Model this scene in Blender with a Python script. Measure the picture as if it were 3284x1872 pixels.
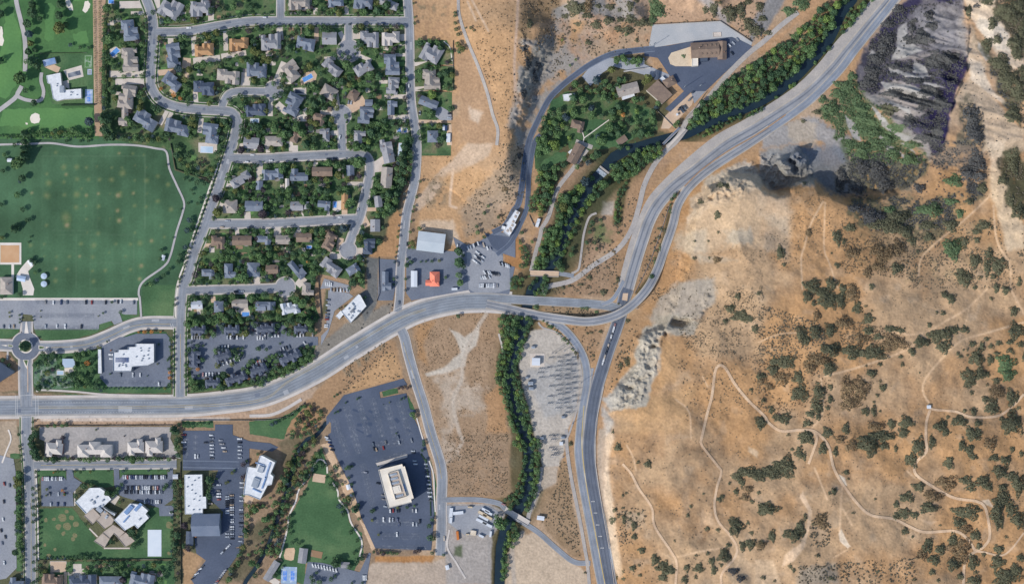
import bpy, math, random
import numpy as np
from mathutils import Vector, Matrix
from mathutils.geometry import delaunay_2d_cdt
random.seed(7); rng = np.random.default_rng(11)
PI = math.pi
for o in list(bpy.data.objects): bpy.data.objects.remove(o)
SC = bpy.context.scene
COL = SC.collection
# ------------------------------------------------------------ camera, sky, sun, exposure
CAMH = 1600.0; MPP = 0.35; CX, CY = 1642.0, 936.0          # metres per survey unit
cam = bpy.data.cameras.new('camera'); camo = bpy.data.objects.new('camera', cam); COL.objects.link(camo)
camo.location = (0, 0, CAMH); camo.rotation_euler = (0, 0, 0)
cam.sensor_width = 36; cam.lens = 36 * CAMH / (3284 * MPP); cam.clip_start = 10; cam.clip_end = 60000
SC.camera = camo
SUN_EL, SUN_DIR = 41.0, 33.0                               # shadows run 33 degrees above east
w = bpy.data.worlds.new("World"); SC.world = w; w.use_nodes = True
nt = w.node_tree; bg = nt.nodes['Background']
sky = nt.nodes.new('ShaderNodeTexSky'); sky.sky_type = 'NISHITA'; sky.sun_disc = False
sky.sun_elevation = math.radians(SUN_EL); sky.sun_rotation = math.radians(270 - SUN_DIR)
nt.links.new(sky.outputs[0], bg.inputs[0]); bg.inputs[1].default_value = 0.145
sl = bpy.data.lights.new('sun', 'SUN'); sl.energy = 3.3; sl.angle = math.radians(0.5); sl.color = (1.0, .94, .85)
so = bpy.data.objects.new('sun', sl); COL.objects.link(so)
e, a = math.radians(SUN_EL), math.radians(SUN_DIR)
so.rotation_euler = Vector((math.cos(a)*math.cos(e), math.sin(a)*math.cos(e), -math.sin(e))).to_track_quat('-Z', 'Y').to_euler()
SC.view_settings.view_transform = 'Standard'; SC.view_settings.look = 'None'
SC.view_settings.exposure = 0.0; SC.view_settings.gamma = 1
# ------------------------------------------------------------ survey tiles -> plan units
TX = {'1': 0, '2': 800, '3': 1600, '4': 2433}; TY = {'a': 0, 'b': 460, 'c': 920, 'd': 1387}; Z = 3.002
def T(t, x, y): return (TX[t[1]] + x / Z, TY[t[0]] + y / Z)
def pts(s):
    """'a1 x,y x,y c2 x,y' -> list of plan points; a tile id may switch midway"""
    out = []; t = None
    for tok in s.split():
        if tok[0] in 'abcd': t = tok; continue
        v = [float(q) for q in tok.split(',')]
        p = T(t, v[0], v[1]); out.append(p + tuple(v[2:]))
    return out
def lin(r, g, b):
    f = lambda c: (c/255/12.92) if c/255 <= .04045 else ((c/255+.055)/1.055)**2.4
    return np.array((f(r), f(g), f(b)))
# ------------------------------------------------------------ noise
def vnoise(x, y, seed):
    xi = np.floor(x).astype(np.int64); yi = np.floor(y).astype(np.int64); fx = x-xi; fy = y-yi
    fx = fx*fx*(3-2*fx); fy = fy*fy*(3-2*fy)
    def hsh(i, j):
        n = (i*374761393 + j*668265263 + seed*974634777) & 0x7fffffff
        n = ((n ^ (n >> 13)) * 1274126177) & 0x7fffffff
        return ((n ^ (n >> 16)) & 0xffff) / 65535.0
    a = hsh(xi, yi); b = hsh(xi+1, yi); c = hsh(xi, yi+1); d = hsh(xi+1, yi+1)
    return (a*(1-fx)+b*fx)*(1-fy) + (c*(1-fx)+d*fx)*fy
def fbm(x, y, wl, seed, o=4):
    s = 0; amp = 1; tot = 0
    for k in range(o):
        s = s + amp*vnoise(x/wl*2**k + 31*k, y/wl*2**k + 17*k, seed+k); tot += amp; amp *= .5
    return s/tot
def sstep(a, b, x):
    t = np.clip((x-a)/(b-a), 0, 1); return t*t*(3-2*t)
def seg_dist(X, Y, line, closed=False):
    d = np.full(X.shape, 1e9)
    L = list(line) + ([line[0]] if closed else [])
    for p, q in zip(L[:-1], L[1:]):
        vx, vy = q[0]-p[0], q[1]-p[1]; l2 = vx*vx+vy*vy+1e-9
        t = np.clip(((X-p[0])*vx+(Y-p[1])*vy)/l2, 0, 1)
        d = np.minimum(d, np.hypot(X-p[0]-t*vx, Y-p[1]-t*vy))
    return d
def inside(X, Y, poly):
    r = np.zeros(X.shape, bool)
    for p, q in zip(poly, poly[1:]+poly[:1]):
        if p[1] == q[1]: continue
        c = ((p[1] > Y) != (q[1] > Y)) & (X < (q[0]-p[0])*(Y-p[1])/(q[1]-p[1])+p[0]); r ^= c
    return r
def smooth_line(P, step=8):
    """Catmull-Rom through the points"""
    P = [np.array(p[:2], float) for p in P]
    if len(P) < 3: return resample(P, step)
    Q = [2*P[0]-P[1]]+P+[2*P[-1]-P[-2]]; out = []
    for i in range(1, len(Q)-2):
        n = max(1, int(np.linalg.norm(Q[i+1]-Q[i])/step))
        for k in range(n):
            t = k/n
            out.append(.5*((2*Q[i])+(-Q[i-1]+Q[i+1])*t+(2*Q[i-1]-5*Q[i]+4*Q[i+1]-Q[i+2])*t*t+(-Q[i-1]+3*Q[i]-3*Q[i+1]+Q[i+2])*t**3))
    out.append(P[-1]); return out
def resample(P, step):
    out = []
    for p, q in zip(P[:-1], P[1:]):
        p = np.array(p[:2], float); q = np.array(q[:2], float)
        n = max(1, int(np.linalg.norm(q-p)/step))
        for k in range(n): out.append(p+(q-p)*k/n)
    out.append(np.array(P[-1][:2], float)); return out
# ------------------------------------------------------------ key lines of the place
RIVER = pts('a4 930,-60 900,0 800,120 740,260 680,380 560,530 380,720 200,870 0,985 a3 2300,1075 2050,1170 1800,1290 1500,1370 1300,1430 b3 1250,50 1110,130 1030,230 940,330 860,450 780,580 720,700 640,820 610,950 570,1080 490,1180 420,1280 360,1380 c3 320,20 270,200 220,400 170,560 125,700 100,850 115,1000 155,1150 205,1300 240,1400 d3 265,40 285,150 290,300 280,450 265,600 200,720 120,830 60,930 20,1100 10,1300 5,1500')
CANAL = pts('c2 740,1300 700,1360 630,1440 d2 560,60 480,160 430,280 400,450 330,650 280,800 230,950 160,1130 60,1300 -30,1420 -60,1500')
# ------------------------------------------------------------ terrain heights on a 3-unit grid
GX = np.arange(-240, 3525, 3.0); GY = np.arange(-200, 2073, 3.0)
X, Y = np.meshgrid(GX, GY); NXG, NYG = len(GX), len(GY)
wx = X + 30*(fbm(X, Y, 60, 5)-.5); wy = Y + 30*(fbm(X, Y, 60, 9)-.5)
H = np.zeros(X.shape)
# bluff west of the river
edge = pts('a3 215,-200 205,0 205,190 330,280 320,400 200,440 195,700 170,900 100,1100 60,1350 b3 50,100 80,300 100,430 60,560')
bl = [(1370, -260)] + edge + [(1560, 690), (1370, 560)]
ins = inside(wx, wy, bl); d = seg_dist(wx, wy, edge)
ramp = sstep(1380, 1640, X)*(1-sstep(520, 690, Y))*(.3+.7*sstep(-20, 110, Y))
H += np.where(ins, 1, 1-sstep(0, 1, np.clip(d/80, 0, 1)))*20*ramp*np.where(X > 1900, 0, 1)*(ins | (d < 80))
# spur north of the utility road
sp = [(1790, -200), (1800, 60), (1850, 110), (1960, 130), (2080, 80), (2090, 40), (2330, 40), (2420, -200)]
H += 14*sstep(0, 60, np.where(inside(wx, wy, sp), seg_dist(wx, wy, sp, True), 0))*(.6+.8*fbm(X, Y, 70, 3))
# eastern hill
HILL = [(2215, 660), (2262, 590), (2340, 552), (2405, 540), (2440, 560), (2475, 612), (2520, 600), (2545, 575), (2590, 562), (2625, 572), (2650, 605), (2720, 628), (2860, 610), (2960, 500), (3080, 390), (3150, 200), (3180, -400), (3700, -400), (3700, 2200), (1985, 2200), (1972, 1872), (1955, 1730), (1940, 1600), (1935, 1480), (1935, 1310), (1955, 1260), (2010, 1190), (2035, 1070), (2110, 1035), (2150, 960), (2175, 860), (2190, 760)]
wx2 = X + 34*(fbm(X, Y, 45, 21)-.5); wy2 = Y + 34*(fbm(X, Y, 45, 25)-.5)
dh = np.where(inside(wx2, wy2, HILL), seg_dist(wx2, wy2, HILL, True), 0)
H += (24*np.exp(-((X-2450)/180)**2-((Y-635)/85)**2)+16*np.exp(-((X-2690)/90)**2-((Y-670)/70)**2))*sstep(0, 24, dh)
H += 17*sstep(0, 34, dh) + 13*sstep(20, 260, dh) + .012*np.clip(dh, 0, 900)
# rolling relief and gullies
rel = fbm(X, Y, 260, 41, 5)-.5; H += rel*24*sstep(20, 300, dh)
H += (fbm(X+.3*Y, Y, 110, 51, 3)-.5)*11*sstep(30, 200, dh)
H += (fbm(X+.5*Y, Y*.6, 38, 61, 3)-.5)*1.8*sstep(0, 60, dh)
# quarry pinnacles and the notch cliffs
for (cx, cy, r, hh) in [(2512, 520, 26, 17), (2545, 500, 22, 20), (2530, 545, 30, 14), (2575, 520, 24, 18), (2235, 1040, -1, 0)]:
    if r > 0: H += hh*sstep(r*1.15, r*.35, np.hypot(wx2-cx, wy2-cy)+10*(fbm(X, Y, 14, 77)-.5))
for (cx, cy, rx, ry, dd) in [(2185, 1036, 36, 18, 13), (2100, 1112, 16, 10, 6), (2018, 1240, 26, 9, 5), (2133, 1070, 12, 10, 5)]:
    H -= dd*sstep(1.2, .4, np.hypot((wx2-cx)/rx, (wy2-cy)/ry))
for pp, am in (('c3 1400,380 1590,330 1720,420 1600,520 1540,700 1530,830 1460,960 1400,1150 1100,1200 1010,1080 1100,1000 1280,760 1340,500', 4.5), ('b3 1780,760 1850,560 2000,340 2300,180 2450,120 2555,300 2555,420 2300,520 1980,640 1800,800', 4.5), ('b4 0,80 250,60 560,200 560,330 420,330 200,440 100,460 0,340', 6), ('a3 200,250 340,400 520,300 500,700 300,1100 200,1350 90,1350 190,800', 4), ('c3 2110,30 2040,150 1960,300 1860,400 1800,380 1900,250 1980,60', 5)):
    pp = pts(pp); rk = sstep(0, 16, np.where(inside(wx2, wy2, pp), seg_dist(wx2, wy2, pp, True), 0)); rg = 1-np.abs(2*fbm(X+.6*Y, Y-.3*X, 24, 131, 5)-1); H += rk*am*(rg*2.2-1.5)
# north-east ridge above the highway
RW = pts('a4 1430,-200 1400,0 1200,260 1080,420 940,560 930,700 760,860 600,1020 300,1200 100,1330')
poly = RW + [(2600, 470), (2800, 470), (2960, 560), (3060, 600), (3600, 560), (3600, -300), (2950, -300)]
dn = np.where(inside(wx2, wy2, poly), seg_dist(wx2, wy2, RW), 0)
RID = pts('a4 1900,-200 1960,0 2030,250 2010,520 2000,700 1880,960 1820,1200 1760,1440 b4 1700,150 1560,260')
dr = seg_dist(X, Y, RID); east = inside(X, Y, RID+[(3600, 560), (3600, -300)])
up = sstep(0, 60, dn)*6 + sstep(0, 330, dn)*30
drop = np.where(east, 0, 14*sstep(0, 42, dr))
low = [(2500, 470), (2600, 470), (2800, 470), (2960, 560), (3060, 600), (3600, 560)]
up = up*sstep(0, 150, seg_dist(X, Y, low)); 
H = np.where(dn > 0, np.maximum(H, up+14*sstep(60, 200, dn)*sstep(0, 150, seg_dist(X, Y, low))-drop + (fbm(X*.5+Y*.2, Y, 30, 87, 3)-.5)*5*sstep(0, 60, dn)), H)
gv = Y-.28*X; gu = X+.28*Y; rg = 1-np.abs(2*vnoise(gu/150, gv/34, 301)-1); rg2 = 1-np.abs(2*vnoise(gu/60, gv/15, 311)-1); H += (rg*13+rg2*4-8)*sstep(40, 150, dn)*sstep(0, 120, seg_dist(X, Y, low))*np.where(east, .25, 1)
H += (fbm(X, Y, 22, 99, 2)-.5)*.7*np.maximum(sstep(0, 40, dh), sstep(0, 40, dn))
H = np.clip(H, 0, 130)*sstep(0, 150, np.minimum(np.minimum(X-GX[0], GX[-1]-X), np.minimum(Y-GY[0], GY[-1]-Y)))   # land levels out well beyond the frame
H0 = H.copy()                                             # level the roads keep when they bridge the water
driv = seg_dist(X, Y, RIVER); dcan = seg_dist(X, Y, CANAL)
H = H - 3.2*sstep(22, 10, driv) - 1.8*sstep(10, 4, dcan)
def samp(A, x, y):
    fx = np.clip((np.asarray(x, float)-GX[0])/3, 0, NXG-1.001); fy = np.clip((np.asarray(y, float)-GY[0])/3, 0, NYG-1.001)
    i = fx.astype(int); j = fy.astype(int); u = fx-i; v = fy-j
    if A.ndim == 3: u = u[..., None]; v = v[..., None]
    return (A[j, i]*(1-u)+A[j, i+1]*u)*(1-v)+(A[j+1, i]*(1-u)+A[j+1, i+1]*u)*v
def hgt(x, y): return float(samp(H, x, y))
def W(x, y, z):
    """plan units + height above datum -> world metres"""
    k = (CAMH-z)/CAMH*MPP; return ((x-CX)*k, (CY-y)*k, z)
def G(x, y, dz=0): return W(x, y, hgt(x, y)+dz)
# ------------------------------------------------------------ materials
MATS = {}
def nmat(name, cols, scale=.05, detail=6, rough=.9, fine=0.0, fscale=1.2, bump=0.0, bscale=1.0, spec=.2, metal=0, rnd=0.0):
    """colours mixed by world-space noise; fine = strength of a small-scale mottling"""
    if name in MATS: return MATS[name]
    m = bpy.data.materials.new(name); m.use_nodes = True; n = m.node_tree.nodes; l = m.node_tree.links
    b = n['Principled BSDF']; b.inputs['Roughness'].default_value = rough; b.inputs['Specular IOR Level'].default_value = spec
    b.inputs['Metallic'].default_value = metal
    geo = n.new('ShaderNodeNewGeometry'); no = n.new('ShaderNodeTexNoise'); no.inputs['Scale'].default_value = scale; no.inputs['Detail'].default_value = detail
    l.new(geo.outputs['Position'], no.inputs['Vector'])
    r = n.new('ShaderNodeValToRGB'); l.new(no.outputs['Fac'], r.inputs[0])
    k = len(cols); el = r.color_ramp.elements
    while len(el) < k: el.new(.5)
    for i, c in enumerate(cols):
        el[i].position = .5 if k == 1 else .32+.36*i/(k-1); el[i].color = (*c, 1)
    out = r.outputs[0]
    if fine:
        n2 = n.new('ShaderNodeTexNoise'); n2.inputs['Scale'].default_value = fscale; n2.inputs['Detail'].default_value = 4
        l.new(geo.outputs['Position'], n2.inputs['Vector'])
        mr = n.new('ShaderNodeMapRange'); mr.inputs[1].default_value = .3; mr.inputs[2].default_value = .7
        mr.inputs[3].default_value = 1-fine; mr.inputs[4].default_value = 1+fine; l.new(n2.outputs['Fac'], mr.inputs[0])
        mx = n.new('ShaderNodeVectorMath'); mx.operation = 'SCALE'; l.new(out, mx.inputs[0]); l.new(mr.outputs[0], mx.inputs['Scale']); out = mx.outputs[0]
    if rnd:
        oi = n.new('ShaderNodeObjectInfo'); mr = n.new('ShaderNodeMapRange'); mr.inputs[3].default_value = 1-rnd; mr.inputs[4].default_value = 1+rnd
        l.new(oi.outputs['Random'], mr.inputs[0]); mx = n.new('ShaderNodeVectorMath'); mx.operation = 'SCALE'
        l.new(out, mx.inputs[0]); l.new(mr.outputs[0], mx.inputs['Scale']); out = mx.outputs[0]
    l.new(out, b.inputs['Base Color'])
    if bump:
        n3 = n.new('ShaderNodeTexNoise'); n3.inputs['Scale'].default_value = bscale; n3.inputs['Detail'].default_value = 6
        l.new(geo.outputs['Position'], n3.inputs['Vector']); bp = n.new('ShaderNodeBump'); bp.inputs['Strength'].default_value = 1; bp.inputs['Distance'].default_value = bump
        l.new(n3.outputs['Fac'], bp.inputs['Height']); l.new(bp.outputs[0], b.inputs['Normal'])
    MATS[name] = m; return m
def cm(name, s, **k):
    """colour list from 'r,g,b r,g,b'"""
    return nmat(name, [tuple(lin(*[float(v) for v in c.split(',')])) for c in s.split()], **k)
def attr_mat(name, rough=.95, fine=.2, fscale=.6, bump=.5, bscale=.5):
    m = bpy.data.materials.new(name); m.use_nodes = True; n = m.node_tree.nodes; l = m.node_tree.links
    b = n['Principled BSDF']; b.inputs['Roughness'].default_value = rough; b.inputs['Specular IOR Level'].default_value = .15
    at = n.new('ShaderNodeAttribute'); at.attribute_name = 'soil'
    geo = n.new('ShaderNodeNewGeometry'); out = at.outputs['Color']
    for sc_, am in ((fscale, fine), (fscale*.2, fine*.6)):
        n2 = n.new('ShaderNodeTexNoise'); n2.inputs['Scale'].default_value = sc_; n2.inputs['Detail'].default_value = 6; l.new(geo.outputs['Position'], n2.inputs['Vector'])
        mr = n.new('ShaderNodeMapRange'); mr.inputs[1].default_value = .3; mr.inputs[2].default_value = .7; mr.inputs[3].default_value = 1-am; mr.inputs[4].default_value = 1+am
        l.new(n2.outputs['Fac'], mr.inputs[0]); mx = n.new('ShaderNodeVectorMath'); mx.operation = 'SCALE'; l.new(out, mx.inputs[0]); l.new(mr.outputs[0], mx.inputs['Scale']); out = mx.outputs[0]
    l.new(out, b.inputs['Base Color'])
    n3 = n.new('ShaderNodeTexNoise'); n3.inputs['Scale'].default_value = bscale; n3.inputs['Detail'].default_value = 8; l.new(geo.outputs['Position'], n3.inputs['Vector'])
    bp = n.new('ShaderNodeBump'); bp.inputs['Distance'].default_value = bump; l.new(n3.outputs['Fac'], bp.inputs['Height']); l.new(bp.outputs[0], b.inputs['Normal'])
    return m
def road_mat(name, base, track, edge, nl=4):
    """asphalt with wheel tracks along the ribbon: UV x runs across, y along in metres"""
    m = bpy.data.materials.new(name); m.use_nodes = True; n = m.node_tree.nodes; l = m.node_tree.links
    b = n['Principled BSDF']; b.inputs['Roughness'].default_value = .9; b.inputs['Specular IOR Level'].default_value = .2
    uv = n.new('ShaderNodeUVMap'); uv.uv_map = 'UVMap'; sp_ = n.new('ShaderNodeSeparateXYZ'); l.new(uv.outputs[0], sp_.inputs[0])
    # wobble
    r = n.new('ShaderNodeValToRGB'); l.new(sp_.outputs[0], r.inputs[0]); el = r.color_ramp.elements
    stops = [(0, edge), (.07, edge), (.12, base)]
    for k in range(nl):
        c = .12+.76*(k+.5)/nl; hw = .76/nl*.22
        stops += [(c-hw, base), (c, track), (c+hw, base)]
    stops += [(.88, base), (.93, edge), (1, edge)]
    while len(el) < len(stops): el.new(.5)
    for s, (p, c) in zip(el, stops): s.position = p; s.color = (*c, 1)
    mp = n.new('ShaderNodeMapping'); mp.inputs['Scale'].default_value = (3, .02, 1); l.new(uv.outputs[0], mp.inputs[0])
    out = r.outputs[0]
    geo = n.new('ShaderNodeNewGeometry')
    for src, sc_, am in ((mp.outputs[0], 2.5, .13), (geo.outputs['Position'], .06, .14), (geo.outputs['Position'], .8, .09)):
        n2 = n.new('ShaderNodeTexNoise'); n2.inputs['Scale'].default_value = sc_; n2.inputs['Detail'].default_value = 5; l.new(src, n2.inputs['Vector'])
        mr = n.new('ShaderNodeMapRange'); mr.inputs[1].default_value = .3; mr.inputs[2].default_value = .7; mr.inputs[3].default_value = 1-am; mr.inputs[4].default_value = 1+am
        l.new(n2.outputs['Fac'], mr.inputs[0]); mx = n.new('ShaderNodeVectorMath'); mx.operation = 'SCALE'; l.new(out, mx.inputs[0]); l.new(mr.outputs[0], mx.inputs['Scale']); out = mx.outputs[0]
    l.new(out, b.inputs['Base Color']); MATS[name] = m; return m
# ------------------------------------------------------------ object helpers
def link(o, parent=None, loc=None):
    COL.objects.link(o)
    if parent: o.parent = parent
    if loc is not None: o.location = loc
    return o
def mesh(name, V, F, mats, mi=None, smooth=False, uv=None):
    me = bpy.data.meshes.new(name); me.from_pydata([tuple(v) for v in V], [], [tuple(f) for f in F])
    for m in (mats if isinstance(mats, (list, tuple)) else [mats]): me.materials.append(m)
    if mi is not None: me.polygons.foreach_set('material_index', np.array(mi, np.int32))
    if smooth: me.polygons.foreach_set('use_smooth', np.ones(len(F), bool))
    if uv is not None:
        u = me.uv_layers.new(name='UVMap'); li = np.zeros(len(me.loops), np.int32); me.loops.foreach_get('vertex_index', li)
        u.data.foreach_set('uv', np.asarray(uv, np.float32)[li].ravel())
    me.update(); return me
def obj(name, me, parent=None, loc=None): return link(bpy.data.objects.new(name, me), parent, loc)
def tag(o, label=None, cat=None, group=None, kind=None):
    if label: o['label'] = label
    if cat: o['category'] = cat
    if group: o['group'] = group
    if kind: o['kind'] = kind
    return o
def empty(name, loc, rz=0):
    o = bpy.data.objects.new(name, None); o.empty_display_size = .5; COL.objects.link(o); o.location = loc; o.rotation_euler = (0, 0, rz); return o
LEV = {'lawn': .05, 'patch': .12, 'drive': .17, 'walk': .21, 'verge': .25, 'kerb': .29, 'lot': .34, 'road': .40, 'mark': .50}
NSH = [0]
def nextz(level): NSH[0] += 1; return LEV[level] + (NSH[0] % 20)*.0017
def struct(o): o['kind'] = 'structure'; return o
def sheet(name, poly, mat, level='lawn', step=28, rag=0.0, attr=None, A=None, dz=0):
    """a thin ground sheet following the terrain"""
    P = [tuple(p[:2]) for p in poly]
    if rag:
        Q = resample(P+[P[0]], 5 if rag > 0 else 9)[:-1]
        Q = [(p[0]+rag*2*(vnoise(np.float64(p[0]/9), np.float64(p[1]/9), 3)-.5)*2, p[1]+rag*2*(vnoise(np.float64(p[0]/9), np.float64(p[1]/9), 8)-.5)*2) for p in Q]
        P = [(float(p[0]), float(p[1])) for p in Q]
    n = len(P); xs = [p[0] for p in P]; ys = [p[1] for p in P]
    gx, gy = np.meshgrid(np.arange(min(xs)+step/2, max(xs), step), np.arange(min(ys)+step/2, max(ys), step))
    gx = gx.ravel(); gy = gy.ravel()
    if len(gx):
        ok = inside(gx, gy, P) & (seg_dist(gx, gy, P, True) > step*.3); gx = gx[ok]; gy = gy[ok]
    vv = [Vector(p) for p in P] + [Vector((float(p), float(q))) for p, q in zip(gx, gy)]
    res = delaunay_2d_cdt(vv, [], [list(range(n))], 1, 1e-4)
    V2 = np.array([(v[0], v[1]) for v in res[0]]); hz = samp(H if A is None else A, V2[:, 0], V2[:, 1])
    z = nextz(level)+dz
    V = [W(p[0], p[1], h+z) for p, h in zip(V2, hz)]
    F = [f[::-1] for f in res[2]]
    me = mesh(name, V, F, mat)
    # faces up
    if len(me.polygons) and sum(p.normal.z for p in me.polygons) < 0: me.flip_normals()
    if attr is not None:
        c = np.ones((len(V), 4), np.float32); c[:, :3] = samp(attr, V2[:, 0], V2[:, 1])
        ca = me.color_attributes.new('soil', 'FLOAT_COLOR', 'POINT'); ca.data.foreach_set('color', c.ravel())
    return struct(obj(name, me))
def ribbon(name, line, width, mat, level='road', smoothit=True, step=8, lift=None, across=4, A=None, dz=0, solid=False, make_struct=True, w_end=None):
    """a road-like strip of the given width (plan units) on the terrain; lift(i/n) adds metres"""
    L = smooth_line(line, step) if smoothit else resample(line, step)
    L = np.array(L); n = len(L)
    Tn = np.gradient(L, axis=0); Tn /= (np.linalg.norm(Tn, axis=1)[:, None]+1e-9); N = np.stack([-Tn[:, 1], Tn[:, 0]], 1)
    s = np.concatenate([[0], np.cumsum(np.linalg.norm(np.diff(L, axis=0), axis=1))])
    z0 = nextz(level)+dz; V = []; UV = []; A = H0 if A is None else A
    wd = np.full(n, float(width)) if w_end is None else np.linspace(width, w_end, n)
    lf = [0 if lift is None else lift(s[i]/s[-1]) for i in range(n)]
    hc = samp(A, L[:, 0], L[:, 1])
    for i in range(n):
        for j in range(across+1):
            u = j/across; p = L[i]+N[i]*(u-.5)*wd[i]
            h = float(samp(A, p[0], p[1]))
            V.append(W(p[0], p[1], h+z0+lf[i])); UV.append((u, s[i]*MPP))
    F = []
    for i in range(n-1):
        for j in range(across):
            q = i*(across+1)+j; F.append((q, q+1, q+across+2, q+across+1))
    if solid:                                           # embankment skirts or a slab where the road flies
        for i in range(n-1):
            for j, sgn in ((0, 1), (across, -1)):
                q = i*(across+1)+j; r = q+across+1; k = len(V)
                for (vi, ii) in ((q, i), (r, i+1)):
                    x, y, zz = V[vi]; low = zz-1.2 if lf[ii] > 4.6 else zz-lf[ii]-z0
                    V.append((x, y, low)); UV.append(UV[vi])
                F.append((q, k, k+1, r) if sgn > 0 else (r, k+1, k, q))
    me = mesh(name, V, F, mat, uv=UV)
    if me.polygons[0].normal.z < 0: me.flip_normals()
    o = obj(name, me)
    return struct(o) if make_struct else o
# ------------------------------------------------------------ soil colours of the open ground (what the land itself is made of, plus painted shade on the north-east face)
n1 = fbm(X, Y, 180, 201, 5)[..., None]; n2 = fbm(X, Y, 40, 211, 5)[..., None]; n3 = fbm(X, Y, 12, 221, 3)[..., None]
TAN, ORG, PALE, GREY, SCRUB = lin(178, 147, 117), lin(188, 150, 111), lin(196, 170, 142), lin(158, 156, 152), lin(140, 122, 100)
def ss(a, b, x): return sstep(a, b, x)
S = TAN + (ORG-TAN)*ss(.45, .62, n1) + (PALE-TAN)*ss(.52, .36, n1)*.6
S = S*(1+.25*(n2-.5)) + (GREY-S)*ss(.6, .8, n2)*.2
def bl(mask, col, k=1.0, nz=None):
    global S
    m = (mask if mask.ndim == 3 else mask[..., None])*k
    if nz is not None: m = m*nz
    S = S + (np.asarray(col)-S)*np.clip(m, 0, 1)
def area(s, soft=12, rag=14):
    P = pts(s) if isinstance(s, str) else s
    xs = [p[0] for p in P]; ys = [p[1] for p in P]; M = np.zeros(X.shape)
    i0, i1 = [int(np.clip((v-GX[0])/3, 0, NXG-1)) for v in (min(xs)-60, max(xs)+60)]
    j0, j1 = [int(np.clip((v-GY[0])/3, 0, NYG-1)) for v in (min(ys)-60, max(ys)+60)]
    sx = X[j0:j1, i0:i1]+rag*2*(n2[j0:j1, i0:i1, 0]-.5)*2; sy = Y[j0:j1, i0:i1]+rag*2*(n3[j0:j1, i0:i1, 0]-.5)
    d = seg_dist(sx, sy, P, True); d = np.where(inside(sx, sy, P), d, -d)
    M[j0:j1, i0:i1] = sstep(-soft, soft, d); return M
def line(s, w, soft=2):
    P = smooth_line(pts(s), 12); xs = [p[0] for p in P]; ys = [p[1] for p in P]; M = np.zeros(X.shape)
    i0, i1 = [int(np.clip((v-GX[0])/3, 0, NXG-1)) for v in (min(xs)-40, max(xs)+40)]
    j0, j1 = [int(np.clip((v-GY[0])/3, 0, NYG-1)) for v in (min(ys)-40, max(ys)+40)]
    M[j0:j1, i0:i1] = sstep(w/2+soft, w/2-soft, seg_dist(X[j0:j1, i0:i1], Y[j0:j1, i0:i1], P)); return M
bl(np.where(X < 1345, 1.0, 0), lin(150, 128, 105), .8); bl(area('a1 -600,-600 2600,-600 a2 1500,-300 1540,1300 b2 1450,700 1250,1100 c2 640,350 500,800 0,1000 c1 1700,1050 -600,1000', 6, 4), lin(92, 100, 74), .9); bl(area('d1 -600,-60 1700,-60 2060,360 2350,400 2340,1000 1900,1200 1740,1700 -600,1700', 6, 4), lin(92, 100, 74), .9)
# plateau: straw to the west, olive scrub to the east of the wire line
bl(area('a2 1560,-60 2000,-60 2600,-60 a3 190,-60 190,700 100,1300 b3 50,300 b2 2400,450 1900,1000 1600,800 1650,300 1640,130 a2 1980,1440 1980,380 1560,380'), lin(201, 160, 116), .75, .6+.8*n2)
bl(area('a2 1570,20 1930,20 1930,370 1570,370', 4, 2), lin(178, 142, 108), .8, ss(.3, .6, n3)); bl(area('a2 1600,60 1900,60 1900,200 1600,200', 10, 8), lin(120, 118, 95), .6, ss(.5, .7, n3))
bl(area('a2 1970,430 2150,500 2330,900 2400,1400 b2 2050,10 2000,100 a2 1990,900'), lin(168, 138, 112), .6)
bl(area('a2 2100,1030 2250,1080 2200,1200 2120,1150', 8, 6), lin(208, 186, 164), .9)
bl(area('b2 2100,0 2350,0 2300,120 2050,260 1900,330 1750,560 1620,640 1570,600 1700,420 1880,230', 6, 4), lin(204, 180, 156), .85)
bl(area('b2 1650,740 1960,740 2020,940 1920,980 1880,870 1640,830', 8, 5), lin(214, 188, 160), .95)
bl(area('b2 1700,360 1900,290 1930,600 1700,640', 14, 9), lin(136, 122, 100), .75, ss(.4, .6, n3))
bl(area('b2 1780,350 2100,220 2300,300 2330,520 1990,620 1930,400', 14, 9), lin(192, 152, 108), .6)
bl(area('b2 2250,400 2500,100 b3 180,100 200,400 60,560 b2 2350,800 2080,900 2050,640'), lin(166, 146, 124), .8)
bl(area('a3 200,-60 560,-60 600,150 300,240 330,400 200,450', 10, 8), lin(146, 122, 92), .9)
bl(area('a3 200,400 330,400 480,220 520,60 900,-60 1500,-60 1400,180 1000,300 900,560 700,760 520,900 400,1150 330,1400 100,1450 80,1250 180,900'), lin(150, 152, 152), .8, ss(.3, .55, n2))
bl(area('a3 330,400 480,280 540,420 500,600 370,840 250,1000 200,800'), lin(142, 140, 134), .85)
bl(area('a3 600,200 900,120 1480,260 1440,460 1000,500 830,600 700,500 560,230'), lin(190, 148, 112), .75, ss(.35, .6, n2))
bl(area('a3 1300,-60 2000,-60 2160,200 1500,240 1340,180', 10, 8), lin(196, 164, 136), .8)
bl(area('a3 2150,-60 2560,-60 2560,250 2450,400 2200,200', 10, 8), lin(190, 160, 134), .7)
bl(line('a3 185,-60 175,200 150,600 160,900', 8, 4), lin(205, 178, 158), .8)
bl(line('a3 1960,-20 2120,120 2180,200', 30, 12), lin(160, 160, 162), .8)
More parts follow.
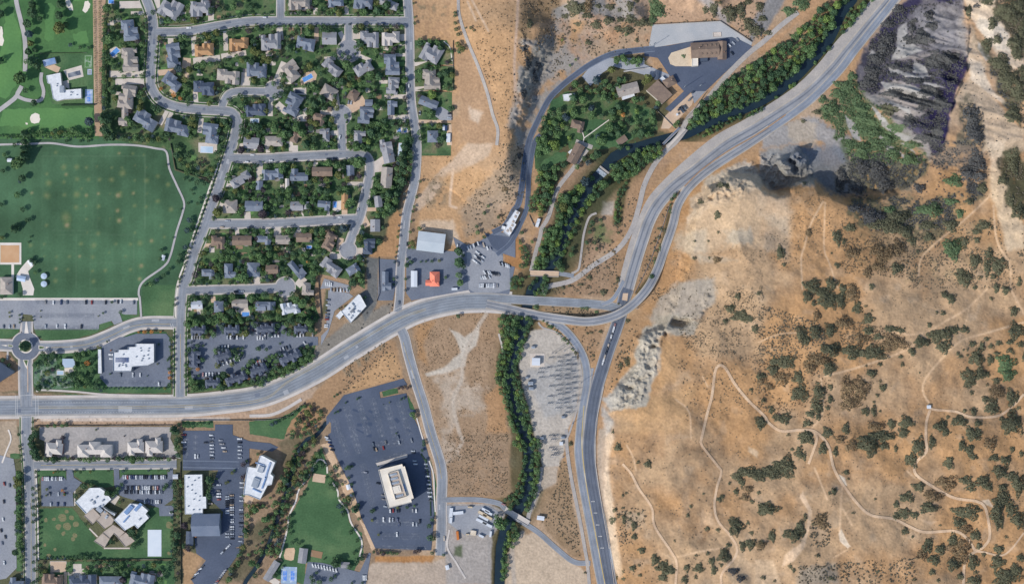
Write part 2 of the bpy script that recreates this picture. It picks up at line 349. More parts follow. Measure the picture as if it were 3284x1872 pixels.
# valley floor and river banks
bl(area('a3 1080,540 1400,520 1500,700 1650,1080 1530,1250 1700,1300 b3 1500,60 1100,450 900,800 620,1240 300,1240 420,700 380,300 a3 520,900 750,760', 8, 6), lin(92, 92, 66), .95)
bl(area('b3 700,180 1000,190 820,330 760,460 620,470 560,560 540,760 480,820 430,1000 330,1240 290,1240 330,900 480,620 540,400', 5, 4), lin(172, 140, 112), .9)
bl(area('b3 1200,360 1400,200 1560,120 1640,160 1440,500 1300,720 1240,860 760,1240 800,900 880,680 1100,640', 8, 6), lin(170, 140, 114), .9, .5+.8*n2)
bl(area('b3 1000,560 1110,560 1090,690 980,690', 5, 4), lin(196, 186, 178), .9)
bl(area('b3 920,800 1000,760 1110,850 1080,960 920,930', 8, 6), lin(108, 124, 80), .8, ss(.35, .6, n2))
bl(area('b3 480,1420 760,1290 1250,900 1300,980 1180,1250 1130,1456 c3 1090,100 480,90', 6, 5), lin(160, 132, 106), .8)
bl(area('b3 20,900 180,880 240,1000 210,1220 60,1140', 5, 3), lin(178, 128, 78), .9)
bl(area('a3 2555,480 2555,640 2200,800 1900,1080 1800,1200 1790,1080 2100,800 2400,560', 5, 4), lin(178, 150, 126), .8)
bl(area('a4 0,560 300,300 560,60 600,-60 540,-60 300,250 -20,500', 6, 5), lin(192, 152, 114), .9)
bl(area('a4 130,-60 300,-60 200,100 80,300 0,330 -100,450 -60,200', 6, 5), lin(126, 134, 142), .8)
bl(line('a4 700,380 560,560 300,760 0,1000 a3 2200,1100 1850,1260', 90, 20), lin(70, 76, 52), .9)
bl(line('a4 980,-20 800,200 700,400', 110, 20), lin(70, 76, 52), .9)
bl(line('b3 1400,20 1100,250 900,480 720,780 640,1000 520,1200 330,1400 c3 230,150 180,500 110,900 200,1300 d3 270,300 230,600 60,900 20,1400', 130, 25), lin(78, 82, 58), .85)
bl(line('b3 1300,240 1230,330 1170,560 1140,760', 30, 6), lin(92, 92, 66), .9)
# triangles between the ramps
bl(area('c3 430,170 800,190 1000,290 700,300 450,240', 4, 3), lin(150, 128, 100), .8); bl(area('c3 620,370 900,380 1040,340 900,740 860,740 790,560', 4, 3), lin(168, 136, 104), .8)
bl(area('b3 1560,620 1650,560 1700,480 1640,700 1500,1180 1330,1440 1300,1440 1420,1000', 4, 3), lin(160, 132, 106), .8)
bl(area('c3 1240,300 1330,240 1330,420 1290,600 1240,760 1100,900 1030,1000 1120,700 1180,400', 5, 4), lin(176, 144, 112), .8)
bl(line('b3 1650,640 1560,1000 1470,1240 1330,1440', 10, 4), lin(84, 82, 60), .9)
# waste land south of the boulevard
bl(area('c2 1580,340 1800,240 2300,220 2450,290 2380,700 2400,1000 2520,1300 d2 2500,620 1900,620 1880,250 c2 1780,1300 1690,900 1620,700', 4, 4), lin(166, 138, 110), .95, .5+.8*n2)
bl(area('c2 1600,380 1780,320 1660,560 1720,760 1620,700', 8, 6), lin(180, 138, 94), .8)
bl(area('c2 1930,400 2080,480 2220,370 2180,560 2090,640 2080,760 1900,830 1720,860 1700,830 1880,770 2030,630 2000,520', 5, 3), lin(204, 194, 180), .95)
bl(area('c2 1850,870 2060,830 2010,960 2250,980 2280,1180 2010,1200 1960,1400 d2 2000,200 1900,300 1880,200 c2 1840,1240 1880,1100', 22, 26), lin(194, 178, 160), .8)
bl(line('c2 2280,260 2180,420 2060,700 2040,900 1960,1100 2020,1400 d2 2050,80 1960,240 1890,290', 12, 4), lin(198, 184, 168), .8)
bl(area('c2 2380,950 2480,1000 2460,1300 2500,1400 2280,1400 2280,1050', 6, 5), lin(184, 142, 100), .8)
bl(area('d2 1900,30 2500,60 2480,600 1920,600', 20, 16), lin(158, 134, 110), .8, ss(.35, .65, n3))
bl(area('c2 1230,510 1400,520 1480,880 900,1030 640,1400 300,1400 620,1000 900,780', 5, 5), lin(176, 140, 104), .85); bl(area('c2 1330,620 1400,640 1470,870 920,1020 1060,880', 8, 6), lin(198, 158, 114), .9)
bl(area('c2 900,780 1230,520 1330,560 1100,760 950,880', 8, 8), lin(132, 124, 106), .7, ss(.4, .6, n3))
bl(area('c2 640,560 1000,300 1380,150 1380,240 800,640 620,760 600,680', 6, 5), lin(136, 134, 128), .85)
bl(area('c2 0,1150 400,1010 650,960 600,1060 430,1140 200,1260 0,1270', 4, 3), lin(188, 162, 138), .9)
bl(area('c1 330,1230 2400,1200 2555,1140 2555,1260 1700,1280 1650,1330 330,1330', 3, 2), lin(190, 160, 134), .95); bl(line('c1 400,1275 1200,1275 1700,1270 2200,1270', 10, 3), lin(216, 200, 186), .9)
bl(area('d2 620,20 700,60 560,200 440,560 300,900 0,1430 d1 2100,1430 2400,950 2555,800 d2 300,700 330,500 280,100 500,0', 8, 6), lin(108, 102, 80), .9, .5+.8*n2)
bl(area('d2 1200,1190 1780,1180 1760,1240 1200,1250', 3, 3), lin(188, 134, 78), .9)
bl(area('d2 1180,1250 1760,1250 1900,1200 1990,1456 1140,1500 1150,1300', 5, 4), lin(190, 172, 154), .95); bl(area('d2 1440,1400 1900,1250 1990,1500 1400,1500', 20, 12), lin(172, 158, 146), .8)
bl(area('d2 1900,680 2300,680 2480,760 2340,1000 2320,1456 1900,1456 1880,900', 4, 3), lin(170, 164, 160), .95); bl(area('d2 1980,1090 2050,1080 2040,1200 1970,1180', 5, 3), lin(88, 102, 72), .9)
bl(area('d2 1210,1290 1900,1290 1950,1500 1100,1500', 30, 14), lin(196, 176, 156), .5)
bl(area('c1 -20,600 90,640 180,760 190,1000 -20,1010', 3, 3), lin(172, 140, 112), .9)
bl(area('c1 -60,1290 170,1290 170,1420 d1 190,60 190,200 100,250 20,380 -60,400', 4, 3), lin(184, 164, 142), .9)
bl(area('d1 1760,1110 1960,1190 1840,1400 1880,1500 1760,1500', 4, 3), lin(186, 150, 112), .9); bl(area('b2 1430,640 1480,700 1450,900 1420,1090 1130,1100 1200,1050 1290,920 1350,720', 5, 5), lin(184, 142, 100), .95)
bl(area('b2 1120,1090 1240,1100 1240,1456 c2 1230,160 1110,330 1000,100 b2 1130,1400', 4, 3), lin(112, 116, 118), .95)
bl(area('b2 680,1240 940,1310 1110,1400 c2 960,60 980,100 740,20 690,300 640,300 b2 620,1250', 4, 3), lin(176, 146, 118), .95)
# substation gravel, lower gravel, pale field
bl(area('c3 310,420 440,400 620,480 740,640 800,780 790,1000 720,1250 640,1420 d3 640,120 590,320 430,340 c3 340,1420 280,1150 210,860 190,740 230,600', 4, 2), lin(192, 184, 174), .97)
bl(area('c3 270,800 760,640 760,1200 440,1260 300,1000', 12, 8), lin(176, 176, 176), .8)
bl(area('d3 430,330 570,330 560,480 400,560 340,720 290,830 330,680 400,480', 4, 2), lin(190, 176, 160), .9)
bl(area('d3 590,250 660,300 720,700 800,1210 700,1180 440,930 380,700 440,560 560,500', 5, 4), lin(156, 130, 100), .9, .5+.8*n2)
bl(area('d3 160,1000 340,960 560,1120 830,1330 880,1500 60,1500 70,1200', 6, 4), lin(203, 182, 158), .97)
bl(line('d3 230,960 130,1100 150,1456', 14, 4), lin(180, 170, 160), .7)
# quarry face, cliffs, scree of the eastern hill (bare rock)
def rock(s, col, k=.9, soft=9, rag=13): bl(area(s, soft, rag), lin(*col), k)
rock('b3 1780,760 1850,560 2000,340 2300,180 2420,180 2500,300 2555,420 2300,520 1980,640 1800,800', (188, 182, 174))
rock('b3 1950,400 2555,420 2555,1000 2200,1000 1900,1100 1700,950 1760,800', (200, 178, 154), .85, 20, 16)
rock('b3 1750,860 2000,820 2000,1050 1860,1060 2300,1120 1960,1140 1700,1000', (192, 182, 168), .7, 12, 10); rock('b3 2200,850 2430,800 2430,960 2180,960', (176, 172, 164), .7)
rock('b3 1700,1330 2100,1300 2110,1456 c3 2110,30 2040,150 1960,300 1500,360 1420,300 1560,100', (176, 172, 168), .85, 10, 10)
rock('c3 1400,380 1590,340 1700,420 1560,480 1540,700 1530,830 1460,960 1400,1150 1100,1200 1010,1080 1100,1000 1280,760 1340,500', (182, 180, 176), .97, 6, 8); rock('c3 1500,280 1700,260 1860,300 1960,330 1900,460 1700,480 1560,420', (168, 164, 158), .95)
rock('c3 1000,1150 1100,1190 1060,1456 1000,1456', (176, 172, 168), .9); rock('d3 960,-40 1030,-40 1030,300 1090,600 1090,900 1150,1300 1110,1456 1050,1000 990,640 940,300', (186, 172, 156), .9, 4, 3)
bl(line('d3 1070,40 1020,300 1060,700 1100,1000 1150,1350', 26, 8), lin(212, 190, 166), .9)
rock('c3 1540,480 1720,560 1730,900 1540,1000 1540,700', (200, 162, 120), .7, 14, 10); rock('c3 1430,1050 1900,960 1800,1200 1850,1400 1150,1400 1120,1190 1400,1160', (198, 165, 128), .6, 16, 12)
rock('a4 0,1260 280,1170 560,1130 640,1200 860,1300 870,1456 b4 860,160 830,240 600,-40 0,60', (160, 160, 162), .9); rock('a4 220,1200 420,1130 560,1200 560,1420 320,1360', (184, 170, 152), .8)
rock('b4 0,80 250,60 500,200 560,300 420,320 200,440 100,460 0,340', (150, 150, 150), .9, 5, 5); rock('b4 560,300 700,480 830,490 1000,480 740,300 600,150', (108, 114, 120), .8)
rock('b4 60,60 330,20 600,60 560,400 100,420', (152, 152, 152), .95); rock('b4 300,40 860,20 960,300 1010,490 740,480 520,300 300,320', (122, 128, 138), .9, 14, 14)
rock('b4 0,470 300,480 330,900 0,700', (204, 184, 164), .7, 16, 12); rock('b4 60,680 310,720 310,1100 60,1000', (178, 168, 156), .6, 14, 12)
rock('b4 820,180 900,180 1000,440 900,430', (156, 156, 158), .8); rock('b4 680,620 860,700 840,1000 440,1300 400,1100 600,760', (200, 160, 120), .6, 18, 14)
# vegetated north slope
def veg(s, col=(98, 104, 84), k=.75, a=.35, b=.6, soft=10, rag=14): bl(area(s, soft, rag), lin(*col), k, ss(a, b, n3*.6+n2*.4))
veg('a4 740,860 930,700 1000,860 1180,950 1300,1060 1500,1300 1640,1456 b4 1640,200 1500,400 1000,470 880,200 820,100 a4 700,1200 600,1060', (92, 106, 76), .85, .25, .5)
veg('b4 900,100 1350,60 1600,200 1500,480 1350,460 1060,480 740,480 760,240', (112, 112, 104), .85, .3, .55)
veg('b4 880,520 1500,500 1560,560 2200,380 2200,540 1900,600 1920,820 1640,960 1300,870 1080,860 860,740', (98, 102, 84), .85, .3, .5)
veg('b4 1600,-40 2200,-40 2240,300 2200,500 1950,560 1840,300 1640,180', (104, 100, 96), .8, .35, .6)
veg('b4 800,830 1400,880 1420,1100 1290,1250 1000,1200 800,1000', (140, 120, 92), .6)
veg('b4 1420,850 2260,700 2300,1200 1900,1350 1430,1350 1440,1000', (150, 134, 106), .5, .45, .65)
# north-east scrub face, its blue-violet shade painted into the ground colour
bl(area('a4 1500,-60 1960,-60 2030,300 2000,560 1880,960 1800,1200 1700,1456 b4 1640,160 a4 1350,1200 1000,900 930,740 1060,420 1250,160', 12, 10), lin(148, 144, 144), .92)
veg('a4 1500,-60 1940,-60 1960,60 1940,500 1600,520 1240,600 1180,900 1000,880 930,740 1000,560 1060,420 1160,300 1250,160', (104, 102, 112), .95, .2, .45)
veg('a4 1540,-60 1400,20 1240,180 1180,280 1060,420 1120,540 1250,500 1330,280 1480,100 1560,20', (56, 52, 88), .9, .1, .3, 8, 6)  # violet shade of the slope laid into the soil colour
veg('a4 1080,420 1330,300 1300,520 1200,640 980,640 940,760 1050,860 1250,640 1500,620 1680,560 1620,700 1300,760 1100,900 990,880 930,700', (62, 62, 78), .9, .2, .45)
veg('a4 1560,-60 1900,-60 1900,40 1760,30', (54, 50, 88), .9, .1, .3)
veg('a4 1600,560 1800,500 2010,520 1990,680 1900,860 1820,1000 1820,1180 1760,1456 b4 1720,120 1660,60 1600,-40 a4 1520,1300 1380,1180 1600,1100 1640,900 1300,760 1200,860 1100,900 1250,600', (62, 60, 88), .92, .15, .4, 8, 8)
veg('a4 1990,540 2020,600 1990,750 1900,900 1900,1000 1820,1180 1780,1456 b4 1750,60 1690,110 1640,0 a4 1700,1300 1640,1120 1760,900 1820,700 1820,540', (44, 40, 80), .95, .05, .25, 5, 5)  # deepest painted shade, along the foot of the ridge line
for s in ('a4 1340,280 1430,220 1420,400 1590,480 1400,560 1270,580 1330,440', 'a4 1170,790 1500,830 1700,920 1560,960 1240,880', 'a4 1240,640 1500,720 1700,730 1500,760 1260,700', 'a4 1070,1000 1130,1050 1300,1250 1500,1330 1420,1370 1190,1220', 'a4 1160,930 1460,1050 1480,1110 1220,970', 'a4 1500,580 1620,640 1640,720 1480,700', 'a4 1120,1260 1200,1300 1300,1440 1250,1456', 'a4 1480,940 1560,960 1560,970 1470,950', 'b4 1240,0 1440,140 1400,150', 'b4 1370,0 1440,0 1510,100', 'a4 1550,790 1700,810 1800,850 1640,830', 'a4 1080,480 1140,530 1060,540', 'a4 830,1110 940,1190 980,1360 900,1330'):
    rock(s, (172, 170, 168), .9, 3, 3)
rock('a4 1500,100 1900,60 2020,300 2010,500 1700,460 1560,300', (160, 158, 162), .6, 20, 14)
rock('a4 1960,-60 2250,-60 2400,260 2450,500 2555,560 2555,640 2420,670 2230,440 2040,150', (216, 194, 168), .97, 4, 3); rock('a4 2120,150 2400,300 2440,520 2300,480 2100,260', (226, 212, 192), .9, 6, 5)
rock('a4 2010,520 2060,240 2150,560 2250,900 2450,1180 2555,1240 2555,1456 2180,1456 2160,1240 2040,1000 1890,980 2010,740', (198, 176, 150), .9, 8, 8)
rock('a4 2020,560 2130,600 2260,860 2400,1000 2390,1030 2200,880 2030,760', (220, 204, 184), .8, 5, 4); rock('a4 2110,400 2240,560 2180,590 2110,460', (184, 178, 170), .9, 4, 3)
veg('a4 2230,60 2400,40 2600,-40 2600,560 2470,520 2420,300 2260,160', (84, 86, 66), .95, .15, .4); veg('a4 2090,340 2240,500 2270,560 2555,800 2555,1250 2380,1010 2300,750 2180,600 2200,640', (88, 90, 72), .9, .2, .45)
veg('a4 1920,1000 2050,900 2180,1240 2160,1456 b4 2200,-20 2100,30 a4 1900,1400', (104, 100, 84), .85, .3, .5)
rock('b4 2200,-20 2380,-20 2330,250 2420,400 2450,640 2555,800 2555,1000 2380,1040 2300,640 2230,500 2240,200', (214, 194, 170), .9, 8, 6); veg('b4 2340,60 2480,40 2600,200 2600,740 2440,640 2400,540 2320,260', (80, 84, 66), .95, .15, .4)
# foot slopes and paths worn into the hill
for s, wd in (('b4 620,560 500,780 440,1000 410,1100 420,1400', 5), ('b4 640,570 630,1000 680,1150 760,1390', 4), ('b4 2240,490 2000,720 1680,980 1560,1120 1540,1280', 5), ('b4 2260,600 2280,860 2320,1000 2420,1170 2430,1400 c4 2470,100 2555,260', 6),
              ('c4 0,530 200,455 390,440', 4), ('c4 630,860 900,790 1180,700 1450,590 1560,480 1800,330 2000,210 2200,20', 6), ('c4 2555,340 2200,440 1930,530 1700,760 1600,900 1580,1000 1640,1120', 6), ('c4 1230,420 1460,460 1600,440', 4), ('c4 600,880 620,1200 520,1350', 4),
              ('d4 540,340 660,640', 5), ('d4 1430,370 1500,430', 5), ('d4 800,500 790,740 780,950', 7), ('d4 810,730 900,890', 6), ('c3 1960,860 2010,960', 3), ('d3 1700,1200 1900,1150 2180,1100', 6), ('d3 1230,120 1290,230 1320,360', 5), ('c4 2020,180 2010,280 1930,520', 3),
              ('c3 1700,1080 1830,1200 1850,1456', 4), ('d4 860,1120 720,1200', 3), ('b2 1990,620 1930,600 1960,250', 8), ('a2 2100,20 2180,200', 6), ('a2 2140,0 2300,300', 6)):
    bl(line(s, wd+.8, 2.0), lin(216, 186, 156), .92)
rock('d4 430,560 500,720 510,860 440,1100 340,1230 220,1290 250,1170 400,1060 470,900 470,740 400,620', (218, 192, 168), .95, 3, 2); rock('d4 -20,1220 150,1230 200,1400 210,1480 -20,1480', (216, 190, 162), .9, 5, 4)
rock('d4 770,400 830,430 850,510 800,490', (234, 224, 212), .95, 2, 2); rock('d4 800,920 830,1000 880,1090 850,1110 780,1040 770,970', (222, 208, 194), .95, 2, 2); rock('d4 2150,650 2220,640 2260,720 2200,700', (230, 210, 190), .9, 2, 2)
rock('d3 2300,1180 2555,1300 2600,1500 2250,1500 2200,1300', (210, 184, 156), .8, 8, 5); rock('d4 380,1300 700,1260 800,1456 350,1480', (150, 148, 144), .7, 12, 10); rock('d4 1550,830 1700,850 1650,890', (212, 184, 158), .8, 5, 4)
rock('d3 2400,130 2500,180 2480,240 2400,180', (210, 188, 164), .8, 4, 3); rock('d3 1060,760 1230,780 1240,920 1400,830 1380,760', (178, 164, 148), .6, 8, 6); rock('d3 1900,780 2060,760 2100,900 1980,880', (208, 180, 152), .6, 10, 6)
for s in ('d3 1720,180 1980,180 1950,330 1700,340', 'd3 1800,820 2000,640 1900,950 1820,920', 'd3 1560,760 1800,720 1700,860', 'd4 1150,650 1330,560 1300,760 1150,720', 'd4 1600,220 1700,260 1620,420 1540,330', 'd4 30,100 330,60 250,220 0,320'): rock(s, (160, 134, 108), .6, 18, 12)
S = S*(1+.2*(n3-.5))
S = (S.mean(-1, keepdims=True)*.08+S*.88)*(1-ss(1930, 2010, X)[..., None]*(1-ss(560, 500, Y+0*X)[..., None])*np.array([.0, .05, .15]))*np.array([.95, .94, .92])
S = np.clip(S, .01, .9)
# ------------------------------------------------------------ the ground sheet
hh = H; kz = (CAMH-hh)/CAMH*MPP
V = np.stack([(X-CX)*kz, (CY-Y)*kz, hh], -1).reshape(-1, 3).astype(np.float32)
ii = np.arange(NYG*NXG).reshape(NYG, NXG)
F = np.stack([ii[:-1, :-1], ii[1:, :-1], ii[1:, 1:], ii[:-1, 1:]], -1).reshape(-1, 4).astype(np.int32)
me = bpy.data.meshes.new('ground'); me.vertices.add(len(V)); me.vertices.foreach_set('co', V.ravel())
me.loops.add(F.size); me.loops.foreach_set('vertex_index', F.ravel()); me.polygons.add(len(F))
me.polygons.foreach_set('loop_start', np.arange(0, F.size, 4, dtype=np.int32)); me.polygons.foreach_set('loop_total', np.full(len(F), 4, np.int32))
me.update(); me.validate()
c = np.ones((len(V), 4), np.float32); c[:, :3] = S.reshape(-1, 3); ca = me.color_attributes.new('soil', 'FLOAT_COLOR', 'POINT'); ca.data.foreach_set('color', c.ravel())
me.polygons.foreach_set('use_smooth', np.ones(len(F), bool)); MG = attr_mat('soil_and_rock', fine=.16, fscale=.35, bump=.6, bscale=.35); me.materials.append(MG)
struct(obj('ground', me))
# the same dry land running on to the horizon
x0, x1, y0, y1 = GX[0]+12, GX[-1]-12, GY[0]+12, GY[-1]-12
o_ = [W(x0, y0, 0), W(x1, y0, 0), W(x1, y1, 0), W(x0, y1, 0)]; B = 20000; o2 = [(-B, B, -60), (B, B, -60), (B, -B, -60), (-B, -B, -60)]
o_ = [(p[0], p[1], -.4) for p in o_]
struct(obj('far_ground', mesh('far_ground', o_+o2, [(i, 4+i, 4+(i+1) % 4, (i+1) % 4) for i in range(4)], cm('dry_plain', '176,142,112 192,160,130', scale=.01))))
# ------------------------------------------------------------ surface materials
M_lawn = cm('lawn_grass', '62,92,62 74,106,72 96,122,84', scale=.03, fine=.16, fscale=.5)
M_yard = cm('garden_grass', '58,82,56 80,106,70 124,120,94', scale=.05, fine=.2, fscale=.5)
M_fair = cm('fairway_grass', '88,130,80 98,140,84', scale=.03, fine=.08, fscale=.4)
M_conc = cm('concrete', '196,186,176 214,204,194', scale=.1, fine=.08)
M_walk = cm('pavement_concrete', '188,182,178 206,198,190', scale=.08, fine=.08)
M_tanc = cm('tinted_concrete', '196,170,146 208,184,160', scale=.1, fine=.08)
M_white = cm('white_concrete', '214,206,196 228,220,212', scale=.1, fine=.05)
M_lotG = cm('grey_asphalt', '138,142,151 154,157,163', scale=.04, fine=.1, fscale=.5)
M_lotD = cm('dark_asphalt', '78,88,106 92,101,119', scale=.03, fine=.08, fscale=.5)
M_lotM = cm('mid_asphalt', '102,110,125 120,127,140', scale=.04, fine=.1, fscale=.5)
M_road = road_mat('street_asphalt', lin(138, 143, 151), lin(127, 134, 144), lin(152, 153, 156), 2)
M_blvd = road_mat('boulevard_asphalt', lin(136, 142, 150), lin(114, 122, 134), lin(160, 158, 156), 5)
M_hwy = road_mat('highway_asphalt', lin(146, 148, 153), lin(104, 112, 125), lin(176, 168, 158), 2)
M_hwyd = road_mat('dark_highway_asphalt', lin(100, 108, 122), lin(84, 92, 108), lin(150, 150, 152), 3)
M_hwys = road_mat('shoulder_asphalt', lin(140, 146, 156), lin(122, 132, 148), lin(176, 168, 156), 2)
M_util = road_mat('fresh_asphalt', lin(90, 100, 118), lin(82, 92, 110), lin(120, 130, 146), 2)
M_path = cm('path_concrete', '168,166,168 186,182,180', scale=.08, fine=.06)
M_dirt = cm('track_dirt', '196,166,136 212,184,154', scale=.08, fine=.14, fscale=.7)
M_grav = cm('gravel_road', '160,156,154 180,173,166', scale=.08, fine=.12, fscale=.7)
M_line = cm('road_paint_white', '214,214,212', rough=.6); M_yel = cm('road_paint_yellow', '196,172,104', rough=.6)
M_sand = cm('bunker_sand', '226,216,200 234,226,214', scale=.2, fine=.04)
M_bark = cm('mulch', '150,122,96 168,138,112', scale=.2, fine=.2)
M_water = nmat('river_water', [tuple(lin(30, 46, 58)), tuple(lin(38, 54, 62))], scale=.1, rough=.12, bump=.05, bscale=1.5, spec=.5)
M_pool = cm('pool_water', '84,142,214 110,164,228', scale=.5, rough=.1, spec=.5); M_poolp = cm('pale_pool_water', '176,200,220', rough=.1, spec=.5)
M_court = cm('blue_court', '92,140,214', scale=.2, fine=.03); M_courtg = cm('court_surround', '150,172,196', scale=.2, fine=.04); M_courtgr = cm('green_court', '84,126,76', scale=.2)
# ------------------------------------------------------------ streets
def disc(cx, cy, r, n=40): return [(cx+r*math.cos(2*PI*k/n), cy+r*math.sin(2*PI*k/n)) for k in range(n)]
R = {}
def road(key, s, w, mat=None, walk=9, verge=5, name='road', kerb=True, ends=None):
    L = pts(s) if isinstance(s, str) else s
    R[key] = (smooth_line(L, 8), w)
    if walk:
        ribbon('pavement', L, w+2*(walk+verge), M_walk, 'walk')
        if verge: ribbon('grass_verge', L, w+2*(verge+3), M_yard, 'verge')
    if kerb: ribbon('kerb', L, w+5, M_walk, 'kerb')
    return ribbon(name, L, w, mat or M_road, 'road')
# lawns first (lowest sheets)
FP = pts('a1 -300,1380 b1 -300,-100 1000,-60 1500,-10 1650,60 1680,260 1900,330 2060,400 1950,600 1840,960 1760,1250 1710,1456 c1 1690,300 -300,100')
# playing field carries its own worn patches
FS = np.zeros(X.shape+(3,)); FS[:] = lin(73, 104, 77); FS *= (.55+.9*fbm(X, Y, 90, 301, 6))[..., None]
FS *= (.965+.07*(((X//26) % 2)))[..., None]
WEAR = lin(128, 142, 88); WEAR2 = lin(178, 150, 124)
spots = pts('b1 540,95,20 800,110,14 1155,95,30 1280,105,22 1385,105,18 620,225,26 735,230,24 840,225,26 940,230,16 1070,240,14 1170,235,12 1305,220,14 1405,235,16 740,345,30 845,345,32 955,350,20 1070,355,24 1415,360,24 1525,315,32 1615,390,22 1290,360,12 615,370,18 780,430,16 735,500,36 830,490,20 950,485,20 1070,485,14 1170,480,14 1290,485,22 1410,490,12 620,490,20 300,480,24 735,605,24 835,610,22 955,605,22 1300,610,22 1410,610,16 1645,635,26 630,720,44 640,780,34 835,730,22 955,730,12 1065,730,12 1190,725,14 1140,650,40 1140,740,44 845,860,14 950,865,20 1300,860,20 1590,905,20 420,975,24 285,980,34 780,975,24 895,975,30 1120,970,24 1250,970,18 1350,965,26 1450,930,24 1045,1045,12 545,1090,24 775,1090,26 890,1085,24 660,1080,16 430,1090,12 545,1210,22 645,1210,20 890,1220,24 1010,1215,20 1250,1215,28 1355,1180,28 890,1330,24 1070,1330,16 1350,1310,20 530,1330,20 460,380,40 450,300,34 440,500,40 1200,1090,14 1550,800,26 1520,560,24 640,300,30 440,790,22 1180,280,40 1130,500,40')
for (x, y, r) in spots:
    x += random.uniform(-3, 3); y += random.uniform(-3, 3); r *= random.uniform(.7, 1.35)
    d = np.hypot((X-x)/(r/3), (Y-y)/(r/3)); m = (sstep(1.25, .2, d+.7*(n3[..., 0]-.5)))[..., None]
    FS = FS+(WEAR-FS)*m*.34*(.6+.8*n2); FS = FS+(WEAR2-FS)*(sstep(.75, .1, d)[..., None])*(.5 if r > 20 and (int(x+y) % 3 == 0) else .12)
for s in ('b1 410,120 410,830', 'b1 895,120 895,830', 'b1 410,125 1400,125', 'b1 1395,120 1395,820', 'b1 940,300 940,860', 'b1 500,835 890,835', 'b1 515,1040 720,1040', 'b1 730,880 730,1400', 'b1 875,1155 1230,1155', 'b1 875,1400 1270,1400', 'b1 1290,880 1290,1250', 'b1 510,880 1290,880', 'b1 875,900 875,1400', 'b1 1445,480 1445,660'):
    FS = FS+(lin(116, 140, 112)-FS)*line(s, .8, 2.0)[..., None]*.4
M_field = attr_mat('playing_field_grass', fine=.1, fscale=.4, bump=.1)
sheet('playing_field', FP, M_field, 'lawn', step=4.5, attr=FS)
sheet('lawn', pts('c1 1370,-20 1690,-20 1690,290 1360,290'), M_lawn)
GOLF = pts('a1 -300,-200 910,-200 905,1000 830,1000 830,510 400,510 400,1015 905,1015 960,1340 -300,1340')
sheet('golf_lawn', [(-180, -180), (303, -180), (302, 338), (318, 446), (-180, 446)], cm('golf_rough_grass', '62,98,62 78,116,72 92,130,78', scale=.02, fine=.12, fscale=.4), step=30)
sheet('estate_lawn', pts('a1 380,520 900,515 905,1010 500,1005 440,800 400,640'), M_lawn, 'patch')
for s in ('a1 60,150 130,120 200,300 220,700 150,830 60,960 -60,900 -20,600', 'a1 430,70 480,40 525,70 515,380 470,410 430,380', 'a1 690,20 820,0 860,-30 680,-30', 'a1 700,330 840,290 850,420 720,430', 'a1 20,1050 900,1040 880,1230 700,1200 600,1230 0,1210'):
    sheet('fairway', pts(s), M_fair, 'patch', rag=2)
for s in ('a1 630,0 670,-10 700,60 705,100 670,100 630,50', 'a1 815,20 850,8 872,40 860,80 820,125 793,100', 'a1 0,255 25,260 25,340 38,390 20,440 -10,440', 'a1 290,1150 300,1110 340,1090 380,1105 388,1150 370,1185 330,1192 300,1180', 'a1 250,1180 270,1185 265,1200 250,1198'):
    sheet('sand_bunker', pts(s), M_sand, 'drive', rag=1)
sheet('nursery_soil', pts('a1 893,-30 1020,-30 990,350 975,900 985,1310 915,1310 905,1000'), cm('nursery_bare_soil', '176,148,122 190,162,138', scale=.1, fine=.15), 'patch')
LAWNS = ['a1 1030,-30 1400,-30 1430,150 1430,750 1430,950 1600,1040 a1 1640,1110 1500,1330 1640,1330 1700,1456 1000,1330 990,400', 'a1 1470,-30 2600,-30 a2 250,-30 250,130 0,140 a1 2100,190 1520,240', 'a2 345,-30 1500,-30 1490,150 350,150', 'a1 1510,350 1900,320 2200,260 2555,240 a2 1500,250 1520,1140 940,1180 940,1456 850,1456 850,1200 300,1000 0,980 a1 2200,1060 1600,960 1500,800',
         'a1 1500,800 1800,1010 2150,1030 2300,1060 2350,1200 2290,1456 a2 850,1456 850,1130 a1 2400,780', 'a1 1640,1080 2150,1110 2220,1180 2170,1400 b1 2060,300 1900,330 1690,250 1640,0 a1 1400,1300', 'a2 1590,390 1900,390 1960,500 1960,620 1590,640', 'a2 1590,640 1975,640 1975,870 1590,870', 'a2 1590,880 1950,890 1950,1060 1820,1160 1590,1150', 'a2 1620,1190 1940,1190 b2 1940,120 1640,120',
         'a2 940,1180 1550,1130 1580,1300 1570,1456 b2 1450,300 1400,640 1350,700 1160,700 1100,850 1270,920 1200,1050 1120,1080 1030,1000 1010,870 1160,520 1210,140 1100,70 a2 940,1456', 'b1 2230,190 2555,190 b2 1080,170 1110,280 1020,690 0,720 b1 2050,730 2110,500', 'b1 2010,830 2555,810 b2 900,800 940,860 870,1050 1110,1100 1110,1400 960,1310 640,1250 620,1456 440,1400 400,1310 0,1340 b1 1850,1370 1860,1150 1950,950',
         'c1 1810,70 2555,70 c2 280,90 600,100 680,300 600,330 0,330 c1 1800,400', 'c1 1800,380 1860,380 1860,500 1800,500', 'c1 1800,560 2600,600 c2 0,560 640,560 600,700 c2 100,940 0,960 c1 1820,1020', 'b3 400,240 350,250 340,60 a3 500,1000 700,880 900,900 1500,1050 1530,1250 b3 1000,60 900,60 700,130 660,0']
for s in LAWNS: sheet('garden_lawn', pts(s), M_yard, 'lawn', step=40)
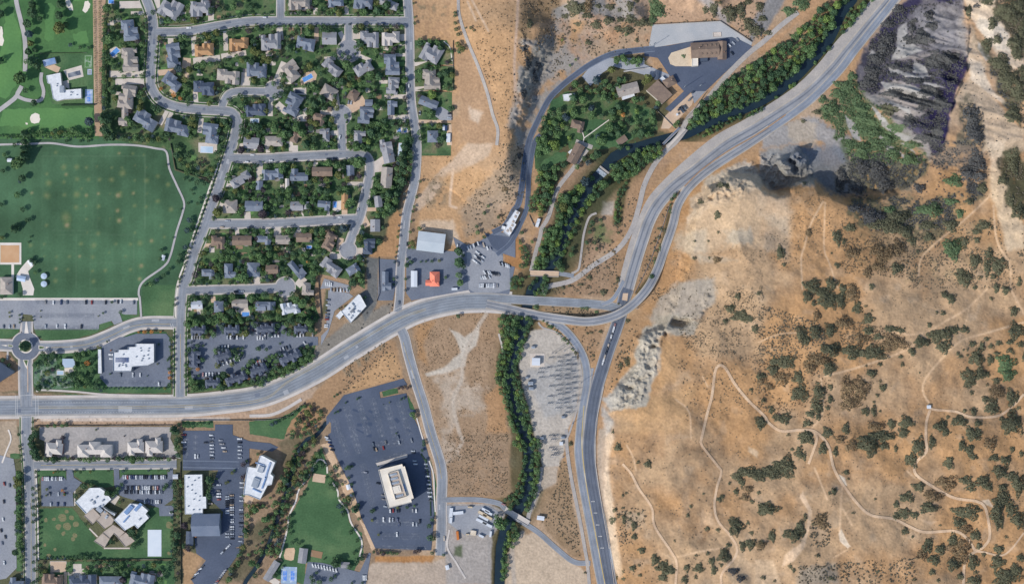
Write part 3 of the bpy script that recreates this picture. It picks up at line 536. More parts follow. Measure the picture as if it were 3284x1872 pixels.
for s in ('a3 830,1160 1060,1150 840,1330 820,1250', 'a3 860,1350 1050,1180 1200,1180 1330,1400 1000,1430 830,1400', 'a3 1300,1060 1450,1060 1430,1190 1250,1210', 'b3 410,180 560,90 660,80 650,160 540,200 500,240 400,270', 'a3 500,980 620,900 680,880 620,1000 560,1060 490,1080'):
    sheet('park_lawn', pts(s), M_lawn, 'patch', rag=2)
for s in ('d1 380,730 700,720 1000,1120 1250,1120 1330,930 1440,720 1530,720 1540,800 1670,800 1660,1210 380,1220', 'd1 360,360 630,355 640,460 620,430 380,430 370,520', 'd1 720,350 1090,345 1095,520 1000,525 800,470 700,400', 'd1 1155,345 1600,345 1615,440 1600,400 1180,405 1155,440', 'd1 480,1240 1670,1230 1680,1500 390,1500',
          'd2 690,130 740,280 760,400 850,480 860,640 950,720 960,860 1080,960 1100,1150 1010,1330 540,1250 330,1240 280,1200 400,780 560,500 600,400 600,300', 'd2 230,1230 540,1240 530,1456 250,1400', 'c2 0,1290 300,1260 520,1130 530,1150 400,1290 330,1456 d2 300,60 0,10', 'c1 330,410 950,405 955,360 1050,325 1095,360 900,450 620,525 450,525 350,460', 'c1 -60,405 190,405 170,450 100,490 -60,500',
          'c1 1150,250 1310,270 1330,120 1340,280 1180,330', 'c1 310,740 400,640 440,630 720,630 940,600 1160,480 1300,430 1600,430 1640,480 1650,1020 1000,1020 360,990 320,960', 'c1 2050,1290 1750,1290 1760,1350 2060,1350', 'c1 380,1015 950,1040 1650,1050 1600,1075 1000,1075 700,1040', 'd1 100,200 200,200 190,250 100,250', 'd1 150,370 200,370 215,1330 160,1330', 'c2 1270,1010 1420,970 1430,1020 1290,1050', 'c2 1520,1040 1600,1190 1560,1280', 'd2 1740,240 1800,480 1790,800 1750,800 1780,500'):
    sheet('lawn', pts(s), M_lawn, 'lawn', rag=1, step=30)
sheet('mini_golf_green', pts('c1 330,800 420,690 520,640 540,700 560,780 700,880 720,960 600,980 420,980 330,930'), cm('putting_turf', '72,112,78 104,128,108 150,156,150', scale=.2, fine=.25, fscale=1), 'patch')
# ---- river and canal
ribbon('river', [p[:2] for p in RIVER], 36, M_water, 'lawn', A=np.zeros_like(H0), lift=None, dz=-1.6, across=2)
ribbon('canal', [p[:2] for p in CANAL], 13, M_water, 'lawn', A=np.zeros_like(H0), dz=-1.0, across=2)
# ---- car parks and yards
def lot(s, mat, name='car_park', level='lot', rag=0): return sheet(name, pts(s), mat, level, step=40, rag=rag)
lot('c1 -60,130 1320,130 1320,265 1200,265 1150,250 1180,335 1100,365 1075,325 955,360 950,405 330,405 310,270 220,260 190,405 -60,400', M_lotG)
sheet('pavement', pts('c1 -60,105 1330,105 1330,130 -60,130'), M_white, 'walk')
lot('c1 980,570 1150,480 1210,480 1310,450 1600,450 1640,500 1640,930 1600,960 1040,960 960,870', M_lotM)
lot('c1 1800,500 2010,500 2090,350 2150,350 2200,480 2330,480 2370,340 2460,340 2500,500 c2 -50,340 60,330 110,340 330,340 400,470 660,480 660,560 640,560 500,580 c2 200,800 c1 2555,960 2400,900 2150,820 c1 1990,880 1850,900 1800,600', M_lotM)
lot('c2 690,560 760,430 820,230 1000,90 880,0 b2 680,1400 720,1300 980,1370 c2 960,60 760,30 740,370 760,400 690,470', M_lotG)
lot('b2 1250,1110 1410,1120 1400,1410 c2 1380,130 1240,130 b2 1240,1400', M_lotM)
lot('b2 1510,1010 2000,1040 1960,900 2100,980 2200,950 2360,850 2440,860 2560,820 2560,1100 2440,1060 2430,1150 2555,1190 c2 2500,70 2140,75 2110,30 1560,130 1510,60', M_lotM)
lot('b2 2100,970 2330,1030 2440,1080 2440,1160 b3 100,1200 110,1400 c3 0,50 c2 2180,60 b2 2110,1400 2090,1100', M_lotG)
lot('b3 -140,860 -100,870 100,900 180,830 150,900 30,1060 -60,1000', M_lotD)
lot('c2 910,1040 1480,880 1520,940 1250,1010 1260,1070 1510,1020 1550,1200 1680,1456 d2 1740,280 1780,800 1750,1130 1210,1110 1080,820 1000,560 840,240 760,50 c2 740,1330 740,1250', M_lotD)
lot('d1 1760,-20 2070,-20 2070,-80 2240,-80 2240,20 2400,80 2600,100 2680,140 2620,180 2400,150 2400,330 2340,440 2345,1080 2250,1110 2000,1240 1890,1160 1870,1000 2100,990 2150,760 2000,620 2100,360 1760,360', M_lotD)
lot('d1 2060,1100 2300,1110 2320,1130 2060,1500 1900,1500 1840,1410 2010,1190', M_lotD); lot('d1 1900,1000 2130,1000 2160,1060 2060,1190 2010,1190 1880,1110', M_lotD)
lot('d1 395,430 620,430 640,460 640,350 700,350 710,430 790,480 700,580 710,705 400,705', M_lotM); lot('d1 1095,345 1145,345 1150,450 1180,410 1600,410 1610,450 1615,345 1665,345 1665,640 1580,700 1670,700 1670,800 1535,800 1530,720 1440,690 1200,620 1150,600 1100,500', M_lotM)
lot('c1 380,1345 1660,1345 1640,1456 d1 1740,250 1690,240 430,250 430,80 380,60', cm('cracked_concrete_lot', '158,154,152 174,168,164', scale=.06, fine=.14, fscale=.4))
lot('d1 -60,200 130,250 150,370 160,1300 60,1400 -60,1420', M_lotG)
lot('a3 1400,470 1640,440 1850,400 2240,358 2330,390 2440,450 1990,880 1860,880 1650,1080 1600,1050 1780,880 1650,740 1530,560 1400,540', M_lotD)
lot('a3 1480,240 2130,205 2440,410 2430,440 2330,390 2240,358 1850,400 1440,470', cm('pale_gravel_yard', '168,172,176 184,184,184', scale=.05, fine=.1), 'gravel_yard', 'drive')
lot('a3 800,740 920,590 1080,560 1400,560 1400,620 1640,720 1640,780 1540,760 1100,640 1000,700 880,830', cm('worn_asphalt', '150,156,166 166,170,178', scale=.05, fine=.12), 'yard', 'drive')
sheet('gravel_bed', pts('a3 1850,450 1660,510 1630,560 1650,620 1700,640 1860,640'), cm('planted_gravel', '206,186,160 216,198,172', scale=.2, fine=.1), 'mark')
sheet('yard', pts('a3 1640,1080 1860,890 1880,940 1860,1010 1640,1240 1560,1240 1590,1130'), M_tanc, 'drive'); sheet('yard', pts('a3 1850,880 1990,880 1880,1000'), M_lotG, 'drive')
lot('d2 560,1240 700,1250 1060,1340 1150,1150 1170,1160 1120,1456 520,1456', M_lotM); sheet('yard', pts('d2 1900,700 2300,700 2400,760 2340,980 2080,990 1960,900 1910,860'), M_lotG, 'drive')
sheet('yard', pts('d2 680,120 760,90 850,280 1010,560 1080,840 1170,1000 1210,1110 1180,1130 1080,900 980,700 900,560 850,440 800,330 700,130'), M_dirt, 'drive', rag=1)
for s, m in (('b1 0,955 205,955 205,1165 0,1165', M_white), ('b1 5,980 185,980 185,1145 5,1145', cm('playground_sand', '196,154,116 204,166,130', scale=.1)), ('b1 270,1120 330,1170 270,1230 290,1300 330,1400 320,1460 c1 325,80 220,80 b1 220,1400 200,1330 150,1280 200,1200', M_white), ('b1 110,1160 135,1160 135,1300 110,1300', M_white)):
    sheet('plaza', pts(s), m, 'drive' if m is M_white else 'lot', rag=0)
# ---- streets
road('r2s', 'c1 255,1240 255,1456 d1 260,100 275,250 290,600 295,1500', 31, M_road, 4, 4)
road('r2m', 'c1 248,610 245,800 248,1000 255,1150', 38, M_road, 5, 0)
road('r2n', 'c1 255,540 255,400 255,330', 30, M_road, 6, 0)
road('r2w', 'c1 -200,560 0,558 200,568', 28, M_road, 6, 0)
road('r2e', 'c1 300,578 450,580 650,572 850,545 1050,470 1250,380 1420,345 1740,345', 29, M_blvd, 7, 0)
road('r3', [T('c1', 1735, 1110), T('c1', 1735, 800), T('c1', 1740, 300), (588, 920), (600, 893), (623, 810), (650, 743), (677, 667), (703, 593), (730, 510), (747, 460), (757, 417), (762, 385), (746, 363), (717, 356), (633, 351), (567, 343), (517, 323), (490, 290), (483, 250), (488, 167), (490, 67), (466, -10), (440, -80)], 27, M_road, 5, 5)
road('r4', 'a1 1500,310 1800,302 2100,250 2400,207 a2 300,203 1000,203 1530,205', 24, M_road, 4, 5)
road('r5', 'a2 300,-80 300,180', 24, M_road, 3, 4)
road('r6', [(1303, -80), (1307, 0), (1313, 100), (1317, 300), (1328, 390), (1337, 460), (1333, 560), (1319, 627), (1303, 693), (1293, 793), (1284, 860), (1282, 945), (1276, 1000)], 24, M_road, 3, 0)
road('r7', 'a2 955,230 955,480', 22, M_road, 3, 0)
road('r8', 'a1 2130,1060 2150,990 2200,910 2300,880 2555,882 a2 240,880', 22, M_road, 4, 3)
road('r9', 'a2 885,1100 890,1250 895,1456 b2 895,110', 24, M_road, 2, 0)
road('r10', 'b1 2210,140 2555,145 b2 300,135 700,115 1000,105 1130,135 1160,250 1130,430 1070,680 1000,860 950,1000', 25, M_road, 4, 0)
road('r11', 'b1 2010,775 2555,770 b2 500,755 1040,725', 25, M_road, 4, 0)
road('r12', 'b1 1790,1415 2555,1395 b2 350,1375', 24, M_road, 4, 0)
road('r13', 'd1 280,312 1700,300', 25, M_road, 4, 0); ribbon('road', pts('d1 1760,300 2300,310'), 24, M_util, 'road')
road('r14', 'c2 1440,380 1490,480 1530,650 1600,900 1680,1150 1745,1400 d2 1830,270 1855,420 1850,640 1850,900 1840,1180', 28, M_road, 3, 0)
road('r15', 'd2 1860,645 2200,645 2400,680 d3 60,730 200,840 380,960 550,1110 720,1240 880,1255', 17, M_road, 0, 0, kerb=False)
for t, x, y, r in (('a2', 955, 490, 35), ('a2', 235, 870, 29), ('a2', 885, 1110, 30), ('b2', 950, 1030, 26), ('b2', 345, 1380, 30), ('c1', 248, 570, 45)):
    c = T(t, x, y); sheet('pavement', disc(*c, r+4), M_walk, 'kerb', step=100); sheet('road', disc(*c, r), M_lotG if r < 40 else M_lotM, 'road', step=100, dz=.045)
c = T('c1', 248, 570); sheet('roundabout_kerb', disc(*c, 22.5), M_white, 'mark', step=100, dz=.05); sheet('roundabout_bed', disc(*c, 18), M_yard, 'mark', step=100, dz=.12)
for s in ('c1 245,340 258,330 275,445 235,445', 'c1 370,560 430,572 425,595 372,600', 'c1 440,572 490,580 440,592', 'c1 10,560 65,555 65,572', 'c1 75,550 125,560 125,578 75,572', 'c1 220,700 275,700 262,790 240,760'):
    sheet('traffic_island', pts(s), M_white, 'mark', step=100, dz=.06)
for s in ('c1 378,568 425,576 420,590 378,594', 'c1 80,556 120,563 120,574 80,570', 'c1 228,704 268,704 256,760'):
    sheet('island_grass', pts(s), M_yard, 'mark', step=100, dz=.12)
sheet('traffic_island', pts('c1 262,760 270,760 272,1010 264,1010'), M_tanc, 'mark', step=100, dz=.06)
lot('a2 1800,1040 1850,1030 1900,1060 1950,1100 1950,1160 1840,1160 1790,1120', M_lotG)
# ---- boulevard, highway, ramps
BL = [(-200, 1306), (0, 1306), (300, 1303), (560, 1301), (700, 1291), (851, 1266), (1006, 1196), (1133, 1116), (1283, 1027), (1366, 992), (1466, 970), (1560, 966), (1640, 972)]
road('blvd', BL, 56, M_blvd, 9, 0, 'boulevard')
ribbon('boulevard', [(1600, 957), (1700, 963), (1833, 970), (1930, 978), (1990, 990)], 29, M_blvd, 'road')
ribbon('road', [(1930, 976), (1962, 962), (1985, 930), (2000, 900)], 14, M_hwys, 'road')
def hump(a, b, h): return lambda t: h*sstep(a, a+.14, t)*sstep(b, b-.12, t)
RA = [(1560, 975), (1640, 992), (1700, 1007), (1800, 1023), (1883, 1031), (1950, 1020), (2000, 998), (2045, 962), (2083, 915), (2110, 860), (2133, 793), (2158, 720), (2173, 660), (2208, 603), (2266, 550), (2333, 505), (2400, 462), (2470, 415)]
ov = ribbon('overpass_deck', RA, 29, M_hwy, 'road', lift=lambda t: 6.5*float(sstep(.12, .30, t)*sstep(.56, .42, t)), solid=True, make_struct=False, dz=.02)
ovr = empty('overpass', W(1990, 1004, 0)); ov.parent = ovr; ov.matrix_parent_inverse = Matrix.Translation(-Vector(W(1990, 1004, 0)))
tag(ovr, 'curved concrete overpass carrying the ramp across the highway', 'overpass'); ov.name = 'deck'
RB = [(1640, 995), (1700, 1004), (1750, 1020), (1800, 1048), (1840, 1090), (1868, 1138), (1880, 1180), (1881, 1230), (1874, 1273), (1864, 1336), (1857, 1405), (1855, 1453), (1865, 1537), (1880, 1620), (1893, 1687), (1908, 1770), (1928, 1872), (1950, 1980)]
ribbon('exit_ramp', RB, 27, M_hwys, 'road')
HW = [(2920, -80), (2862, 0), (2800, 74), (2733, 154), (2670, 230), (2583, 312), (2433, 410), (2333, 468), (2233, 546), (2166, 596), (2116, 648), (2083, 705), (2060, 770), (2040, 833), (2013, 926), (2003, 953), (1991, 1003), (1975, 1053), (1951, 1120), (1930, 1187), (1911, 1253), (1899, 1320), (1890, 1405), (1888, 1453), (1897, 1537), (1912, 1620), (1926, 1687), (1940, 1770), (1958, 1872), (1980, 1980)]
ribbon('highway_shoulder', [(2800+95, -80), (2830, 0), (2770, 74), (2700, 154), (2640, 228), (2556, 306), (2410, 400), (2310, 455), (2215, 530), (2150, 590), (2100, 645), (2070, 705), (2045, 770), (2026, 833), (2003, 920)], 58, M_grav, 'kerb', w_end=44)
ribbon('highway', HW[:15], 46, M_hwy, 'road', w_end=40)
ribbon('highway', HW[14:], 42, M_hwyd, 'road')
ribbon('highway', [(2925, -80), (2870, 0), (2812, 74), (2748, 154), (2686, 234), (2598, 322), (2500, 395), (2420, 448), (2320, 512), (2262, 556)], 26, M_hwys, 'road')
ribbon('highway_median', [(2520, 368), (2433, 428), (2333, 486), (2250, 545), (2195, 598)], 4, M_bark, 'mark')
sheet('road', [(1878, 1180), (1905, 1180), (1890, 1260), (1872, 1300), (1872, 1260)], M_lotG, 'kerb')
ribbon('road_marking', [(1873, 1300), (1866, 1400), (1868, 1453), (1878, 1537), (1892, 1620), (1905, 1687), (1921, 1770), (1940, 1872)], 2.2, M_yel, 'mark', across=1)
sheet('concrete_slab', pts('c3 1195,60 1245,60 1235,135 1185,125'), M_tanc, 'mark')
# service roads and tracks
for s, w_, m in (('d3 650,-30 655,150 690,400 750,700 790,900 830,1130 850,1250 870,1456', 11, M_grav), ('c3 380,340 420,390 560,440 650,520 745,640 790,800 790,1000 745,1200 680,1400 d3 655,50', 6, M_grav),
                 ('b3 430,1456 470,1380 700,1320 900,1180 1150,1010 1280,820 1350,600 1400,400 1500,200 1620,60 a3 1700,1370 1800,1240', 16, M_grav), ('a3 1620,1420 1720,1330 1830,1130 2000,960 2200,720 2400,520 a4 50,400 200,260 380,120', 16, M_grav),
                 ('b3 940,670 870,710 820,860 800,1000 780,1150 760,1220 700,1250', 7, M_grav), ('b3 310,1230 350,1060 400,880 410,820 480,700 560,450 700,260 850,60', 13, M_grav), ('b3 900,40 820,10 740,-20', 14, M_grav),
                 ('d3 410,330 370,560 300,740 280,830', 13, M_grav), ('b3 575,1250 720,1275', 14, M_road)):
    ribbon('gravel_road', pts(s), w_, m, 'road')
ribbon('utility_road', pts('b3 -60,860 60,790 140,650 200,530 a3 280,1400 380,1150 480,960 560,870 700,750 900,610 1100,520 1300,490 1500,470'), 19, M_util, 'road')
ribbon('utility_road', pts('b3 -20,1070 110,960 200,790 270,600 290,300 340,0 a3 400,1300'), 15, M_util, 'road')
for s, w_ in (('a2 2010,-30 2020,150 2100,400 2200,640 2290,900 2340,1100 2390,1250 2380,1400', 10),):
    ribbon('dirt_track', pts(s), w_, M_grav, 'road')
for s, w_ in (('c3 1940,1500 2000,1240 2050,1050 2080,820 2120,755 2180,780 2270,930 2400,1090 2555,1240 c4 100,1310 220,1385 400,1375 530,1385 620,1456 d4 680,150 720,330 800,480 950,680 1080,790 1300,830 1450,900 1600,955 1880,945 2000,1010 2090,1140', 9),
              ('d3 1945,60 1960,130 2100,310 2140,380 2100,520 2075,700 2110,850 2220,980 2290,1100 2270,1200 2150,1350 2140,1456', 8), ('d3 1190,300 1270,390 1350,540 1470,720 1500,900 1650,1130 1710,1250 1700,1456', 8),
              ('c4 1640,1160 1700,1180 1900,1200 2050,1250 2300,1240 2450,1140 2555,1030', 8), ('c4 1650,1180 1615,1300 1610,1456 d4 1615,180 1520,280 1500,370 1560,440 1750,560 1900,630 2100,660 2180,720 2220,900 2220,1020 2160,1100 2090,1140 1990,1230 1970,1456', 9),
              ('d4 530,-10 560,60 510,220 480,300', 8), ('d4 2090,1140 2180,1150 2330,1180 2430,1120 2555,960', 6)):
    ribbon('dirt_track', pts(s), w_, M_dirt, 'road', across=6, step=4, dz=.12)
# footpaths
for s, w_ in (('a1 145,-60 165,60 200,200 235,360 245,520 240,690', 14), ('a1 210,830 170,900 140,950 -60,1100', 14), ('a1 400,700 395,780 420,880 400,960 340,975 240,960 170,930', 11), ('a1 -60,1395 300,1385 500,1380 750,1412 1050,1395 1300,1400 1500,1430 b1 1600,80 1630,240 1700,400 1770,560 1760,660 1700,850 1640,1080 1580,1180 1400,1310 1345,1380 1335,1456 c1 1345,100 1360,300', 6.5)):
    ribbon('footpath', pts(s), w_, M_path, 'road')
for s, w_ in (('b1 2090,240 2020,420 1960,600 1870,860 1800,1100 1730,1280 1700,1456 c1 1690,200 1690,290', 5), ('d2 290,1200 330,1060 370,900 380,800 450,650 470,560 560,430 640,280 690,255 740,300 750,390', 5), ('d2 800,480 850,560 860,640 940,740 980,870 1080,1040 1060,1190', 5), ('d2 1730,270 1770,400 1780,600 1790,760', 4), ('c2 1610,1260 1650,1400 d2 1670,60', 4), ('c1 350,1005 370,990 700,1005 1050,1035 1650,1045', 6), ('d1 345,370 360,700 370,1220', 4), ('a3 820,1330 1060,1155', 3), ('a3 800,1260 820,1330 810,1370', 3), ('a2 640,1130 700,1080', 3),
              ('a2 1870,400 1930,460 1950,590', 3), ('c2 0,1240 200,1230 350,1170 500,1080', 10), ('d1 80,-30 105,60 60,180 20,290', 5), ('c2 2400,450 2430,560 2440,640', 6), ('d2 1925,930 1905,1100 1990,1250 2080,1400', 6), ('c1 75,620 70,700', 6)):
    ribbon('footpath', pts(s), w_, M_white if w_ < 6 else M_walk, 'road')
# varied garden plots
GP = random.Random(21); GPO = []; M_pl = [cm('bright_garden_lawn', '92,128,76 104,138,84', fine=.15), cm('deep_garden_lawn', '56,86,56 66,98,62', fine=.15), cm('garden_mulch', '140,118,96 156,132,108', fine=.2), M_conc, cm('bright_garden_lawn', ''), cm('garden_slate', '132,130,130 146,142,140', fine=.1), cm('deep_garden_lawn', '')]
for s, n in (('a1 1050,110 1400,110 1410,1000 1600,1100 1300,1300 1050,1240', 34), ('a1 1540,0 2555,0 2555,170 1540,220', 24), ('a2 370,0 1480,0 1480,140 370,140', 30), ('a1 1540,370 2555,290 2555,820 2060,1000 1560,840', 60), ('a2 10,270 1480,270 1490,1100 900,1150 840,1180 10,1180', 110), ('a2 10,1190 830,1210 830,1440 10,1440', 40), ('a2 960,1190 1530,1150 1540,1440 960,1440', 34), ('b2 0,200 1070,190 1030,640 980,680 0,700', 80), ('b1 2230,220 2540,220 2540,690 2110,690', 30), ('b1 2020,850 2540,850 2540,1320 1890,1320', 46), ('b2 0,820 850,820 840,1050 610,1290 430,1310 0,1310', 66), ('c1 1820,90 2540,90 2540,290 1820,330', 30), ('c2 0,100 600,120 600,290 0,290', 22), ('d1 410,1250 1640,1250 1640,1440 410,1440', 34), ('a1 1720,30 2060,240 1990,340 1720,230', 4), ('b1 1700,30 2060,250 1980,320 1720,220', 12)):
    P = pts(s); xs = [p[0] for p in P]; ys = [p[1] for p in P]
    for _ in range(n):
        x, y = GP.uniform(min(xs), max(xs)), GP.uniform(min(ys), max(ys))
        if not inside(np.array([x]), np.array([y]), P)[0] or any(np.min(np.hypot(l_[:, 0]-x, l_[:, 1]-y)) < w_/2+9 for l_, w_ in [(np.array(q_[0]), q_[1]) for q_ in R.values()]): continue
        a_, b_ = GP.uniform(4, 13), GP.uniform(3, 9); m_ = GP.choice(M_pl); c_, s_ = math.cos(.1), math.sin(.1)
        sheet({'concrete': 'patio', 'garden_slate': 'patio'}.get(m_.name, 'garden_bed' if 'mulch' in m_.name else 'garden_lawn'), [(x+u*a_*GP.uniform(.7, 1.1), y+v*b_*GP.uniform(.7, 1.1)) for u, v in ((-1, -1), (0, -1.1), (1, -.9), (1.1, 0), (1, 1), (0, 1.1), (-1, .9))], m_, 'patch', step=200)
        GPO.append(bpy.context.scene.collection.objects[-1])
byk = {}
for o_ in GPO: byk.setdefault((o_.name.split('.')[0], o_.data.materials[0]), []).append(o_)
for (nm_, m_), L_ in byk.items():                         # one sheet object per kind of plot
    V, F = [], []
    for o_ in L_:
        k = len(V); V += [tuple(v.co) for v in o_.data.vertices]; F += [tuple(k+i for i in f.vertices) for f in o_.data.polygons]; bpy.data.objects.remove(o_)
    struct(obj(nm_, mesh(nm_, V, F, m_)))
for x, y, r in ((600, 815, 40), (645, 900, 38), (565, 905, 26), (690, 815, 24), (730, 880, 28), (640, 757, 18), (520, 830, 20), (610, 970, 22), (720, 985, 22), (440, 835, 22), (430, 1080, 18), (470, 1180, 22), (700, 1020, 20), (530, 1120, 16), (605, 1195, 14), (1630, 890, 34), (1630, 1160, 18)):
    c = T('d1', x, y); sheet('worn_turf', disc(*c, r/Z, 14), cm('worn_turf', '104,116,80 138,126,98', scale=.6, fine=.2), 'patch', rag=1, step=200)
# driveways
DRV = []
for t, x0, y0, x1, y1, w_, k in [('a1', 1150, 50, 1400, 45, 70, 0), ('a1', 1260, 130, 1420, 130, 35, 0), ('a1', 1055, 715, 1430, 715, 62, 0), ('a1', 1110, 790, 1420, 780, 60, 0), ('a1', 1640, 340, 1645, 430, 55, 0), ('a1', 1862, 340, 1870, 540, 45, 0), ('a1', 2170, 300, 2175, 490, 45, 0), ('a1', 1500, 705, 1690, 690, 55, 1), ('a1', 2035, 60, 2030, 230, 55, 0), ('a1', 1500, -20, 1500, 90, 80, 0), ('a1', 1540, 1200, 1610, 1070, 40, 0), ('a1', 1600, 1200, 1660, 1070, 40, 0), ('a1', 1940, 1140, 1920, 1280, 45, 0), ('a1', 1880, 880, 1890, 1020, 45, 0), ('a1', 2370, 700, 2360, 850, 90, 0), ('a1', 1800, 560, 1790, 660, 80, 1), ('a1', 1860, 590, 2120, 560, 60, 0), ('a1', 2130, 545, 2370, 510, 50, 0), ('a1', 1910, 1420, 2090, 1420, 90, 0), ('a1', 1640, 860, 1690, 920, 35, 1), ('a1', 1800, 690, 1800, 750, 40, 1),
    ('a2', 285, 240, 300, 390, 60, 0), ('a2', 645, 240, 645, 400, 42, 1), ('a2', 498, 245, 498, 340, 14, 1), ('a2', 636, 80, 636, 165, 42, 0), ('a2', 935, 60, 935, 165, 38, 0), ('a2', 990, 350, 1070, 345, 60, 0), ('a2', 335, 600, 260, 780, 62, 0), ('a2', 1450, 365, 1520, 360, 65, 0), ('a2', 1400, 530, 1520, 530, 32, 0), ('a2', 1050, 535, 1175, 585, 35, 0), ('a2', 1590, 620, 1860, 600, 36, 0), ('a2', 1590, 860, 1730, 850, 42, 0), ('a2', 840, 900, 855, 1020, 34, 0), ('a2', 960, 1050, 1110, 960, 100, 1), ('a2', 1300, 935, 1520, 930, 40, 0), ('a2', 1335, 1130, 1540, 1125, 40, 0), ('a2', 265, 1000, 365, 1090, 66, 0), ('a2', 680, 1085, 800, 1080, 45, 0), ('a2', 205, 960, 200, 1120, 48, 0), ('a2', 1600, 1175, 1850, 1175, 40, 1), ('a2', 790, 1280, 860, 1280, 45, 0), ('a2', 950, 1380, 1020, 1375, 38, 0), ('a2', 400, 1380, 400, 1456, 40, 0), ('a2', 870, 360, 910, 340, 90, 0), ('a2', 720, 570, 830, 560, 40, 0), ('a2', 1250, 790, 1330, 790, 34, 0), ('a2', 1900, 1200, 1905, 1400, 90, 1),
    ('b2', 440, 20, 440, 110, 55, 0), ('b2', 170, 20, 180, 90, 40, 0), ('b2', 90, 190, 95, 380, 50, 0), ('b2', 630, 230, 640, 180, 40, 0), ('b2', 940, 385, 1090, 390, 36, 0), ('b2', 1200, 220, 1390, 90, 70, 0), ('b2', 1200, 250, 1280, 240, 60, 0), ('b2', 1130, 635, 1220, 635, 36, 1), ('b2', 755, 640, 760, 700, 30, 0), ('b2', 915, 640, 915, 700, 55, 1), ('b2', 170, 810, 175, 870, 38, 0), ('b2', 270, 805, 270, 900, 70, 0), ('b2', 490, 820, 440, 900, 50, 0), ('b2', 1090, 700, 1140, 800, 60, 1), ('b2', 880, 910, 860, 1040, 60, 1), ('b2', 770, 1090, 880, 1085, 50, 0), ('b2', 1030, 1040, 1090, 1040, 70, 0), ('b2', 530, 1290, 460, 1370, 70, 0), ('b2', 70, 1290, 70, 1340, 60, 0), ('b2', 500, 660, 520, 700, 14, 0), ('b2', 60, 40, 10, 40, 60, 0),
    ('b1', 2150, 405, 2260, 400, 34, 0), ('b1', 2080, 590, 2160, 590, 34, 0), ('b1', 2380, 660, 2385, 730, 60, 0), ('b1', 1940, 985, 2030, 985, 45, 1), ('b1', 2280, 820, 2285, 880, 40, 0), ('b1', 2040, 1050, 2040, 1000, 50, 0), ('b1', 2500, 1290, 2470, 1360, 50, 0), ('b1', 2270, 20, 2350, 20, 40, 0), ('b1', 2500, 150, 2500, 340, 60, 0), ('b1', 2290, 960, 2290, 930, 60, 0),
    ('c1', 2050, 90, 2055, 150, 45, 1), ('c1', 1800, 210, 1850, 210, 35, 0), ('c1', 1920, 200, 1930, 260, 60, 0), ('c1', 2310, 200, 2380, 260, 80, 0), ('c1', 2380, 60, 2380, 130, 40, 0), ('d1', 480, 1250, 640, 1250, 30, 0), ('d1', 560, 1240, 560, 1340, 150, 1), ('d1', 745, 1260, 745, 1390, 80, 0), ('d1', 1460, 1350, 1460, 1430, 90, 0), ('d1', 630, 1340, 630, 1456, 30, 1), ('a1', 440, 620, 570, 680, 60, 1), ('d1', 1000, 1110, 1250, 1110, 14, 0), ('d1', 720, 700, 720, 480, 12, 0), ('d1', 860, 920, 940, 1000, 14, 0), ('d1', 1130, 600, 1080, 680, 60, 0), ('d2', 200, 1400, 280, 1456, 60, 0), ('d1', 2340, 620, 2430, 660, 70, 1), ('c2', 1640, 1030, 1640, 1040, 10, 0), ('c1', 1440, 790, 1270, 800, 30, 1), ('c1', 1440, 790, 1530, 730, 14, 0)]:
    DRV += [(*(np.array(T(t, x0, y0))*(1-q)+np.array(T(t, x1, y1))*q), w_/Z/2) for q in (0, .25, .5, .75, 1)]
    ribbon('driveway', [T(t, x0, y0), T(t, x1, y1)], w_/Z, M_tanc if k else M_conc, 'drive', smoothit=False, across=1)
for s in ('a2 490,770 540,700 620,680 650,720 640,770 560,820 500,830', 'a2 550,1035 552,1170 400,1170 430,1110', 'a1 1055,480 1110,450 1165,480 1160,520 1110,560 1060,550', 'a1 610,680 785,630 805,740 665,775', 'a1 590,790 660,770 670,860 600,830', 'a2 440,10 600,0 600,100 460,110', 'c1 620,780 720,770 730,800 660,830 620,820', 'a2 420,850 545,840 550,915 430,910', 'b2 800,560 890,550 880,640 850,660 800,640', 'b3 310,1240 330,1225 330,1280', 'c3 300,640 440,640 440,770 300,770', 'c1 2270,610 2340,610 2340,640 2280,660'):
    sheet('patio', pts(s), M_white if 'c1' in s or '552' in s else M_tanc if '490,770' in s else M_conc, 'drive')
PZ = [0]
def rect(t, cx, cy, w_, h_, rot=0):
    c, s = math.cos(math.radians(rot)), math.sin(math.radians(rot)); return [T(t, cx+u*w_/2*c-v*h_/2*s, cy+u*w_/2*s+v*h_/2*c) for u, v in ((-1, -1), (1, -1), (1, 1), (-1, 1))]
POOLS = [('a1', 1105, 505, 90, 46, -42, 'blue rectangular swimming pool on an oval pale patio beside the nursery lane', 0), ('a1', 1070, 14, 50, 44, 0, 'blue pool cut by the top edge, beside a long pale driveway', 0), ('a2', 560, 752, 100, 42, -28, 'bright blue kidney-side swimming pool on a tan patio by a diamond-set house', 0), ('b2', 825, 590, 30, 60, 3, 'small upright blue pool beside the narrow orange-roofed house', 0), ('c1', 2365, 262, 70, 40, 0, 'blue garden pool behind the taupe house above the condominiums', 0), ('a1', 715, 715, 125, 45, -14, 'dark-covered rectangular pool in the white terrace of the modern villa', 2), ('b1', 1990, 60, 120, 60, 2, 'pale empty-looking pool on a white terrace beside the curving avenue', 1), ('a2', 485, 882, 90, 40, 2, 'grey-covered pool beside the bulb of the curved cul-de-sac', 2), ('a2', 520, 70, 80, 40, 0, 'pale courtyard pool between two wings of a tan house', 1), ('a2', 50, 1165, 80, 40, 0, 'pale pool on a terrace south of the second cul-de-sac', 1), ('b2', 1455, 60, 40, 120, 5, 'long pale blue pool beside the grey house at the street bend', 1), ('c1', 580, 825, 60, 36, 0, 'blue feature pond in the mini golf course', 1), ('b2', 575, 998, 46, 26, 0, 'tiny blue spa pool behind the solar-panelled house', 0), ('d2', 1455, 560, 10, 10, 0, '', 9)]
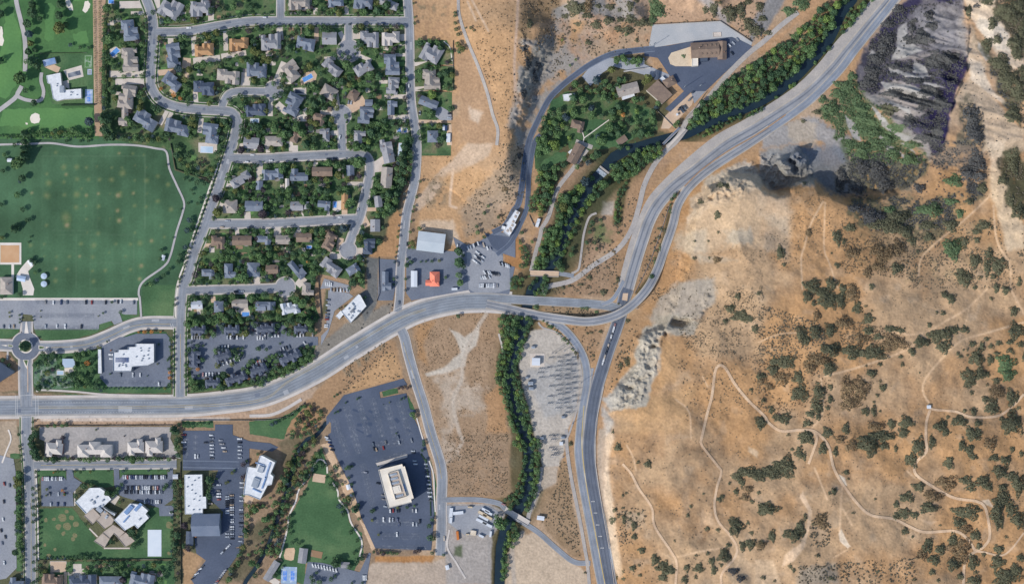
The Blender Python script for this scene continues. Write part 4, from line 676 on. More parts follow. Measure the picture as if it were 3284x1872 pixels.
for t, cx, cy, w_, h_, rot, lb, k in POOLS:
    if k == 9: continue
    c = T(t, cx, cy); DRV.append((*c, 16)); o = empty('swimming_pool', G(*c, .3)); o.rotation_euler.z = -math.radians(rot); a_, b_ = w_/Z*MPP/2, h_/Z*MPP/2
    V = [(-a_, -b_, .0), (a_, -b_, .0), (a_, b_, .0), (-a_, b_, .0)]; e_ = .5
    obj('water', mesh('water', V, [(0, 1, 2, 3)], (M_pool, M_poolp, cm('pool_cover', '78,88,106'))[k]), o)
    Vr = [(-a_-e_, -b_-e_), (a_+e_, -b_-e_), (a_+e_, b_+e_), (-a_-e_, b_+e_)]
    V2 = [(x, y, .08) for x, y, _ in V]+[(x, y, .08) for x, y in Vr]+[(x, y, -.1) for x, y in Vr]+[(x, y, -.01) for x, y, _ in V]
    Fc = [(i, (i+1) % 4, 4+(i+1) % 4, 4+i) for i in range(4)]+[(4+i, 4+(i+1) % 4, 8+(i+1) % 4, 8+i) for i in range(4)]+[(i, (i+1) % 4, 12+(i+1) % 4, 12+i) for i in range(4)]
    obj('coping', mesh('coping', V2, Fc, M_white), o); tag(o, lb, 'pool' if 'pond' not in lb else 'pond')
def court(t, cx, cy, w_, h_, rot, lb, m1, m2, inner=(), cat='court', name='sports_court'):
    c = T(t, cx, cy); o = empty(name, G(*c, .28)); o.rotation_euler.z = -math.radians(rot); s = MPP/Z
    def q(x, y, a, b, z): return [(x-a/2)*s, (y-b/2)*s, z], [(x+a/2)*s, (y-b/2)*s, z], [(x+a/2)*s, (y+b/2)*s, z], [(x-a/2)*s, (y+b/2)*s, z]
    obj('slab', mesh('slab', list(q(0, 0, w_, h_, 0.02)), [(0, 1, 2, 3)], m1), o)
    for (x, y, a_, b_) in inner:
        obj('playing_surface', mesh('playing_surface', list(q(x, -y, a_, b_, 0.04)), [(0, 1, 2, 3)], m2), o)
        V = []; F = []
        for (lx, ly, la, lb_) in ((x, -y-b_/2+2, a_-2, 1.2), (x, -y+b_/2-2, a_-2, 1.2), (x-a_/2+2, -y, 1.2, b_-3), (x+a_/2-2, -y, 1.2, b_-3), (x, -y, a_-4, 1.2), (x, -y+.01, 1.2, b_*.55)):
            k = len(V); V += list(q(lx, ly, la, lb_, .055+.002*len(F))); F.append((k, k+1, k+2, k+3))
        obj('court_lines', mesh('court_lines', V, F, M_line), o)
    tag(o, lb, cat); return o
court('a1', 856, 930, 74, 138, 1, 'blue tennis court with grey surround beside the white villa', M_courtg, M_court, [(-2, -27, 40, 48), (-2, 28, 40, 48)])
court('a2', 1470, 1255, 108, 64, -1, 'blue and white sport court beside the curving right-hand street', M_white, M_court, [(-30, 0, 36, 44), (32, 0, 32, 44)])
court('d2', 380, 1370, 152, 164, 2, 'twin blue tennis courts at the lower edge beside the long shed', M_courtg, M_court, [(-38, 5, 42, 100), (36, 5, 42, 100)])
court('a1', 850, 595, 74, 122, 1, 'green playing court in the villa garden beside the nursery', cm('court_edge_green', '110,146,100'), M_courtgr, [(0, 0, 62, 108)])
court('a1', 863, 694, 42, 54, 1, 'small grey game court between the villa\'s green and blue courts', M_courtg, M_lotG, [(0, 0, 30, 38)])
court('d1', 1488, 1060, 132, 256, 0, 'large blank white sports pad on the school lawn', cm('white_court', '206,216,226 214,222,230', scale=.1), M_line)
court('d2', 670, 437, 122, 78, 8, 'pale sand-coloured sport pad near the tip of the long park', M_tanc, M_line)
court('d2', 645, 1167, 112, 64, 12, 'brown horseshoe court at the foot of the long park', cm('brown_court', '150,122,96'), M_line)
sheet('sand_court', pts('d2 350,1110 430,1105 440,1130 425,1220 400,1230 340,1215 330,1180'), M_dirt, 'drive', rag=0)
# ---- repair patches in the asphalt
M_pd = cm('asphalt_patch_dark', '104,112,128 116,124,138', fine=.1); M_pl = cm('asphalt_patch_pale', '160,164,170 172,174,178', fine=.1); M_pk = cm('sealed_asphalt_dark', '66,78,100 74,86,108', fine=.08)
PR = random.Random(5)
for key in ('r3', 'r4', 'r6', 'r10', 'r11', 'r12', 'r14', 'r2e', 'r2s', 'r13', 'blvd', 'blvd', 'blvd', 'r3', 'r6'):
    L_, w_ = R[key]
    for _ in range(3):
        i = PR.randrange(4, len(L_)-5); a_, b_ = np.array(L_[i]), np.array(L_[i+PR.choice((1, 2, 3))]); u = (b_-a_)/np.linalg.norm(b_-a_); n_ = np.array([-u[1], u[0]])*w_*PR.uniform(-.3, .3); ribbon('asphalt_patch', [a_+n_, b_+n_], w_*PR.uniform(.12, .32), PR.choice((M_pd, M_pl)), 'road', smoothit=False, across=1, dz=.05)
for _ in range(12):
    x, y = PR.uniform(900, 1600), PR.uniform(1150, 1450); p = T('c2', x, y); ribbon('asphalt_patch', [p, (p[0]+PR.uniform(4, 26), p[1]+PR.uniform(-4, 14))], PR.uniform(3, 12), M_pk, 'lot', smoothit=False, across=1, dz=.05)
# ---- painted parking bays
def bays(t, x0, y0, x1, y1, n, ln, nm='bay_marking', both=True):
    a_ = np.array(T(t, x0, y0)); b_ = np.array(T(t, x1, y1)); d = (b_-a_)/np.linalg.norm(b_-a_); nn = np.array([-d[1], d[0]]); V = []; F = []; z = nextz('mark'); wd = .55
    segs = [(a_, b_, wd)] + [(a_+(b_-a_)*k/n-nn*(ln if both else 0), a_+(b_-a_)*k/n+nn*ln, .5) for k in range(n+1)]
    for i, (p, q, w_) in enumerate(segs):
        dd = (q-p)/np.linalg.norm(q-p); m_ = np.array([-dd[1], dd[0]])*w_/2; k = len(V)
        for c in (p-m_, q-m_, q+m_, p+m_): V.append(W(c[0], c[1], hgt(*c)+z+(0 if i else .002)))
        F.append((k, k+1, k+2, k+3))
    me = mesh(nm, V, F, cm('faded_bay_paint', '112,121,136', scale=.3))
    if me.polygons[0].normal.z < 0: me.flip_normals()
    struct(obj(nm, me))
for a_ in (('c2', 820, 1270, 860, 1440, 20), ('c2', 930, 1150, 1015, 1440, 34), ('c2', 1050, 1090, 1140, 1420, 38), ('c2', 1180, 1070, 1280, 1440, 40), ('c2', 1320, 1130, 1410, 1440, 36), ('c2', 1440, 1100, 1540, 1420, 36), ('d2', 870, 20, 950, 220, 24), ('d2', 1000, 20, 1060, 200, 24), ('d2', 1090, 300, 1190, 700, 44), ('d2', 1200, 120, 1480, 90, 30), ('d2', 1220, 860, 1640, 860, 44), ('d2', 1280, 995, 1640, 995, 40), ('d2', 1250, 1110, 1700, 1110, 50), ('d2', 1230, 290, 1500, 200, 26)):
    bays(*a_[:5], a_[5], 11 if a_[5] < 50 else 9)
for a_ in (('c1', 340, 275, 900, 275, 60), ('c1', 340, 395, 940, 395, 60), ('c1', 340, 140, 1050, 140, 70), ('d1', 1800, 60, 1800, 240, 18), ('d1', 1880, 20, 1880, 220, 18), ('d1', 1180, 430, 1590, 430, 40), ('d1', 1200, 550, 1580, 550, 36), ('d1', 420, 570, 700, 570, 26), ('d1', 2210, 560, 2210, 1010, 50), ('d1', 2325, 420, 2330, 1050, 60), ('c1', 1060, 920, 1580, 920, 44)):
    bays(*a_[:5], a_[5], 8)
# crosswalks, lane arrows and centre lines
def bars(p, q, n, ln, w_, mat=None, nm='crosswalk'):
    p = np.array(p, float); q = np.array(q, float); d = (q-p)/np.linalg.norm(q-p); nn = np.array([-d[1], d[0]]); V = []; F = []; z = nextz('mark')
    for k in range(n):
        c = p+(q-p)*(k+.5)/n; k0 = len(V)
        for v in (c-d*w_/2-nn*ln/2, c+d*w_/2-nn*ln/2, c+d*w_/2+nn*ln/2, c-d*w_/2+nn*ln/2): V.append(W(v[0], v[1], hgt(*v)+z))
        F.append((k0, k0+1, k0+2, k0+3))
    me = mesh(nm, V, F, mat or M_line)
    if me.polygons[0].normal.z < 0: me.flip_normals()
    struct(obj(nm, me))
for s in ('c1 150,1040 152,1250', 'c1 165,1040 167,1250', 'c1 342,1040 345,1250', 'c1 366,1040 368,1250', 'c1 190,1045 340,1035', 'c1 190,1255 340,1245', 'c1 1640,355 1655,400', 'c1 1660,355 1675,400', 'c2 1385,225 1560,140'):
    ribbon('road_marking', pts(s), .9, M_line, 'mark', across=1, smoothit=False)
for s, w_ in (('c1 370,1165 1000,1165 1700,1155 2200,1135 2555,1080 c2 400,900 900,620 1400,330 1700,220', .8), ('c1 370,1150 1000,1150 1700,1140 2200,1118 2555,1063 c2 400,885 900,605 1400,315 1700,205', .8), ('c1 490,582 650,575 850,548 1050,475 1250,385 1420,358 1640,358', .9), ('c1 1737,450 1737,980', .9), ('c2 1480,530 1510,640 1590,880 1670,1150 1740,1400 d2 1820,270 1850,440', .9), ('d1 395,312 1600,300', .9), ('d1 300,620 300,1456', .8)):
    ribbon('road_marking', pts(s), w_, M_yel, 'mark', across=1)
for s in ('c1 400,1110 1000,1115 1700,1105 2300,1060 2555,1010', 'c1 400,1205 1000,1210 1700,1200 2300,1170 2555,1120'):
    L = smooth_line(pts(s), 8)
    for k in range(0, len(L)-1, 3): pass
    bars(L[0], L[len(L)//2], 40, .7, 4, nm='lane_dashes')
for s in ('d3 905,660', 'd3 930,770', 'd3 950,885', 'd3 975,995', 'd3 995,1107'):
    p = pts(s)[0]; bars((p[0]-6, p[1]), (p[0]+6, p[1]), 3, 2.5, 2.4, nm='lane_arrows')
# ------------------------------------------------------------ buildings
ORDW = ['', 'first', 'second', 'third', 'fourth', 'fifth', 'sixth', 'seventh', 'eighth', 'ninth', 'tenth', 'eleventh', 'twelfth', 'thirteenth', 'fourteenth', 'fifteenth', 'sixteenth', 'seventeenth', 'eighteenth', 'nineteenth', 'twentieth']
def ordw(n):
    if n <= 20: return ORDW[n]
    tens = {2: 'twenty', 3: 'thirty', 4: 'forty', 5: 'fifty', 6: 'sixty', 7: 'seventy', 8: 'eighty', 9: 'ninety'}[n//10]
    return tens+'-'+ORDW[n % 10] if n % 10 else tens[:-1]+'ieth'
LAND = []                                                  # findable places used in labels: (x, y, phrase)
BLK = []                                                   # occupied rectangles: cx, cy, radius
def shingle(name, c, c2, d=.12):
    m = nmat(name, [tuple(lin(*c)), tuple(lin(*c2))], scale=.25, fine=d, fscale=1.6, rough=.9, rnd=.08); return m
ROOF = {'B': (shingle('blue_grey_shingle', (108, 118, 134), (128, 136, 149)), 'blue-grey'), 'G': (shingle('grey_shingle', (138, 140, 146), (154, 154, 158)), 'grey'), 'T': (shingle('taupe_shingle', (154, 146, 140), (172, 164, 156)), 'taupe'),
        'N': (shingle('brown_shingle', (124, 108, 98), (140, 122, 108)), 'brown'), 'O': (shingle('orange_tan_shingle', (164, 128, 94), (178, 142, 106)), 'orange-tan'), 'D': (shingle('dark_slate_shingle', (78, 88, 106), (92, 102, 118)), 'dark slate'),
        'L': (shingle('pale_shingle', (178, 184, 194), (194, 198, 204)), 'pale grey'), 'R': (shingle('salmon_tile', (226, 126, 104), (232, 140, 116), .06), 'salmon red'), 'C': (shingle('condo_shingle', (84, 92, 108), (98, 104, 118)), 'charcoal'), 'K': (shingle('cream_grey_shingle', (186, 180, 176), (200, 194, 188)), 'pale taupe')}
WALLM = [cm('stucco_tan', '176,160,142'), cm('brick_red', '136,96,80', fine=.15, fscale=4), cm('siding_grey', '168,168,168'), cm('siding_white', '206,204,198')]
M_chim = cm('chimney_brick', '140,108,92', fine=.1); M_glass = cm('window_glass', '52,66,84', rough=.15, spec=.6); M_solar = cm('solar_panel', '46,76,130', rough=.25, spec=.5); M_gutter = cm('fascia_white', '200,198,192')
def hipblock(V, F, cx, cy, a, b, z0, pitch, gable, oh=.45):
    a = a/2+oh; b = b/2+oh; r = min(a, b)*pitch; k = len(V)
    if a >= b:
        e = a-(0.02 if gable else b*.95); R1, R2 = (-e, 0), (e, 0)
    else:
        e = b-(0.02 if gable else a*.95); R1, R2 = (0, -e), (0, e)
    pts_ = [(-a, -b, z0), (a, -b, z0), (a, b, z0), (-a, b, z0), (R1[0], R1[1], z0+r), (R2[0], R2[1], z0+r)]
    V += [(x+cx, y+cy, z) for x, y, z in pts_]+[(x+cx, y+cy, z-.22) for x, y, z in pts_[:4]]
    if a >= b: f = [(0, 1, 5, 4), (1, 2, 5), (2, 3, 4, 5), (3, 0, 4)]
    else: f = [(0, 1, 4), (1, 2, 5, 4), (2, 3, 5), (3, 0, 4, 5)]
    F += [tuple(k+i for i in q) for q in f]+[(k+i, k+6+i, k+6+(i+1) % 4, k+(i+1) % 4) for i in range(4)]+[(k+9, k+8, k+7, k+6)]
    return z0+r
def box(V, F, cx, cy, a, b, z0, z1, rot=0):
    k = len(V); c, s = math.cos(rot), math.sin(rot)
    for z in (z0, z1):
        for x, y in ((-a/2, -b/2), (a/2, -b/2), (a/2, b/2), (-a/2, b/2)): V.append((cx+x*c-y*s, cy+x*s+y*c, z))
    F += [(k+3, k+2, k+1, k), (k+4, k+5, k+6, k+7)]+[(k+i, k+(i+1) % 4, k+4+(i+1) % 4, k+4+i) for i in range(4)]
def house(t, x, y, w_, h_, rot=0, col='G', sty=None, name='house'):
    c = T(t, x, y); base = hgt(*c); rr = random.Random(int(x*7+y*13+ord(t[0])*3+int(t[1])*91))
    px, py, _ = W(c[0], c[1], base+5); o = empty(name, (px, py, base+.02), -math.radians(rot))
    s = MPP/Z; Wd, Dd = w_*s*1.02, h_*s*1.02; sty = sty or ('c' if w_*h_ > 15500 else ('l' if w_*h_ > 9500 and rr.random() < .6 else ('h' if rr.random() < .4 else 'g')))
    if col in 'C': sty = 'm'
    long_x = Wd >= Dd; A_, B_ = (Wd, Dd) if long_x else (Dd, Wd)
    bl_ = []                                                # (cx, cy, a, b, eave, gable) with a along the long side
    if sty in 'gh': bl_ = [(0, 0, A_, B_, 4.6, sty == 'g')]
    elif sty == 'l': sd = rr.choice((-1, 1)); q = rr.choice((-1, 1)); bl_ = [(0, -q*B_*.14, A_, B_*.66, 4.7, rr.random() < .5), (sd*A_*.27, q*B_*.05, A_*.36, B_*.9, 4.9, True)]
    elif sty == 'm':
        bl_ = [(0, 0, A_, B_*.62, 6.6, False)]+[((k-1.5)*A_/4.1, (.12 if k % 2 else -.12)*B_, A_/5.2, B_*.86, 6.3+.1*k, True) for k in range(4)]
    elif sty == 'p': bl_ = [(0, 0, A_*.98, B_*.66, 6, False)]+[((k-(nb-1)/2)*A_*.36*(3/nb if nb > 1 else 1)*.9, (.14 if k % 2 else -.12)*B_, A_*(.3 if nb > 1 else .5), B_*.8, 6.3+.13*k, False) for nb in (3 if A_ > 26 else 2,) for k in range(nb)]
    else:
        q = rr.choice((-1, 1)); sd = rr.choice((-1, 1)); u = rr.uniform(.3, .4)
        bl_ = [(0, -q*B_*.08, A_*.9, B_*.56, 5.8, False), (sd*A_*u, q*B_*.06, A_*.3, B_*.92, 5.5, rr.random() < .5), (-sd*A_*.3, -q*B_*.12, A_*.36, B_*.76, 5.2, rr.random() < .4), (sd*A_*.04, q*B_*.2, A_*.26, B_*.56, 5.35, True)]
        if A_*B_ > 330: bl_.append((-sd*A_*.14, -q*B_*.26, A_*.2, B_*.46, 5.1, True))
        if rr.random() < .6: bl_.append((-sd*A_*.4, q*B_*.24, A_*.2, B_*.34, 4.4, True))
    VW, FW, VR, FR = [], [], [], []; top = 0
    for (cx, cy, a, b, ev, gb) in bl_:
        if not long_x: cx, cy, a, b = cy, cx, b, a
        box(VW, FW, cx, cy, a, b, -.3, ev-.05)
        top = max(top, hipblock(VR, FR, cx, cy, a, b, ev, rr.uniform(.62, .78) if sty not in 'gh' else .5, gb, .4))
    obj('wall', mesh('wall', VW, FW, rr.choice(WALLM)), o); rf = obj('roof', mesh('roof', VR, FR, ROOF[col][0]), o)
    if sty != 'm' and w_*h_ > 7000:
        cx, cy, a, b, ev, gb = bl_[0]
        if not long_x: cx, cy, a, b = cy, cx, b, a
        V = []; F = []; ox = cx+a*.22*rr.choice((-1, 1)); oy = cy+b*.12*rr.choice((-1, 1)); box(V, F, ox, oy, .9, .9, ev-.5, ev+max(2.2, min(a, b)*.36)); obj('chimney', mesh('chimney', V, F, M_chim), rf)
    BLK.append((c[0], c[1], max(w_, h_)/Z/2, min(w_, h_)/Z/2)); return o
def houserow(phrase, short, order, items):
    L = []
    for tok in items.split(';'):
        p = tok.split(); v = p[1].split(','); L.append((p[0], float(v[0]), float(v[1]), float(v[2]), float(v[3]), float(v[4]), v[5], v[6] if len(v) > 6 else None))
    L.sort(key=lambda q: T(q[0], q[1], q[2])[0 if order == 'left' else 1]); single = len(L) == 1
    for i, q in enumerate(L):
        big = q[3]*q[4]; o = house(*q[:7], sty=q[7])
        size = 'large' if big > 24000 else ('small' if big < 8500 else 'mid-sized')
        o['label'] = f"{size} {ROOF[q[6]][1]} roofed house, {ordw(i+1)} from {order} {phrase}" if not single else f"{size} {ROOF[q[6]][1]} roofed house {phrase}"
        o['category'] = 'house'; o['group'] = 'houses of the residential streets'
        c = T(q[0], q[1], q[2]); LAND.append((c[0], c[1], f"{ordw(i+1)} house {short}" if not single else f"house {short}"))
houserow('beside the nursery lane', 'beside the nursery lane', 'top', 'a1 1250,290,150,190,-5,B;a1 1250,570,150,210,0,T;a1 1225,930,150,220,8,T;a1 1190,1120,85,180,0,T')
houserow('in the row above the top street', 'above the top street', 'left', 'a1 1640,90,200,180,30,G;a1 1930,85,185,150,0,G;a2 480,35,200,120,0,T;a2 835,15,150,110,0,B;a2 1100,25,170,130,8,B;a2 1340,30,190,90,20,G')
houserow('in the row below the top street', 'below the top street', 'left', 'a1 1670,540,130,220,-8,B;a1 1965,485,175,120,0,O;a1 2300,430,185,120,0,O;a2 205,410,180,150,0,G;a2 540,420,170,120,10,B;a2 770,370,130,110,0,G;a2 1150,380,165,150,0,G;a2 1360,375,170,130,0,K')
houserow('in the row above the curved street', 'above the curved street', 'left', 'a1 1660,790,180,120,35,B;a1 1965,850,200,130,0,D;a1 2190,740,200,130,4,T;a1 2475,680,180,140,0,B;a2 410,690,150,170,-38,T;a2 800,655,200,100,38,G;a2 1100,660,165,110,-32,G')
houserow('under the avenue bend', 'under the avenue bend', 'left', 'a1 1400,1155,230,140,30,B;a1 1710,1230,240,130,12,B;a1 2030,1285,150,190,8,B')
houserow('around the paired cul-de-sacs', 'around the cul-de-sacs', 'left', 'a1 2455,1065,200,115,0,D;a2 420,1010,150,190,28,B;a2 665,1150,110,110,12,N;a2 765,890,140,110,30,T;a2 1000,915,85,100,30,N;a2 1150,992,68,58,0,B;a2 1120,1115,140,150,4,B')
houserow('along the right-hand street\'s near side', 'on the right-hand street', 'top', 'a2 1370,620,140,190,0,B;a2 1380,830,110,150,4,G;a2 1375,1040,90,130,0,B;a2 1315,1400,110,110,-10,G')
houserow('across the right-hand street by the straw field', 'by the straw field', 'top', 'a2 1755,520,190,170,30,G;a2 1750,765,160,190,0,T;a2 1725,990,175,80,22,B,g;a2 1765,1315,95,105,0,B,h')
houserow('above the middle street', 'above the middle street', 'left', 'a1 2420,1378,140,100,4,G;a2 230,1360,165,90,0,T;a2 450,1320,95,110,20,N;a2 725,1300,90,120,0,G;a2 1060,1320,110,120,0,G')
houserow('at the middle street\'s right-hand bend', 'at the middle street bend', 'top', 'b2 1330,90,100,190,-12,G,g;b2 1320,330,100,190,4,T,g;b2 1240,560,66,100,-6,G,g;b2 1210,790,85,110,0,G,g;b2 1150,990,110,150,0,D,c')
houserow('in the row below the middle street', 'below the middle street', 'left', 'b1 2320,345,195,90,-30,G;b2 225,300,190,100,0,B;b2 480,305,160,110,0,B,l;b2 700,272,185,80,0,N;b2 970,262,70,92,0,B,g;b2 95,405,60,78,0,B,g;b2 362,390,32,95,0,K,g')
houserow('in the row above the lower street', 'above the lower street', 'left', 'b1 2215,607,130,120,0,T,h;b1 2445,603,162,92,0,B,g;b2 455,603,115,80,0,G,g;b2 547,597,45,66,0,G,g;b2 717,597,112,88,5,B;b2 915,557,55,150,2,O,g')
houserow('in the row below the lower street', 'below the lower street', 'left', 'b1 2100,952,130,120,0,N;b1 2330,935,175,85,0,N,g;b2 140,932,130,80,0,B;b2 322,927,130,80,0,T,g;b2 525,905,140,80,0,N,g;b2 770,945,110,165,28,N')
houserow('above the last cul-de-sac street', 'on the last cul-de-sac', 'left', 'b1 2005,1257,120,92,0,B;b1 2215,1225,112,130,0,B,l;b1 2440,1215,115,130,0,B;b2 217,1212,110,82,0,N,g;b2 460,1210,190,85,50,B,l;b2 785,1190,200,110,35,G;b2 1005,1225,115,110,-32,B,l;b2 563,1400,110,115,5,T,l')
houserow('below the last cul-de-sac street', 'below the last cul-de-sac', 'left', 'c1 1895,172,102,72,0,L,g;c1 2105,190,85,102,0,B,h;c1 2310,160,145,76,0,T;c1 2510,185,90,80,0,B;c2 155,180,180,76,0,B,l;c2 400,205,165,110,-12,L,c')
houserow('along the bottom edge', 'on the bottom edge', 'left', 'd1 500,1425,190,130,0,N;d1 790,1430,240,120,0,D;d1 1065,1430,210,90,0,B,h;d1 1370,1415,230,130,14,B;d1 160,1450,130,110,0,B')
def condos(phrase, short, items, col, cat, name, group, sty=None):
    for i, tok in enumerate(items.split(';')):
        t, v = tok.split(); v = v.split(','); f = [float(q) for q in v[:5]]; o = house(t, *f, col=col, sty=sty, name=name)
        tag(o, f"{ROOF[col][1]} multi-gabled block, {ordw(i+1)} from left {phrase}", cat, group); c = T(t, f[0], f[1]); LAND.append((c[0], c[1], f"{ordw(i+1)} block {short}"))
condos('in the upper condominium row', 'in the upper condominium row', 'c1 1910,418,135,84,0;c1 2232,415,140,84,0;c1 2535,410,120,80,0;c2 180,402,130,84,0;c2 500,402,130,80,0', 'C', 'condominium', 'condominium_block', 'condominium blocks')
condos('in the lower condominium row', 'in the lower condominium row', 'c1 1875,695,90,150,0;c1 2050,920,135,86,0;c1 2150,665,150,96,-18;c1 2280,880,210,90,-16;c1 2490,800,165,84,-20;c2 80,800,155,96,-16;c2 395,675,210,96,-24', 'C', 'condominium', 'condominium_block', 'condominium blocks')
condos('in the row above the school street', 'above the school street', 'd1 525,150,155,150,6;d1 915,160,330,130,0;d1 1310,140,155,140,0;d1 1485,135,160,160,0', 'K', 'office', 'clinic_block', 'hip-roofed office blocks above the school street', 'p')
# ---- polygon buildings
def inset(P, d):
    n = len(P); ar = sum(P[i][0]*P[(i+1) % n][1]-P[(i+1) % n][0]*P[i][1] for i in range(n)); sg = 1 if ar > 0 else -1; out = []
    for i in range(n):
        a_, b_, c_ = np.array(P[i-1]), np.array(P[i]), np.array(P[(i+1) % n]); u = (b_-a_)/np.linalg.norm(b_-a_); v = (c_-b_)/np.linalg.norm(c_-b_)
        nu = np.array([-u[1], u[0]])*sg; nv = np.array([-v[1], v[0]])*sg; m = nu+nv; m /= max(np.dot(m, nu), .35); out.append(tuple(b_+m*d))
    return out
def polyfaces(P):
    res = delaunay_2d_cdt([Vector(p) for p in P], [], [list(range(len(P)))], 1, 1e-5); return [(v.x, v.y) for v in res[0]], [f[::-1] for f in res[2]]
M_wr = cm('white_membrane_roof', '206,210,215 224,227,230', scale=.3, fine=.08, fscale=.5, rough=.6); M_tr = cm('tan_ballast_roof', '172,160,150 186,174,162', scale=.15, fine=.08); M_br = cm('cream_membrane_roof', '218,209,195 230,223,211', scale=.1, fine=.05)
M_gr = cm('grey_metal_roof', '104,116,136 116,126,144', scale=.1, fine=.06); M_lg = cm('light_metal_roof', '178,188,196 190,198,204', scale=.08, fine=.05, rough=.5); M_unit = cm('hvac_metal', '150,160,172', rough=.5); M_bgl = cm('blue_tint_glass', '120,150,190', rough=.2, spec=.6)
M_wc = cm('wall_cream', '190,184,172'); M_wg = cm('wall_grey', '128,134,142'); M_wd = cm('wall_glass_dark', '60,72,92', rough=.3)
def flat(name, label, cat, s, h, roof, wall, par=.7, units=(), group=None, short=None, cap=None, z0=0, unitname='rooftop_unit', root=None, P=None):
    P = P or pts(s); cx = sum(p[0] for p in P)/len(P); cy = sum(p[1] for p in P)/len(P); b = max(hgt(*p) for p in P)+.02+z0
    ox, oy, _ = W(cx, cy, b+h); o = root or empty(name, (ox, oy, b)); L = [(W(p[0], p[1], b+h)[0]-ox, W(p[0], p[1], b+h)[1]-oy) for p in P]
    if root: dx, dy = ox-root.location.x, oy-root.location.y; L = [(x+dx, y+dy) for x, y in L]
    Q, F = polyfaces(L); n = len(Q)
    if n != len(L): L = L
    m = len(L); th = .3; I = inset(L, th)
    V = [(x, y, -.5) for x, y in L]+[(x, y, h) for x, y in L]+[(x, y, h) for x, y in I]+[(x, y, h-par) for x, y in I]
    Fw = []
    for i in range(m):
        j = (i+1) % m; Fw += [(i, j, m+j, m+i), (m+i, m+j, 2*m+j, 2*m+i), (2*m+i, 2*m+j, 3*m+j, 3*m+i)]
    me = mesh('wall', V, Fw, [wall, cap or roof], [0, 1, 1]*m); obj('wall', me, o)
    Q, F = polyfaces(I); mr_ = mesh('roof', [(x, y, h-par) for x, y in Q], F, roof)
    if len(mr_.polygons) and mr_.polygons[0].normal.z < 0: mr_.flip_normals()
    rf = obj('roof', mr_, o)
    for u in units:
        t, x, y, w_, d_, rot = u[:6]; hh_ = u[6] if len(u) > 6 else 1.3; mt = u[7] if len(u) > 7 else M_unit
        c = T(t, x, y); ux, uy, _ = W(c[0], c[1], b+h); V, Fq = [], []; k = MPP/Z
        box(V, Fq, 0, 0, w_*k, d_*k, 0, hh_); box(V, Fq, 0, 0, w_*k*.6, d_*k*.6, hh_, hh_+.25)
        q = obj(u[8] if len(u) > 8 else unitname, mesh(unitname, V, Fq, mt), rf, (ux-ox+(dx if root else 0), uy-oy+(dy if root else 0), h-par)); q.rotation_euler.z = -math.radians(rot)
    if not root:
        tag(o, label, cat, group); rad = max(math.hypot(p[0]-cx, p[1]-cy) for p in P); BLK.append((cx, cy, rad*.92, rad*.6))
        if short: LAND.append((cx, cy, short))
    return o
def U(t, s, w_=14, d_=12, rot=0, hh_=1.2): return [(t, float(q.split(',')[0]), float(q.split(',')[1]), w_, d_, rot, hh_) for q in s.split()]
v = flat('modern_villa', 'sprawling white flat-roofed modern villa beside the golf fairway', 'villa', 'a1 445,730 580,702 595,830 622,832 622,868 780,855 782,948 612,958 545,975 510,950 485,812 457,802', 5.5, M_wr, M_wc, .5, [('a1', 598, 862, 44, 66, 0, 1.6)]+U('a1', '550,810 545,830 680,890 695,892 678,918 740,915', 8, 8), short='the white golf villa')
flat('pavilion', 'square glass-roofed blue pavilion at the top of the white villa drive', 'pavilion', 'a1 411,582 525,556 540,612 424,642', 4.5, M_bgl, M_wc, .3, short='the glass pavilion')
flat('office_building', 'white-roofed multi-wing office with blue skylight strips inside a dark car park', 'office building', 'c1 1300,545 1482,545 1484,728 1412,760 1270,770 1262,815 1087,815 1085,626 1130,626 1130,602 1230,602 1230,578 1300,576', 9, M_wr, M_wg, 1.0, [('c1', 1172, 688, 125, 10, 0, .8, M_solar, 'skylight'), ('c1', 1172, 703, 125, 10, 0, .8, M_solar, 'skylight'), ('c1', 1172, 719, 125, 10, 0, .8, M_solar, 'skylight')]+U('c1', '1350,590 1355,615 1430,592 1425,615 1420,655 1380,665 1310,672 1370,690 1430,690 1185,650 1180,735 1145,750 1205,750 1140,765 1210,765 1175,755 1360,710', 12, 9), cap=cm('office_parapet_grey', '132,138,148'), short='the skylit white-roofed office')
flat('carport', 'long narrow white carport roof between mini golf trees and office lot', 'carport', 'c1 943,600 972,600 978,830 945,830', 3, M_wr, M_wc, .05, short='the long white carport')
flat('clubhouse', 'dark hip-shouldered building cut by the left edge below the roundabout', 'building', 'c1 -60,720 5,728 125,812 118,832 -60,945', 7, cm('charcoal_roof', '66,78,96 78,88,104'), M_wg, .1, short='the dark left-edge building')
flat('cafe_pavilion', 'white gabled pavilion at the mini golf course', 'pavilion', 'c1 600,690 715,690 722,772 622,776 600,740', 4.5, cm('pale_blue_metal', '170,188,206'), M_wc, .1, short='the mini golf pavilion')
o = house('b1', 60, 1370, 112, 158, 0, 'T', 'h', 'park_building'); tag(o, 'taupe hip-roofed park building by the lower left playing field path', 'park building'); LAND.append((*T('b1', 60, 1370), 'the hip-roofed park building'))
